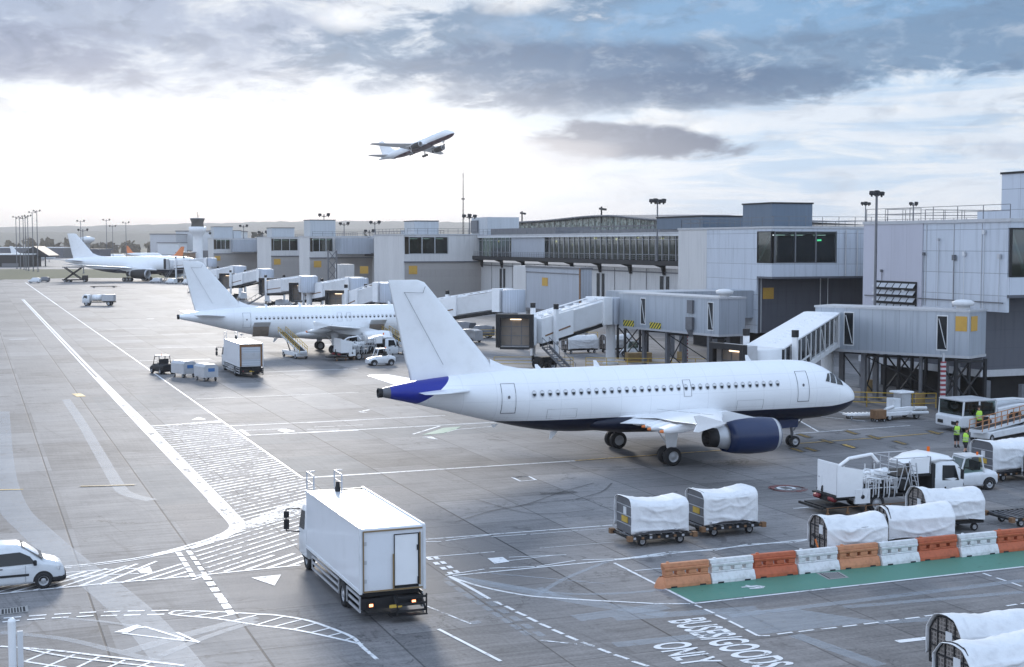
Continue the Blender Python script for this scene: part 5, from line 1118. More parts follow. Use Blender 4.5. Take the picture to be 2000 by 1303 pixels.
# box trucks
def box_truck(label,u,v,rz,L=8.55,lit=True,roller=False,H=3.52):
    """origin at rear axle side of the box rear, x forward"""
    rt=thing('box_truck',label,'truck',u,v,rz,'catering box trucks')
    W_=1.23
    b=MB(); b.box(0,L,-W_,W_,1.12,H); bx=b.build('cargo_box',mk_box() ,rt,bevel=.05)
    b=MB()
    for y in (-W_,W_): b.bar((0,y,H),(L,y,H),.09); b.bar((0,y,1.15),(L,y,1.15),.08,.1)
    for y in (-W_,W_): b.bar((0,y,1.1),(0,y,H),.1)
    b.build('box_trim','bodywhite',bx)
    if not roller:
        b=MB(); b.box(-.03,-.003,.15,1.12,1.2,H-.12) if 0 else b.box(-.03,-.003,-.98,-.08,1.32,H-.3); b.build('rear_door','white',bx,bevel=.01)
        b=MB()
        for a,c in (((-.04,1.12,1.18),(-.04,1.12,H-.1)),((-.04,1.12,H-.1),(-.04,-1.15,H-.1)),((-.04,1.12,1.18),(-.04,-1.15,1.18))): b.bar(a,c,.03,.05)
        b.bar((-.06,-1.05,1.3),(-.06,-1.05,H-.25),.04,.06); b.bar((-.06,-.02,1.2),(-.06,-.02,H-1.0),.04,.05); b.build('yellow_trim','ochre',bx)
        b=MB(); b.box(-.045,-.006,-1.0,-.06,1.22,1.32); b.box(-.05,-.01,-1.02,-.985,1.3,H-.28); b.box(-.05,-.01,-.075,-.05,1.3,H-.28); b.box(-.05,-.01,-1.0,-.06,H-.3,H-.27); b.box(-.07,-.04,-.98,-.93,2.6,2.8); b.box(-.07,-.04,-1.0,-.95,1.35,1.6); b.build('door_frame','dark',bx)
    else:
        b=MB(); b.box(-.03,-.003,-.98,.98,1.25,H-.35); b.build('roller_shutter',mk_stripe('shutter_slats',(.4,.43,.47),(.5,.53,.57),.24,'z'),bx); b=MB(); b.box(-.05,-.006,-1.2,-1.0,1.15,H-.05); b.box(-.05,-.006,1.0,1.2,1.15,H-.05); b.box(-.05,-.006,-1,1,H-.33,H-.05); b.build('door_frame','brown',bx)
        b=MB(); b.box(-.06,-.03,-.96,.96,1.9,2.6); b.build('door_window','lgrey',bx)
    b=MB()
    for z in (1.5,2.2,2.9): b.box(-.035,-.004,1.0,1.1,z,z+.14)
    b.build('hinge','lgrey',bx)
    b=MB(); b.box(-.52,-.505,-.2,.28,.62,.74); b.build('number_plate','yellow',rt)
    for y in (-1.0,1.0): b=MB(); b.box(1.75,1.79,y-.25,y+.25,.15,.75); b.build('mudflap','black',rt)
    # chassis
    b=MB(); b.box(.1,L+1.4,-.42,.42,.62,.92); b.box(.2,L-.3,-1.1,1.1,.93,1.08)
    b.box(.02,.5,-1.2,1.2,.5,.9); b.build('chassis','dark',rt)
    b=MB()
    for z in (.45,.72,.95): b.bar((-.5,-1.15,z),(-.5,.02,z),.05,.07)
    for y in (-1.15,-.02): b.bar((-.5,y,.3),(-.5,y,1.05),.05)
    b.bar((0,-1.1,.9),(-.5,-1.1,.5),.06); b.bar((0,-.05,.9),(-.5,-.05,.5),.06); b.bar((-.02,.1,.32),(-.02,1.1,.32),.05,.06); b.box(-.5,.0,-1.2,.2,.25,.3); b.build('tail_lift','dark',rt)
    for y in (.85,-.8):
        b=MB(); b.box(-.06,0,y-.12,y+.12,.58,.76); b.build('rear_light','dark',rt); b=MB(); b.box(-.075,-.062,y-.07,y+.07,.62,.72); b.build('lit_lamp','taillight' if lit else 'red',rt)
    for y in (W_-.02,-W_+.02):
        for (x0,x1) in ((.15,2.0),(3.25,7.6)):
            b=MB()
            for z in (.42,.68,.93): b.bar((x0,y,z),(x1,y,z),.04,.1)
            for x in (x0,x1): b.bar((x,y,.38),(x,y,.98),.04,.08)
            b.build('side_guard','lgrey',rt)
    for x in (2.62,L+.65):
        for y in ((-.95,.95) if x>5 else (-.98,.98)): wheel(rt,x,y,.5,.3 if x>5 else .5)
    # cab
    b=MB(); shell(b,[(L+.12,.55,1.75,2.75,1.2,1.12),(L+.5,.5,1.75,2.82,1.2,1.12),(L+1.2,.5,1.75,2.75,1.2,1.1),(L+1.6,.5,1.7,2.5,1.18,1.05),(L+1.82,.5,1.6,1.9,1.12,1.0)]); cb=b.build('cab','bodywhite',rt)
    b=MB(); b.add([(L+1.55,-1.04,2.5),(L+1.55,1.04,2.5),(L+1.84,1.04,1.7),(L+1.84,-1.04,1.7)],[(0,1,2,3)]); b.build('windscreen','vglass',cb)
    for y in (-1,1):
        b=MB(); b.add([(L+.55,y*1.205,1.75),(L+1.5,y*1.2,1.7),(L+1.25,y*1.14,2.5),(L+.6,y*1.15,2.55)],[(0,1,2,3)]); b.build('side_window','vglass',cb)
        b=MB(); b.path([(L+1.4,y*1.15,2.5),(L+1.55,y*1.75,2.5),(L+1.55,y*1.75,1.55),(L+1.4,y*1.18,1.5)],.025); b.build('mirror_arm','black',cb)
        for z0,z1 in ((1.62,2.05),(2.12,2.4)): b=MB(); b.box(L+1.5,L+1.6,y*1.62,y*1.85,z0,z1); b.build('mirror','black',cb,bevel=.02)
        b=MB(); b.box(L+.3,L+1.1,y*1.0,y*1.18,.5,1.05); b.build('mudguard','black',rt,bevel=.04)
    # roof gantry rails and beacon
    for x,y0_ in ((L-.3,.2),(L-.3,-1.0)):
        b=MB()
        for a in (L-.9,L+.35): b.bar((a,y0_+.9,H),(a,y0_+.9,H+.75),.05)
        b.bar((L-.9,y0_+.9,H+.75),(L+.35,y0_+.9,H+.75),.05); b.bar((L-.9,y0_+.9,H+.4),(L+.35,y0_+.9,H+.4),.04); b.bar((L+.35,y0_+.9,H+.75),(L+.35,y0_+.55,H+.75),.05); b.build('roof_rail','lgrey',bx)
    b=MB(); b.tube((L-.6,0,H),(L-.6,0,H+.2),.12); b.tube((L-.6,0,H+.2),(L-.6,0,H+.42),.1,.08); b.bar((L-.6,-1.1,H+.06),(L-.6,0,H+.06),.05); b.build('beacon',['dark'],bx)
    return rt
def mk_box():
    if 'boxm' in M: return M['boxm']
    m,t=new('truck_box_panel'); o=t.obj(); n=t.noise(o,1.5,6,.65); n2=t.noise(o,12,4,.7); x,y,z=t.sep(t.n('ShaderNodeNewGeometry').outputs['Normal'])
    dirt=t.m('MULTIPLY',t.smooth(z,.5,.9),t.m('MULTIPLY',t.smooth(n2,.5,.72),.5))   # grime that settles on the flat roof
    c=t.mix(t.m('ADD',dirt,t.m('ADD',t.m('MULTIPLY',t.smooth(n,.45,.8),.14),t.m('MULTIPLY',t.smooth(t.sep(o)[2],1.9,1.1),t.m('MULTIPLY',n2,.35)))),(.7,.72,.75,1),(.33,.33,.33,1)); t.out(t.prin(c,.28,0,Coat_Weight=.3)); M['boxm']=m; return m
box_truck('white box truck with a half-open rear door and lit tail lights in the foreground',14.32,48.8,PI/2+R(.4))
box_truck('smaller looking box truck with grey shutter rear beside the baggage carts',27.1,144.2,PI/2+R(1),roller=True,lit=False)
# hydrant dispenser
def dispenser(label,u,v,rz):
    rt=thing('hydrant_dispenser',label,'fuel truck',u,v,rz,'hydrant fuel dispensers')
    b=MB(); b.box(.2,8.0,-.45,.45,.62,.85); b.box(.2,6.3,-1.15,1.15,.86,.95); b.box(-.3,1.2,-1.1,1.1,.35,.45); b.bar((-.6,-1.1,.4),(-.6,1.1,.4),.12); b.build('chassis','dark',rt)
    for x in (2.7,7.0):
        for y in (-.95,.95): wheel(rt,x,y,.48,.3)
    b=MB(); shell(b,[(6.3,.5,1.55,2.35,1.12,1.02),(6.7,.5,1.55,2.5,1.12,1.04),(7.5,.5,1.55,2.48,1.12,1.02),(7.95,.5,1.5,2.2,1.1,.98),(8.15,.5,1.4,1.65,1.05,.95)]); cb=b.build('cab','bodywhite',rt)
    b=MB(); b.box(6.1,6.32,-1.1,1.1,.6,2.35); b.build('cab_back','black',rt)
    b=MB(); shell(b,[(4.6,2.3,2.4,2.5,.7,.5),(5.6,2.3,2.5,2.75,1.0,.9),(6.6,2.4,2.6,2.85,1.05,.95),(7.4,2.4,2.5,2.7,1.0,.85),(7.7,2.4,2.45,2.52,.9,.8)]); b.build('air_deflector','white',cb)
    for y in (-1,1):
        b=MB(); b.add([(6.75,y*1.127,1.45),(7.85,y*1.115,1.4),(7.6,y*1.06,2.2),(6.8,y*1.065,2.25)],[(0,1,2,3)]); b.build('side_window','vglass',cb)
        b=MB(); b.box(7.8,7.9,y*1.25,y*1.45,1.5,2.0); b.bar((7.8,y*1.05,2.1),(7.85,y*1.35,2.0),.04); b.build('mirror','black',cb,bevel=.02)
        b=MB(); b.box(6.9,7.0,y*1.126,y*1.135,.95,1.1); b.build('fuel_cap','black',cb)
    b=MB(); b.add([(7.93,-.95,2.15),(7.93,.95,2.15),(8.17,.95,1.5),(8.17,-.95,1.5)],[(0,1,2,3)]); b.build('windscreen','vglass',cb)
    b=MB(); b.tube((6.9,.3,2.8),(6.9,.3,3.05),.08); b.build('beacon','beacon',cb)
    b=MB(); b.box(.35,.42,-1.0,.9,1.0,2.65); b.prismy([(.42,1.0),(1.3,1.0),(1.1,1.6),(.42,2.6)],-1.05,-.98); b.build('white_panel','white',rt,bevel=.02)
    b=MB(); b.add([(.2,-1.17,.95),(1.75,-1.17,.95),(1.75,-1.17,2.3),(.2,-1.17,2.6)],[(0,1,2,3)]); b.add([(.2,-1.12,.95),(1.75,-1.12,.95),(1.75,-1.12,2.3),(.2,-1.12,2.6)],[(3,2,1,0)]); b.build('side_panel','white',rt)
    # pipework, filter vessel, reels
    b=MB(); b.tube((2.2,.1,1.55),(4.1,.1,1.75),.38,.38,16); b.lathe([(2.0,.001),(2.05,.3),(2.2,.38)],(0,.1,1.55),'x',16); b.build('filter_vessel','white',rt)
    b=MB(); random.seed(5)
    for k in range(60):
        p=[random.uniform(.3,5.4),random.uniform(-1.0,.9),random.uniform(.95,1.3)]; pts=[tuple(p)]
        for j in range(4):
            a=random.choice((0,1,2)); p[a]+=random.uniform(-.7,.7)*(1 if a<2 else .8); p[0]=min(5.8,max(.3,p[0])); p[1]=min(1.0,max(-1.1,p[1])); p[2]=min(2.1,max(.7,p[2])); pts.append(tuple(p))
        b.path(pts,random.uniform(.025,.06),6,k%3)
    b.build('pipework',['lgrey','dark','offwhite'],rt)
    for x in (1.9,3.2,4.4):
        b=MB(); b.lathe([(-.09,.0001),(-.09,.38),(-.06,.38),(-.06,.25),(.06,.25),(.06,.38),(.09,.38),(.09,.0001)],(x,-.95,1.25),'y',16); b.build('hose_reel','dark',rt)
    b=MB(); b.lathe([(-.25,.001),(-.23,.15),(.23,.15),(.25,.001)],(.3,-.6,.78),'y',12); b.lathe([(-.22,.001),(-.2,.13),(.2,.13),(.22,.001)],(.1,.5,.8),'y',12); b.build('red_canister','red',rt)
    b=MB()
    for x in (-.3,.9,2.0,3.5,4.6): b.tube((x,-1.12,.42),(x,-1.12,.1),.05); b.tube((x,-1.12,.06),(x,-1.12,.16),.1)
    b.bar((-.4,-1.12,.42),(4.8,-1.12,.42),.03); b.build('hose_coupler','brown',rt)
    b=MB(); random.seed(31)
    for x in (1.5,2.0,2.6,3.3,3.9):
        for y in (-1.1,.9): b.bar((x,y,.95),(x,y,random.uniform(1.7,2.4)),.05)
        b.bar((x,-1.1,1.75),(x,.9,1.75),.04)
    for z in (1.3,1.75,2.1): b.bar((1.5,-1.12,z),(3.9,-1.12,z),.04)
    b.build('rack_frame','offwhite',rt)
    b=MB()
    for k in range(7):
        cx=1.7+k*.33; pts=[(cx+.02*j,-1.16-.03*math.sin(j),.75+.5*(1-math.cos(j*PI/6))+random.uniform(0,.1)) for j in range(9)]; b.path(pts,.035,6,k%2)
    for k in range(5):
        z=1.1+k*.2; b.path([(1.3,-1.0+k*.1,z),(2.4,-.9+k*.1,z+.3),(3.6,-.8,z+.1)],.05,6,k%3)
    for k in range(4): b.lathe([(0,.13),(.25,.13),(.3,.05)],(1.5+k*.6,-.6,1.9),'z',10,2)
    b.build('hose_bundle',['lgrey','offwhite','white'],rt)
    # work platform with railings and ladder
    b=MB(); b.box(3.9,6.0,-1.1,1.1,1.75,1.85); b.build('platform','dark',rt)
    b=MB(); railing(b,[(3.9,-1.1),(6.0,-1.1),(6.0,1.1),(3.9,1.1),(3.9,-1.1)],1.85,.9,.7,.04,(1,.5)); b.build('platform_railing','lgrey',rt)
    b=MB(); b.box(4.75,5.9,-1.14,-1.11,1.9,2.7); b.build('safety_panel','white',rt)
    b=MB()
    for y in (-1.2,-1.75):
        b.bar((4.6,y,2.6),(4.9,y,.4),.05); b.bar((3.9,y,1.2),(4.3,y,2.5),.04); b.bar((4.3,y,2.5),(4.9,y,.7),.04)
    for k in range(7): q=k/7; b.bar((4.63+.3*q,-1.2,2.4-1.9*q),(4.63+.3*q,-1.75,2.4-1.9*q),.04)
    b.build('ladder','lgrey',rt)
    b=MB(); b.box(1.3,2.2,-1.2,-1.05,.55,1.3); b.build('side_cabinet','white',rt); b=MB(); b.lathe([(-.02,.11),(-.02,.001)],(1.75,-1.2,.9),'y',14); b.build('gauge','black',rt)
    b=MB(); b.path([(1.2,.6,1.0),(1.5,.7,2.2),(2.2,.75,2.6),(3.6,.75,2.75),(4.0,.7,2.3)],.09,8); b.build('fuel_boom','white',rt)
    return rt
dispenser('white hydrant fuel dispenser with ladder and pipework beside the tug',41.0,60.7,R(-1))
dispenser('white hydrant fuel dispenser under the wing of the second airliner',40.3,161.3,R(14))
# baggage tugs
def tug(label,u,v,rz,s=1.0,col_='bodywhite',openc=False,group='baggage tugs'):
    rt=thing('baggage_tug',label,'tug',u,v,rz,group)
    b=MB(); shell(b,[(-1.6,.35,.85,1.0,.68,.6),(-1.3,.25,.9,1.12,.72,.64),(-.6,.25,.9,1.15,.74,.66),(0,.25,.9,1.12,.74,.66),(.6,.25,.85,1.05,.74,.66),(1.2,.28,.75,.95,.72,.62),(1.62,.32,.62,.8,.66,.55)]); bd=b.build('body',col_,rt)
    for x in (-1.05,1.0):
        for y in (-.66,.66): wheel(rt,x,y,.34,.24)
        for y in (-1,1): b=MB(); b.add([(x+.42*math.cos(PI*i/12),y*.745,.34+.42*math.sin(PI*i/12)) for i in range(13)],[tuple(range(13))]); b.build('wheel_arch','black',bd)
    b=MB()
    for y in (-1,1):
        b.path([(.75,y*.66,.95),(.45,y*.6,1.85),(-.15,y*.6,1.95),(-.6,y*.6,1.9),(-.75,y*.66,1.0)],.045)
    b.bar((.45,-.6,1.85),(.45,.6,1.85),.07); b.bar((.75,-.66,1.0),(.75,.66,1.0),.07); b.build('cab_frame',col_,rt)
    b=MB(); b.box(-.68,.48,-.64,.64,1.9,1.98); b.build('roof','bodywhite',rt,bevel=.03)
    if not openc:
        for y in (-1,1): b=MB(); b.add([(.66,y*.64,1.0),(.42,y*.6,1.8),(-.55,y*.6,1.82),(-.68,y*.64,1.05)],[(0,1,2,3)]); b.build('side_window','glass',rt)
        b=MB(); b.add([(.74,-.62,1.02),(.74,.62,1.02),(.47,.58,1.82),(.47,-.58,1.82)],[(0,1,2,3)]); b.build('windscreen','glass',rt)
    b=MB(); b.box(-.5,-.1,-.5,.5,.8,1.15); b.box(-.6,-.48,-.5,.5,1.1,1.6); b.build('seat','black',rt); b=MB(); b.lathe([(-.01,.17),(.01,.17),(.01,.14),(-.01,.14)],(.35,.25,1.25),'x',14); b.bar((.35,.25,1.2),(.6,.25,.95),.03); b.build('steering_wheel','black',rt)
    b=MB(); b.tube((-.5,.3,1.98),(-.5,.3,2.14),.06); b.build('beacon','beacon',rt)
    b=MB(); b.bar((-1.6,0,.4),(-1.85,0,.4),.12); b.box(-1.3,.7,-.752,-.746,.5,.68); b.build('tow_hitch','black',rt)
    return rt
tug('white enclosed baggage tug between the fuel dispenser and covered container',52.7,63.6,R(172))
tug('small white open baggage tug behind the foreground tail fin',43.6,153.0,R(184),openc=True)
tug('dark baggage tug at the head of the cart train',19.0,152.2,R(108),col_='dark',openc=True)
# open baggage carts
def bag_cart(label,u,v,rz):
    rt=thing('baggage_cart',label,'baggage cart',u,v,rz,'baggage carts behind the dark tug')
    b=MB(); b.box(-1.3,1.3,-.75,.75,.42,.55); b.build('deck','lgrey',rt)
    b=MB(); p=[(-.75,.55),(-.75,1.45),(-.5,1.7),(.5,1.7),(.75,1.45),(.75,.55)]
    b.prismx(p,1.25,1.3); b.prismx(p,-1.3,-1.25); b.build('end_panel','lgrey',rt)
    b=MB(); b.box(-1.25,1.25,-.5,.5,1.69,1.73); b.add([(-1.3,.5,1.71),(1.3,.5,1.71),(1.3,.77,1.45),(-1.3,.77,1.45)],[(0,1,2,3)]); b.box(-1.25,1.25,.72,.76,.55,1.45); b.build('canopy','lgrey',rt)
    b=MB(); b.box(-1.32,-1.301,-.35,.35,1.0,1.35); b.build('blue_placard',paint('blue_placard',(.05,.16,.38),.5),rt)
    for x in (-.9,.9):
        for y in (-.6,.6): wheel(rt,x,y,.2,.12)
    b=MB(); b.bar((1.3,0,.35),(2.0,0,.3),.06); b.build('drawbar','dark',rt); return rt
c1=bag_cart('first open grey baggage cart behind the dark tug',20.6,147.2,R(112)); dup(c1,22.2,142.6,R(105),'last open grey baggage cart at the end of the train')
# cloth-covered containers
PROF={'box':[(1,.74),(.99,.82),(.93,.9),(.72,.985),(.3,1.0),(-.3,1.0),(-.72,.985),(-.93,.9),(-.99,.82),(-1,.74)],'gable':[(1,.62),(.98,.68),(.8,.82),(.58,.95),(.15,1.0),(-.15,1.0),(-.58,.95),(-.8,.82),(-.98,.68),(-1,.62)]}
def pp(kind,th):
    P=PROF[kind]; x=th*(len(P)-1); i=min(int(x),len(P)-2); q=x-i; return P[i][0]*(1-q)+P[i+1][0]*q,P[i][1]*(1-q)+P[i+1][1]*q
def tarp(par,L,Wd,z0,zt,seed,kind='box'):
    """tarpaulin over a frame, open at the -x end; hangs in swags between the corners"""
    nu,nv=56,64; V=[]; sh=PROF[kind][0][1]; h1=zt-z0; random.seed(seed); tilt=random.uniform(-.06,.06); sag=random.uniform(.1,.2)
    for i in range(nu+1):
        q=i/nu; x=-L/2-.1+(L+.12)*q; s2=math.sin(PI*q)
        for j in range(nv+1):
            t=j/nv
            if t<.3: y=Wd/2; k=.08+(sh-.08)*(t/.3)
            elif t>.7: y=-Wd/2; k=sh*((1-t)/.3)
            else: fy,k=pp(kind,(t-.3)/.4); y=fy*Wd/2
            z=z0+h1*k; nn=noise.noise(Vector((x*.8,seed*3.1,k*1.3)))
            z-=sag*s2**1.3*k*(1 if abs(y)<Wd*.49 else .3); z+=tilt*x*k
            ph=k*2.7+1.15*s2*(.4+.6*k)+nn*.9+seed*.37
            cr=(1-abs(math.sin(ph*PI)))**2.2; ph2=x*1.1+k*2.2*(1 if (seed%2) else -1)+nn*1.1; cr2=(1-abs(math.sin(ph2*PI)))**2.5
            n2=noise.noise(Vector((x*3,y*2,k*4+seed)))
            d=.075*cr*s2**.6+.03*cr2*(.3+s2)+.008*n2+.07*nn*s2
            if t>.66 or t<.34: y+=math.copysign(d,y); 
            else: z+=d*.75-.02
            if t>.97 or t<.03: z+=.16*s2+.10*nn
            V.append((x+.02*n2,y,z))
    b=MB(); b.add(V,[(i*(nv+1)+j,(i+1)*(nv+1)+j,(i+1)*(nv+1)+j+1,i*(nv+1)+j+1) for i in range(nu) for j in range(nv)],0,True)
    e0=[V[nu*(nv+1)+j] for j in range(nv+1)]; b.add(e0,[tuple(range(nv+1))])
    o=b.build('tarpaulin','cloth',par); m=o.modifiers.new('t','SOLIDIFY'); m.thickness=.015; m.offset=1; return o
def endprof(Wd,z0,zt,kind='box'):
    h1=zt-z0; return [(Wd/2,z0)]+[(fy*Wd/2,z0+k*h1) for fy,k in PROF[kind]]+[(-Wd/2,z0)]
def dolly(label,u,v,rz,L=3.3,Wd=2.0,group='container dollies on the apron',bar=True):
    rt=thing('container_dolly',label,'dolly',u,v,rz,group)
    b=MB()
    for y in (-Wd/2,Wd/2): b.box(-L/2,L/2,y-.06,y+.06,.36,.52)
    for k in range(7): x=-L/2+.05+k*(L-.1)/6; b.box(x-.05,x+.05,-Wd/2+.06,Wd/2-.06,.38,.47)
    b.build('frame','dark',rt)
    b=MB()
    for k in range(11):
        x=-L/2+.15+k*(L-.3)/10; b.tube((x,-Wd/2+.1,.5),(x,Wd/2-.1,.5),.035,None,6)
    b.build('roller','grey',rt)
    b=MB()
    for k in range(8): x=-L/2+.2+k*(L-.4)/7; b.box(x-.06,x+.06,-Wd/2-.1,-Wd/2-.062,.4,.5,k%2)
    b.box(-L/2-.12,-L/2+.1,-Wd/2-.12,-Wd/2+.12,.32,.56,1); b.box(L/2-.1,L/2+.12,-Wd/2-.12,-Wd/2+.12,.32,.56,1); b.box(-L/2-.12,-L/2+.1,Wd/2-.12,Wd/2+.12,.32,.56,1); b.build('side_stop',['lgrey','brown'],rt)
    for x in (-L/2+.75,L/2-.6):
        for y in (-Wd/2+.3,Wd/2-.3): wheel(rt,x,y,.21,.14)
    if bar: b=MB(); b.bar((L/2,0,.38),(L/2+1.3,0,.34),.06); b.box(L/2+1.25,L/2+1.4,-.08,.08,.28,.4); b.build('drawbar','dark',rt)
    return rt
def container(label,u,v,rz,seed,L=2.8,Wd=1.85,z0=.56,zt=2.2,cage=False,group='white covered cargo containers',tag_=True,slant=0):
    rt=thing('cargo_container',label,'container',u,v,rz,group)
    kd='gable' if cage else 'box'; b=MB(); p=endprof(Wd-.06,z0,zt-.03,kd)
    if not cage:
        b.prismx(p,-L/2,-L/2+.03); b.build('end_panel','grey',rt); b=MB()
        for z in (z0+.38,z0+.8,z0+1.25): b.box(-L/2-.03,-L/2-.001,-Wd/2+.08,Wd/2-.08,z,z+.035)
        b.build('shelf_bar','lgrey',rt); b=MB(); b.box(-L/2-.03,-L/2-.002,-.35,.3,z0+.48,z0+.76); b.build('yellow_plate','yellow',rt)
        if tag_: b=MB(); b.box(-L/2-.035,-L/2-.002,-.2,.1,z0+.85,z0+1.2); b.build('document_pouch','offwhite',rt)
        b=MB(); b.box(-L/2+.03,L/2,-Wd/2+.05,Wd/2-.05,z0,z0+.06); b.box(-L/2+.05,L/2-.05,-Wd/2+.1,Wd/2-.1,z0+.06,z0+1.0); b.build('base','grey',rt)
    else:
        b.prismx([(y*.985,z) for y,z in p],-L/2+.02,-L/2+.03); b.build('mesh_panel','net',rt); b=MB()
        for a,c in zip(p,p[1:]): b.bar((-L/2,a[0],a[1]),(-L/2,c[0],c[1]),.035)
        for y in (-Wd/4,0,Wd/4): b.bar((-L/2,y,z0),(-L/2,y,zt-.06),.035)
        for z in (z0+.03,z0+.5,z0+1.0): b.bar((-L/2,-Wd/2+.03,z),(-L/2,Wd/2-.03,z),.04)
        for y in (-Wd/2+.06,Wd/2-.06):
            for x in (-L/2,-L/2+.7,0,L/2-.7,L/2): b.bar((x,y,z0),(x,y,z0+(zt-z0)*.6),.04)
            for z in (z0+.03,z0+.5,z0+1.0): b.bar((-L/2,y,z),(L/2,y,z),.035)
        b.build('frame','black',rt); b=MB(); b.box(-L/2+.05,L/2-.05,-Wd/2+.2,Wd/2-.2,z0,z0+.9); b.build('load','brown' if 0 else 'inter',rt)
        b=MB(); b.box(-L/2-.03,-L/2-.005,-.3,.0,z0+.7,z0+1.1); b.build('document_pouch','offwhite',rt)
        b=MB(); b.box(-L/2,L/2,-Wd/2,Wd/2,z0-.1,z0-.003); b.build('deck','dark',rt)
    tarp(rt,L+.04,Wd+.02,z0+.02,zt,seed,kind=kd); return rt
dolly('container dolly under the left of two covered containers',29.6,57.55,R(-1)); container('white covered container with pouch on its end, left of the pair on the open apron',29.55,57.55,R(-1),1)
d2=dolly('container dolly under the right of two covered containers',33.75,58.25,R(0),bar=False); container('white covered container without pouch, right of the pair on the open apron',33.7,58.25,R(0),5,tag_=False)
def cagecart(label,u,v,rz,seed,L,Wd=1.65,zt=2.02,wh=True):
    r=container(label,u,v,rz,seed,L,Wd,.5,zt,True,'white covered baggage cages')
    if wh:
        for x in (-L/2+.4,L/2-.4):
            for y in (-Wd/2+.2,Wd/2-.2): wheel(r,x,y,.19,.12)
    return r
cagecart('covered baggage cage with open mesh end, leftmost behind the barriers',36.15,51.35,R(-3),11,2.9)
cagecart('covered baggage cage with wide dark mesh end, second behind the barriers',40.3,52.1,R(-14),15,3.0,1.8)
cagecart('covered baggage cage tucked behind the second one, near the fuel dispenser',44.3,54.9,R(-6),21,3.1,1.8,2.1)
cagecart('covered baggage cage at bottom right corner, upper of the two',30.5,35.65,R(2),31,3.3,1.6,2.05)
cagecart('covered baggage cage at bottom right corner, lower of the two',28.9,33.3,R(2),37,3.3,1.6,2.05)
container('large white covered container behind the enclosed tug at right edge',57.3,65.6,R(2),41,3.6,1.9,.56,2.35); dolly('container dolly under the large container at right edge',57.3,65.6,R(2))
cagecart('dark mesh baggage cage under loose white sheet, right edge behind the tug',58.8,63.2,R(2),47,3.2,1.7,1.95)
dolly('empty container dolly at right edge behind the barriers',49.0,54.6,R(-2))
cagecart('white covered baggage cage under the retracted jet bridge, left one',72.3,161.2,R(5),51,4.2,2,2.4); cagecart('white covered baggage cage under the retracted jet bridge, right one',77.0,160.4,R(5),53,3.6,2,2.4)
# pushback tug
rt=thing('pushback_tug','long low white pushback tug with glazed cab, parked behind the two workers','tug',67.7,83.9,R(-1))
b=MB(); b.prismy([(0,.35),(0,1.15),(.3,1.25),(3.4,1.2),(3.4,.35)],-1.45,1.45); b.prismy([(3.4,.5),(3.4,1.75),(5.5,2.0),(8.4,1.9),(10,1.5),(10,.5)],-1.45,1.45); bd=b.build('body','bodywhite',rt,bevel=.1)
b=MB(); b.box(.25,3.3,-1.4,1.4,2.28,2.4); b.build('cab_roof','lgrey',rt,bevel=.04); b=MB()
for x,y in ((.3,-1.38),(.3,1.38),(1.7,-1.38),(1.7,1.38),(3.25,-1.38),(3.25,1.38)): b.bar((x,y,1.2),(x+.08,y,2.3),.1)
b.build('cab_frame','bodywhite',rt); b=MB(); b.box(.3,.33,-1.33,1.33,1.25,2.27); b.box(.4,3.2,-1.36,-1.34,1.25,2.27); b.box(.4,3.2,1.34,1.36,1.25,2.27); b.build('cab_window','glass',rt); b=MB(); b.box(1.2,1.7,-.9,-.3,1.1,1.6); b.box(1.2,1.7,.3,.9,1.1,1.9); b.box(2.9,3.2,-1.2,1.2,1.2,2.1); b.build('seat','brown',rt)
b=MB(); b.bar((2.6,-.9,2.3),(5.4,-.9,2.35),.5,.1); b.bar((5.4,-.9,2.35),(8.5,-.9,2.05),.5,.1); b.build('roof_duct','white',rt)
for x in (2.2,5.0,8.3):
    for y in (-1.25,1.25): wheel(rt,x,y,.58,.42)
    b=MB(); b.prismy([(x-.85,.4),(x-.75,1.05),(x-.4,1.4),(x+.4,1.4),(x+.75,1.05),(x+.85,.4)],-1.462,-1.452) if x>3 else b.prismy([(x-.7,.4),(x-.55,.95),(x-.2,1.15),(x+.3,1.15),(x+.65,.85),(x+.7,.4)],-1.462,-1.452); b.build('wheel_arch','black',bd)
for y in (-.8,.8): b=MB(); b.box(-.05,-.004,y-.3,y+.3,.55,.8); b.build('headlight','dark',bd)
# belt loader in front of it
def loader(label,u,v,rz,L,z0,z1,railcol='rust',wheels=True,body=True,group='belt loaders'):
    rt=thing('belt_loader',label,'belt loader',u,v,rz,group)
    b=MB(); b.bar((0,0,z0),(L,0,z1),.95,.22); b.build('conveyor','bodywhite',rt); b=MB(); b.bar((.1,0,z0+.125),(L-.1,0,z1+.125),.7,.02); b.build('belt','black',rt)
    b=MB()
    for y in (-.5,.5):
        n=max(4,int(L/.9))
        for k in range(n+1):
            q=k/n; x=L*q; z=z0+(z1-z0)*q; b.bar((x,y,z),(x+.12,y,z+.75),.045)
        b.bar((0,y,z0+.75),(L,y,z1+.75),.05); b.bar((0,y,z0+.4),(L,y,z1+.4),.04)
    b.build('handrail',railcol,rt)
    if body:
        b=MB(); b.prismy([(.6,.3),(.6,.75),(L*.35,.8),(L*.75,.8),(L*.75,.3)],-.7,.7); b.build('body','bodywhite',rt,bevel=.05)
        b=MB(); b.bar((L*.5,-.3,.7),(L*.7,-.3,z0+(z1-z0)*.7),.1); b.bar((L*.5,.3,.7),(L*.7,.3,z0+(z1-z0)*.7),.1); b.build('lift_strut','dark',rt)
    for x in (1.0,L*.68):
        for y in (-.65,.65): wheel(rt,x,y,.3,.2)
    return rt
loader('belt loader with orange handrails at the right edge beside the pushback tug',65.3,77.9,R(22),11,.85,1.35)
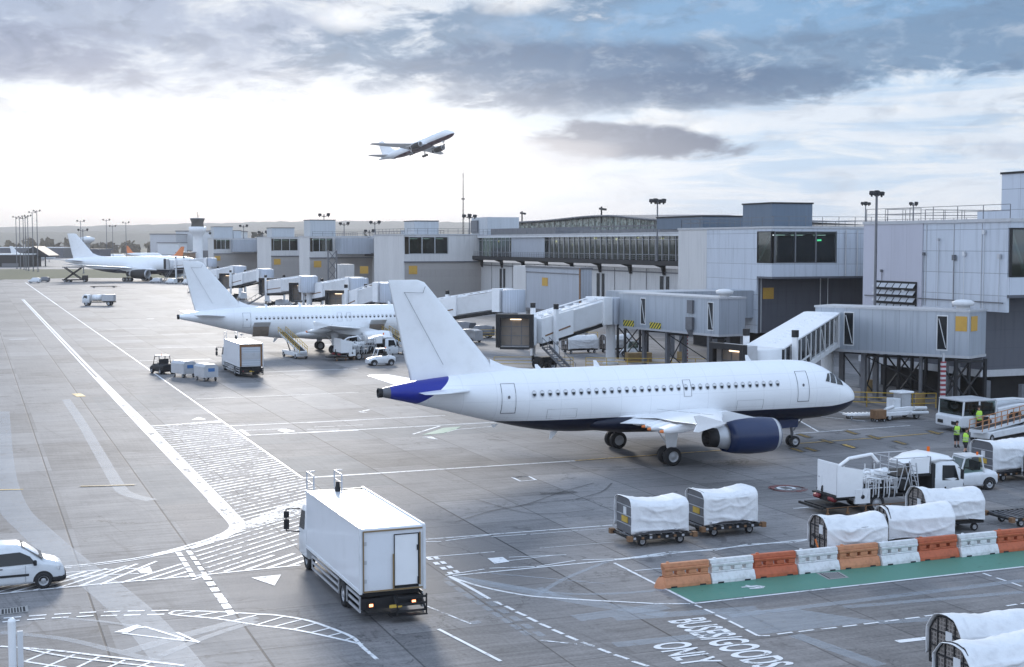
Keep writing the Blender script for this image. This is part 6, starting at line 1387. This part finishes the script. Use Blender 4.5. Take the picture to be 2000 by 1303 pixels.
l1=loader('belt loader with tan rails reaching the rear hold door of second airliner',37.2,164.2,R(96),8.2,.8,2.75,'yellow'); dup(l1,51.2,165.3,R(100),'belt loader reaching the forward hold door, half hidden by the tail fin')
# open hold doors of the second airliner
for s,l in ((24.9,-2.0),(10.6,-2.0)):
    b=MB(); x=-s*1.05; n=6; V=[(x+dx,-surf_y(12,2.3+1.25*j/n,.02),2.3+1.25*j/n) for j in range(n+1) for dx in (-1.0,1.0)]; b.add(V,[(2*j,2*j+1,2*j+3,2*j+2) for j in range(n)]); b.build('hold_opening','inter2',a2); b=MB(); b.add([(x-1.05,-1.95,3.55),(x+1.05,-1.95,3.55),(x+1.05,-3.0,4.15),(x-1.05,-3.0,4.15),(x-1.05,-1.95,3.62),(x+1.05,-1.95,3.62),(x+1.05,-3.0,4.25),(x-1.05,-3.0,4.25)],[(0,3,2,1),(4,5,6,7),(0,1,5,4),(1,2,6,5),(2,3,7,6),(3,0,4,7)]); b.build('hold_door','white',a2)
# towbar trolley, ground power unit near the nose
rt=thing('roller_trolley','low white roller trolley on the ground before the yellow railing','trolley',64.9,92.6,R(-12)); b=MB(); b.box(-.2,3.6,-.5,.5,.3,.4); 
for k in range(12): b.tube((-.1+k*.32,-.45,.42),(-.1+k*.32,.45,.42),.06,None,6)
b.build('deck','white',rt)
for x in (.2,3.2):
    for y in (-.4,.4): wheel(rt,x,y,.14,.08)
rt=thing('equipment_box','small rusty equipment box on castors in front of the trolley','equipment box',66.2,90.3,R(0)); b=MB(); b.box(-.5,.5,-.4,.4,.25,.95); b.build('case','brown',rt,bevel=.03)
for x in (-.35,.35):
    for y in (-.3,.3): wheel(rt,x,y,.12,.08)
rt=thing('air_start_unit','white ground power unit with two cabinets near the airliner nose','ground power unit',68.6,91.2,R(3)); b=MB(); b.box(-1.8,1.9,-.8,.8,.35,.7); b.prismy([(-1.8,.7),(1.9,.7),(1.8,.95),(.6,1.05),(-1.8,.95)],-.75,-.55); b.build('chassis','white',rt,bevel=.06)
b=MB(); b.box(-.7,.0,-.5,.4,.7,1.7); b.build('cabinet','bodywhite',rt,bevel=.04); b=MB(); b.box(.15,1.1,-.4,.6,.7,2.05); b.build('cabinet','lgrey',rt,bevel=.04); b=MB(); b.box(-.15,1.25,-.6,.75,2.06,2.22); b.build('cabinet_roof','white',rt,bevel=.05)
for p_,q_,r_ in (((1.0,-.9,.9),(2.2,-.9,.85),.16),((.6,-1.0,.55),(2.3,-1.0,.5),.14),((-1.7,-.7,.9),(-.9,-.7,1.1),.14)): b=MB(); b.tube(p_,q_,r_); b.build('air_hose','offwhite',rt)
for x in (-1.3,1.4):
    for y in (-.7,.7): wheel(rt,x,y,.28,.18)
# ---------- barriers ----------
bu=[25.96,28.13,30.25,32.37,34.5,36.6,38.68,40.9,43.05,45.2]; bc=['btan','bwhite','borange','bwhite','btan','bwhite','borange','bwhite','borange']
bl=['faded orange barrier with rounded foot at the left end of the row','white barrier second from the left end of the row','red-orange barrier third from the left end of the row','white barrier fourth from the left end, below leftmost cage','faded orange barrier in the middle of the row','white barrier right of the faded middle one','red-orange barrier below the second covered cage','white barrier eighth from the left end of the row','red-orange barrier at the right edge of the picture']
for i in range(9):
    u0,u1=bu[i],bu[i+1]; L=u1-u0-.04; v_=49.62+.035*i
    random.seed(i+50); rt=thing('traffic_barrier',bl[i],'barrier',u0+L/2,v_+random.uniform(-.05,.05),R(.9+random.uniform(-1.6,1.6)),'water-filled plastic barriers in a row')
    b=MB(); h=L/2
    b.prismx([(-.3,0),(.3,0),(.29,.14),(.17,.42),(-.17,.42),(-.29,.14)],-h,h)
    b.prismx([(-.15,.422),(.15,.422),(.15,.498),(-.15,.498)],-h+.06,h-.06)
    xs=[-h+.06]+[q for c in (-.55,0,.55) for q in (c-.09,c+.09)]+[h-.06]
    for k in range(0,8,2): b.box(xs[k],xs[k+1],-.15,.15,.5,.66)
    b.prismx([(-.15,.662),(.15,.662),(.17,.74),(.17,.8),(-.17,.8),(-.17,.74)],-h+.03,h-.03)
    b.prismx([(-.13,.802),(.13,.802),(.1,.98),(-.1,.98)],-h-.02,h-.02)
    o=b.build('body',bc[i],rt,bevel=.025)
    b=MB()
    for x in (-h+.4,h-.4): b.box(x-.14,x+.14,-.305,.305,.004,.07)
    b.build('forklift_slot','black',rt)
    if i==0:
        b=MB(); b.lathe([(0,.31),(.12,.28),(.32,.2),(.44,.1)],(-h-.02,0,0),'z',16); b.v=[p for p in b.v]; b.build('rounded_foot',bc[i],rt)
    b=MB(); b.lathe([(0,.07),(.05,.07),(.06,.001)],(-h+.25,0,.98),'z',10); b.build('filler_cap',bc[i],rt)
# ---------- people ----------
def person(label,u,v,rz,legs,arms,shorts=True,bend=0,cat='person',h=1.0):
    """skinned figure: legs=((hipdx),(...)) angles; +x is facing"""
    rt=bpy.data.objects.new('person',None); col.objects.link(rt); rt.location=W(u,v,0); rt.rotation_euler=(0,0,A+rz); rt.scale=(h,h,h); tag(rt,label,cat,'ground crew in yellow-green vests')
    J=[];E=[];Rr=[]
    def add(p,r,par=None):
        J.append(p);Rr.append(r)
        if par is not None: E.append((par,len(J)-1))
        return len(J)-1
    pel=add((0,0,.93),(.15,.11)); ab=add((.01,0,1.08),(.14,.1),pel); ch=add((.02+bend*.1,0,1.28),(.17,.115),ab); nk0=add((.03+bend*.2,0,1.45),(.08,.07),ch); nk=add((.04+bend*.22,0,1.53),(.055,.055),nk0); hd=add((.06+bend*.25,0,1.62),(.085,.095),nk); ht=add((.06+bend*.25,0,1.72),(.085,.095),hd); add((.055+bend*.25,0,1.79),(.05,.055),ht)
    feet=[]
    for s,(f,k) in zip((1,-1),legs):
        hp=add((0,s*.1,.88),(.1,.095),pel); kx=.42*math.sin(f); kz=.86-.4*math.cos(f); kn=add((kx,s*.11,kz),(.065,.065),hp)
        ax_=kx+.42*math.sin(f-k); az_=kz-.4*math.cos(f-k); an=add((ax_,s*.12,max(.09,az_)),(.045,.045),kn); to=add((ax_+.15,s*.13,max(.045,az_-.05)),(.045,.04),an); feet.append((ax_,s*.12,max(.09,az_)))
    for s,(f,k,o) in zip((1,-1),arms):
        sh=add((.02+bend*.15,s*.19,1.42),(.065,.065),nk0 if False else ch); el=add((.02+bend*.15+.28*math.sin(f),s*(.24+o*.08),1.42-.28*math.cos(f)),(.045,.045),sh); e=J[el]; wr=add((e[0]+.25*math.sin(f+k),s*(.22-o*.03),e[2]-.25*math.cos(f+k)),(.033,.033),el); w_=J[wr]
        dx,dz=math.sin(f+k),-math.cos(f+k); pm=add((w_[0]+dx*.07,w_[1],w_[2]+dz*.07),(.038,.02),wr)
        for q in range(4): add((J[pm][0]+dx*.07+.012*(q-1.5),J[pm][1]-s*.008,J[pm][2]+dz*(.065+.01*(q in (1,2)))),(.011,.011),pm)
        add((w_[0]+dx*.06+.03,w_[1]-s*.03,w_[2]+dz*.06),(.012,.012),wr)
    me=bpy.data.meshes.new('body'); me.from_pydata(J,E,[]); o=bpy.data.objects.new('body',me); col.objects.link(o); o.parent=rt
    sk=o.modifiers.new('skin','SKIN'); 
    for i,d_ in enumerate(me.skin_vertices[0].data): d_.radius=Rr[i]; d_.use_root=(i==0)
    sb=o.modifiers.new('sub','SUBSURF'); sb.levels=1; sb.render_levels=1
    m,t=new('skin_and_dark_clothes'); x,y,z=t.sep(t.obj()); f=t.m('MAXIMUM',t.m('GREATER_THAN',z,1.5),t.m('MULTIPLY',t.m('LESS_THAN',z,.5),t.m('GREATER_THAN',z,.2)))
    t.out(t.prin(t.mix(f,(.018,.02,.026,1),(.42,.23,.16,1)),.7)); me.materials.append(m)
    def clothing(nm,rings,mat):
        b=MB(); b.loft([[(cx+rx*math.cos(2*PI*i/18),cy+ry*math.sin(2*PI*i/18),z) for i in range(18)] for cx,cy,rx,ry,z in rings],cap=False); q=b.build(nm,mat,rt); s_=q.modifiers.new('s','SOLIDIFY'); s_.thickness=.012; return q
    clothing('vest',[(.0,0,.175,.2,.86),(.005,0,.165,.19,1.0),(.015+bend*.05,0,.165,.2,1.15),(.03+bend*.12,0,.165,.225,1.3),(.03+bend*.16,0,.14,.215,1.4),(.03+bend*.2,0,.1,.13,1.47)],'hivis')
    b=MB(); 
    for z in (.97,1.12): b.lathe([(z,.172),(z+.05,.172)],(0,0,0),'z',18)
    b.v=[(x*1.03+.01,y*1.17,z) for x,y,z in b.v]; b.build('reflective_band','lgrey',rt)
    clothing('shorts' if shorts else 'trousers',[(0,0,.16,.185,.95),(.0,0,.165,.19,.82),(0,0,.15,.19,.72)],'clothes')
    for s,(f,k),ft in zip((1,-1),legs,feet):
        kx=.42*math.sin(f); kz=.86-.4*math.cos(f)
        clothing('shorts_leg',[(0,s*.1,.11,.105,.82),(kx*.5,s*.105,.1,.1,(.86+kz)/2),(kx*1.0,s*.11,.095,.09,kz-.02)],'clothes')
        b=MB(); b.add([],[]); b.prismy([(ft[0]-.07,max(0,ft[2]-.09)),(ft[0]-.07,ft[2]+.08),(ft[0]+.05,ft[2]+.08),(ft[0]+.1,ft[2]),(ft[0]+.22,ft[2]-.03),(ft[0]+.22,max(0,ft[2]-.09))],ft[1]-.05,ft[1]+.05); b.build('boot','black',rt,bevel=.02)
    b=MB(); hx=.05+bend*.25; b.lathe([(1.86,.001),(1.845,.06),(1.8,.095),(1.74,.105),(1.69,.09)],(hx-.01,0,-.02),'z',14); b.build('hair','hair',rt)
    b=MB(); 
    for y in (-.033,.033): b.box(hx+.085,hx+.1,y-.012,y+.012,1.675,1.69,0)
    b.box(hx+.085,hx+.096,-.025,.025,1.6,1.608,0); b.build('eyes_and_mouth','hair',rt); b=MB(); b.add([(hx+.085,-.015,1.63),(hx+.085,.015,1.63),(hx+.12,0,1.635),(hx+.088,0,1.68)],[(0,1,2),(0,2,3),(1,3,2),(0,3,1)]); b.build('nose','skin',rt)
    return rt
person('person in yellow-green vest and dark shorts standing with hands together, facing the camera',62.9,76.95,R(-105),((.05,.05),(.1,.06)),((.25,1.1,1),(.25,1.1,1)))
person('person in yellow-green vest and shorts walking away beside the standing colleague',61.3,74.1,R(15),((.42,.15),(-.3,.3)),((-.2,.3,0),(.35,.4,0)),bend=.3,h=.97)
person('person in yellow-green vest standing beside the pushback tug cab',69.2,82.2,R(80),((.03,.03),(-.03,.05)),((.4,1.0,0),(.2,.6,0)),shorts=False,h=1.12)
# seated driver in enclosed tug is only a vest and head behind glass
# ---------- small fixtures near the building ----------
def yrail(label,pts,h=1.15,step=2.2,r=.06,mat='yellow'):
    c=sum((Vector(p[:2]) for p in pts),Vector((0,0)))/len(pts); o=thing('guard_rail',label,'guard rail',c.x,c.y,0,'yellow guard rails along the building')
    b=MB(); railing(b,[(p[0]-c.x,p[1]-c.y) for p in pts],0,h,step,r,(1,.66,.33)); b.build('rail',mat,o)
yrail('yellow guard rail just right of the foreground airliner nose',[(68.3,101.0),(71.3,98.9),(74.2,96.5),(76.4,96.2)],1.25)
yrail('yellow guard rail behind the foreground fuselage top, under retracted bridge',[(55,146.3),(59,144.5),(63.1,142.5)])
yrail('yellow guard rail at the foot of the middle walkway',[(64,141),(70,137.5),(77,134)],1.2)
yrail('yellow guard rail between the two bridges, beyond the tail fin',[(64.5,190),(68,190.4),(72,190.8)],1.3)
yrail('yellow guard rail under the ribbed link building',[(78,183),(84,181)],1.2)
def bin_(label,u,v,h=1.15,r=.42,z=0):
    o=thing('column_guard',label,'column guard',u,v,0,'yellow column guards'); b=MB(); b.lathe([(0,r),(h,r),(h,r*.8),(h-.05,.001)],(0,0,0),'z',16); b.build('drum','ochre',o); b=MB(); b.tube((0,0,h-.04),(0,0,4.5),.17,.17,10); b.build('column','grey',o)
bin_('ochre yellow drum guard at column left of the stone wall, near the nose',78.7,109.0); bin_('ochre yellow drum guard at column in front of the dark stone wall',76.0,97.8); bin_('ochre yellow drum guard at column below the middle walkway',78.4,145.6)
o=thing('plinth','long ochre concrete plinth under the middle walkway','plinth',73.2,146.5,R(-5)); b=MB(); b.box(-1.4,1.6,-.6,.6,0,1.1); b.build('block','ochre',o,bevel=.04)
o=thing('marker_board','red and white striped marker board standing beside pushback tug','marker board',74.2,92.6,R(-15)); b=MB(); b.box(-.2,.2,-.1,.1,.0,4.3); b.build('board','rw',o); b=MB(); b.bar((0,0,4.3),(0,0,5.0),.15); b.build('post','lgrey',o)
o=thing('marker_board','red and white striped marker board below the middle walkway','marker board',74.5,137.2,R(-15)); b=MB(); b.box(-.28,.28,-.1,.1,.0,4.3); b.build('board','rw',o)
# steel gantries in the undercroft
for (u_,v_,l_) in ((79.5,104.5,'dark steel cross-braced gantry beneath the right walkway'),(77.2,93.9,'dark steel cross-braced gantry beside the striped marker board'),(74.5,150.5,'dark steel cross-braced gantry below the middle walkway')):
    o=thing('steel_gantry',l_,'gantry',u_,v_,0,'steel gantries under the walkways')
    for x in (-1.5,1.5):
        for y in (-1,1): b=MB(); b.bar((x,y,0),(x,y,4.4),.24); b.build('post','dark',o)
    b=MB()
    for y in (-1,1): b.bar((-1.5,y,.5),(1.5,y,3.9),.12); b.bar((-1.5,y,3.9),(1.5,y,.5),.12); b.bar((-1.5,y,4.2),(1.5,y,4.2),.2)
    b.build('brace','dark',o)
for (u_,v_) in ((79.8,98.3),(79.9,94.0),(80.5,90.5),(80.3,112.2),(88,147.5),(95,147.5)):
    o=thing('support_column','grey steel column holding up the terminal block','column',u_,v_,0,'support columns of the blocks'); b=MB(); b.box(-.2,.2,-.2,.2,0,2.4 if u_<85 else 2.78); b.box(-.35,.35,-.35,.35,0,.1); b.build('shaft','grey',o)
# stairs under the nose-side bridge, air tug under the middle walkway
o=thing('steel_stairs','grey steel stairs in the shadow right of the airliner cockpit','stairs',75.5,112,R(120)); b=MB()
for k in range(10): b.box(k*.3,k*.3+.3,-.6,.6,k*.25,k*.25+.06)
b.build('tread','lgrey',o); b=MB()
for y in (-.6,.6): b.bar((0,y,.9),(3,y,3.4),.06); b.bar((0,y,0),(3,y,2.5),.08,.2)
b.build('stringer','grey',o)
tug('small white cab vehicle parked under the middle walkway',76.3,154.0,R(150)); 
o=thing('post','white post with rounded top at the bottom left corner','post',1.0,47.9,0); b=MB(); b.tube((0,0,0),(0,0,1.55),.13,.13,16); b.lathe([(1.55,.13),(1.62,.11),(1.66,.05),(1.67,.001)],(0,0,0),'z',16); b.build('tube','white',o); b=MB(); b.box(.16,.34,-.06,.06,0,1.2); b.build('bracket','offwhite',o)
o=thing('marker_stick','orange marker stick with black tip behind the white barrier','marker',34.6,51.0,0); b=MB(); b.tube((0,0,0),(-.2,.3,1.0),.04); b.build('stick','orange',o); b=MB(); b.tube((-.2,.3,1.0),(-.26,.39,1.25),.05); b.build('tip','black',o)
# ---------- far field ----------
def D(px,Y,z=0): return Vector(((px-1000)/F*Y,Y,z))
# distant service vehicles
def tanker(label,P,rz):
    rt=thing('tank_truck',label,'tank truck',0,0,rz,world=P)
    b=MB(); b.box(-3.4,2.0,-.9,.9,.7,.95); b.build('chassis','dark',rt); b=MB(); shell(b,[(2.1,.6,1.7,2.5,1.15,1.05),(3.2,.6,1.7,2.55,1.15,1.05),(3.7,.6,1.6,2.1,1.1,1.0)]); cb=b.build('cab','bodywhite',rt)
    for y in (-1,1): b=MB(); b.add([(2.5,y*1.16,1.6),(3.5,y*1.13,1.6),(3.3,y*1.08,2.3),(2.6,y*1.09,2.3)],[(0,1,2,3)]); b.build('side_window','vglass',cb)
    b=MB(); b.box(-3.3,-.6,-1,1,1.0,2.5); b.build('box_body','lgrey',rt,bevel=.1); b=MB(); b.lathe([(-.5,.001),(-.4,.7),(1.6,.7),(1.7,.001)],(0,0,1.75),'x',16); b.build('tank','white',rt)
    for x in (-2.2,2.8):
        for y in (-.95,.95): wheel(rt,x,y,.5,.35)
    return rt
tanker('white service truck with tank crossing the empty apron at left',D(195,311),PI)
def smallveh(label,P,rz,c='bodywhite'):
    rt=thing('service_car',label,'service vehicle',0,0,rz,world=P,group='small service vehicles far off')
    b=MB(); shell(b,[(-2,.3,.9,1.7,.85,.75),(-1,.25,.9,1.9,.9,.8),(.6,.25,.9,1.85,.9,.8),(1.3,.25,.9,1.1,.9,.8),(2,.3,.7,.9,.85,.75)]); bd=b.build('body',c,rt); b=MB(); b.add([(.6,-.8,1.75),(.6,.8,1.75),(1.3,.8,1.15),(1.3,-.8,1.15)],[(0,1,2,3)]); b.build('windscreen','vglass',bd)
    for x in (-1.3,1.3):
        for y in (-.8,.8): wheel(rt,x,y,.33,.2)
smallveh('white van far off near the grass verge',D(68,488),PI); smallveh('dark vehicle behind the far white van',D(86,500),PI,'grey')
smallveh('white car under the large airliner engine',D(335,478),2.6); smallveh('white vehicle beside the nose gear of the large airliner',D(365,470),2.2); smallveh('grey vehicle between far jet bridges',D(305,486),2.9,'lgrey')
for px_,Y_,l_ in ((473,345,'white service vehicle at the first distant jet bridge'),(556,300,'white service vehicle at the second distant jet bridge'),(640,258,'white service vehicle near the third distant jet bridge'),(915,196,'white service vehicle beyond the foreground tail fin'),(938,205,'grey service vehicle beside the ribbed link building'),(905,215,'dark service vehicle by the bridge behind the tail fin')):
    smallveh(l_,D(px_,Y_),random.uniform(0,3),random.choice(['bodywhite','lgrey']) if 'white' in l_ else 'grey')
rt=thing('scissor_lift','dark scissor-lift loader under the wingtip of the large airliner','scissor lift',0,0,0,world=D(144,500)); b=MB(); b.box(-3.8,3.8,-1.2,1.2,.6,1.0); b.build('chassis','dark',rt); b=MB()
for y in (-1,1): b.bar((-3,y,1),(3,y,5.2),.3); b.bar((-3,y,5.2),(3,y,1),.3)
b.build('scissor','dark',rt); b=MB(); b.box(-3.6,3.6,-1.3,1.3,5.2,5.5); b.build('platform','grey',rt); b=MB(); shell(b,[(3.4,.6,1.6,2.4,1.1,1),(5,.6,1.6,2.4,1.1,1)]); b.build('cab','dark',rt)
for x in (-2.8,-1.2,4.3):
    for y in (-1,1): wheel(rt,x,y,.5,.4)
for i,px_ in enumerate((182,200,216)):
    pass
dl=dolly('empty dolly train on the open apron below the large airliner engine',39,453,R(5),7.5,2.4,bar=True)
# far parked airliners
def faraway(label,px,Y,head,fin,s=1.0):
    h=R(head); n=D(px,Y)
    airliner('airliner',label,0,0,rz=h,world=n,mat='liv_b',far=True,full=False,gear=1,finmat=fin,engmat='white',fairing=False)
faraway('small distant white airliner beyond the large airliner tail',252,1000,10,'white')
faraway('small distant airliner with orange tail fin pointing left',262,900,176,'orange')
faraway('small distant airliner with orange tail fin nearer the hangar',318,1150,-15,'orange')
faraway('tiny distant white airliner at the left beside the mast cluster',110,1050,5,'white')
# control tower
P=D(387.5,1150); rt=thing('control_tower','white control tower with flared cab rising beyond the pier','control tower',0,0,0,world=P)
b=MB(); b.lathe([(0,5.0),(20,4.6),(24,4.8),(27.5,7.5),(29,8.4),(33,8.6),(33.2,8.2),(33.4,.001)],(0,0,0),'z',28); b.build('shaft','white',rt)
b=MB(); b.lathe([(33.4,6.6),(35,6.0),(37.4,6.0),(40.8,7.2)],(0,0,0),'z',16); b.build('cab_glass','interg',rt); b=MB(); b.lathe([(40.8,7.4),(41.4,7.5),(42,5.5),(42.6,.001)],(0,0,0),'z',20); b.build('roof','grey',rt)
b=MB()
rt.scale=(.83,.83,.83)
for k in range(12): a=2*PI*k/12; b.bar((5.45*math.cos(a),5.45*math.sin(a),37.2),(6.25*math.cos(a),6.25*math.sin(a),40.8),.5)
b.build('mullion','offwhite',rt); b=MB(); b.tube((0,0,42.5),(0,0,48),.25); b.tube((1.5,0,42.5),(1.5,0,45),.2); b.build('antenna','dark',rt)
# hangars and low buildings
def shed(label,px0,px1,Y,z1,mat='offwhite',dep=60,roof=None,steps=None,nm='hangar',cat='hangar'):
    p0=D(px0,Y); w=(px1-px0)/F*Y; rt=thing(nm,label,cat,0,0,0,world=p0,group='far airport buildings'); b=MB()
    b.box(0,w,0,dep,-.3,z1); b.build('wall',mat,rt)
    b=MB(); b.box(-.6,w+.6,-.6,dep+.6,z1+.01,z1+.8); b.build('roof',roof or 'grey',rt)
    k=int(w/14); b=MB()
    for i in range(k): b.box(w*(i+.2)/k,w*(i+.8)/k,-.15,-.02,.1,z1*.3)
    if k: b.build('door','grey',rt)
    return rt
shed('large pale hangar behind and left of the control tower',345,460,1250,24.5,'offwhite'); shed('lower pale hangar front at left of the tower',295,345,1210,21.5,'lgrey'); shed('curved roof hangar section before the large one',309,350,1180,14,'offwhite',30)
shed('brown brick low building beneath the control tower',345,372,1120,6,'brown',20,nm='low_building',cat='building'); shed('low dark building behind the masts at far left',-60,48,820,7,'dark',30,'white',nm='low_building',cat='building'); shed('long low pale terminal at the far left horizon',-200,125,1300,9.5,'cladg',40,'white',nm='low_building',cat='building'); shed('grey low building right of the large airliner tail',163,196,900,9.5,'cladg',25,nm='low_building',cat='building')
rt=thing('canopy_building','dark pitched canopy building behind the mast cluster','building',0,0,0,world=D(48,840)); b=MB(); b.prismy([(-3,6.5),(6,12.2),(15,6.5),(15,5.5),(-3,5.5)],0,20); b.build('roof','dark',rt); b=MB()
for x in (-2,3,8,13): b.bar((x,0,0),(x,0,6),.6)
b.build('column','dark',rt)
for i,(px_,Y_,zt_) in enumerate(((34,760,29),(41,745,28),(48,730,28),(52,715,28.5),(57,700,28.5),(66,690,30),(75,680,30.5),(160,820,28),(210,900,30),(222,980,27),(248,950,29),(164,640,21))):
    mast(['first','second','third','fourth','fifth','sixth','seventh'][i]+' thin apron mast from the left in the far cluster' if i<7 else ['far apron mast just right of the large tail fin','tall far apron mast above the trees','slim far apron mast between two taller ones','far apron mast right of the tree line middle','short dark mast beside the large tail fin'][i-7],0,0,0,zt_,2,.24,1.9 if i>6 else 1.4,'apron masts on the horizon',world=D(px_,Y_))
# radar pod on stalk
rt=thing('radar_tower','round pale radar tower beyond the large tail fin','radar tower',0,0,0,world=D(171,900)); b=MB(); b.tube((0,0,0),(0,0,14),2.5,2); b.build('shaft','concretew',rt); b=MB(); b.lathe([(14,2),(15.5,5),(17.5,5.2),(18.5,.001)],(0,0,0),'z',18); b.build('pod','white',rt)
# hedge line and bushes: woods
def leafy(c1,c2,name):
    m,t=new(name); n=t.noise(t.pos(),.05,6,.7); t.out(t.prin(t.mix(n,(*c1,1),(*c2,1)),.95)); return m
M['wood1']=leafy((.05,.045,.02),(.17,.12,.06),'autumn_wood'); M['wood2']=leafy((.04,.045,.03),(.1,.09,.06),'ridge_wood')
def wood(name,pts,H,dens,size,mat,label=None,cat=None,kind='stuff'):
    """many leaf-clump faces heaped along a line of crowns"""
    b=MB(); random.seed(hash(name)%999 if 0 else len(name)*7)
    for (x0,y0),(x1,y1) in zip(pts,pts[1:]):
        L=math.hypot(x1-x0,y1-y0); n=int(L*dens)
        for i in range(n):
            q=i/n+random.uniform(-.5,.5)/n; cx=x0+(x1-x0)*q; cy=y0+(y1-y0)*q+random.uniform(-30,30); h=H*random.uniform(.6,1.1)*(1+.25*noise.noise(Vector((cx*.012,cy*.01,0)))); r=h*random.uniform(.3,.5)
            for k in range(16):
                a=random.uniform(0,2*PI); e=random.uniform(-1,1); rr=r*random.uniform(.5,1.0); z=h-r+rr*e*.9; X=cx+rr*math.cos(a)*math.sqrt(1-e*e); Y=cy+rr*math.sin(a)*math.sqrt(1-e*e); s=size*random.uniform(.6,1.4)
                u_=Vector((random.uniform(-1,1),random.uniform(-1,1),random.uniform(-1,1))).normalized()*s; w_=Vector((random.uniform(-1,1),random.uniform(-1,1),random.uniform(-1,1))).normalized()*s
                p=Vector((X,Y,max(z,.5))); b.add([p-u_,p+w_,p+u_,p-w_],[(0,1,2,3)])
            b.add([(cx-r,cy+8,0),(cx+r,cy+8,0),(cx+r*.7,cy+8,h*.75),(cx-r*.7,cy+8,h*.75)],[(0,1,2,3)])
    o=b.build(name,mat,fix=False); tag(o,label,cat,kind=kind)
wood('autumn_wood',[(D(-250,1900).x,1900),(D(520,2000).x,2000)],20,.14,4.5,'wood1')
wood('near_shrubs',[(D(-60,1500).x,1500),(D(150,1500).x,1500)],9,.12,3,'wood2')
wood('rooftop_trees',[(D(480,1500).x,1500),(D(760,1500).x,1500)],24,.08,4,'wood2')
def hills(name,Y0,dep,H,base,px0,px1,seed,mat,bump):
    n=260; m=10; V=[]; X0=(px0-1000)/F*Y0; X1=(px1-1000)/F*Y0
    for j in range(m+1):
        q=j/m
        for i in range(n+1):
            x=X0+(X1-X0)*i/n; e=noise.fractal(Vector((x*.00035,seed,q*.5)),1.,2.,5); h=base+(H-base)*math.sin(q*PI/2)*(1+.3*e)+ (bump*noise.noise(Vector((x*.02,seed+3,q*3)))+bump*.8*noise.noise(Vector((x*.05,seed+3,q*3))))*(q>.3)
            V.append((x,Y0+dep*q,h-1))
    b=MB(); b.add(V,[(j*(n+1)+i,j*(n+1)+i+1,(j+1)*(n+1)+i+1,(j+1)*(n+1)+i) for j in range(m) for i in range(n)],0,True); tag(b.build(name,mat,fix=False),kind='structure')
hills('hills',4300,900,62,2,-700,2600,2.2,'wood2',4); hills('far_hills',6600,1500,128,4,-700,2600,8.1,'wood2',6)
# ---------- air ----------
b=MB(); b.box(-6500,8000,-40,8600,-1.6,135); hz_=b.build('haze',[None] if 0 else 'white'); hz_.data.materials.clear(); m,t=new('haze_air'); v_=t.n('ShaderNodeVolumePrincipled'); v_.inputs['Density'].default_value=.0001; t.val(v_.inputs['Color'],(.97,.94,.92,1)); v_.inputs['Anisotropy'].default_value=.3; t.out(None,v_); hz_.data.materials.append(m); tag(hz_,kind='stuff')
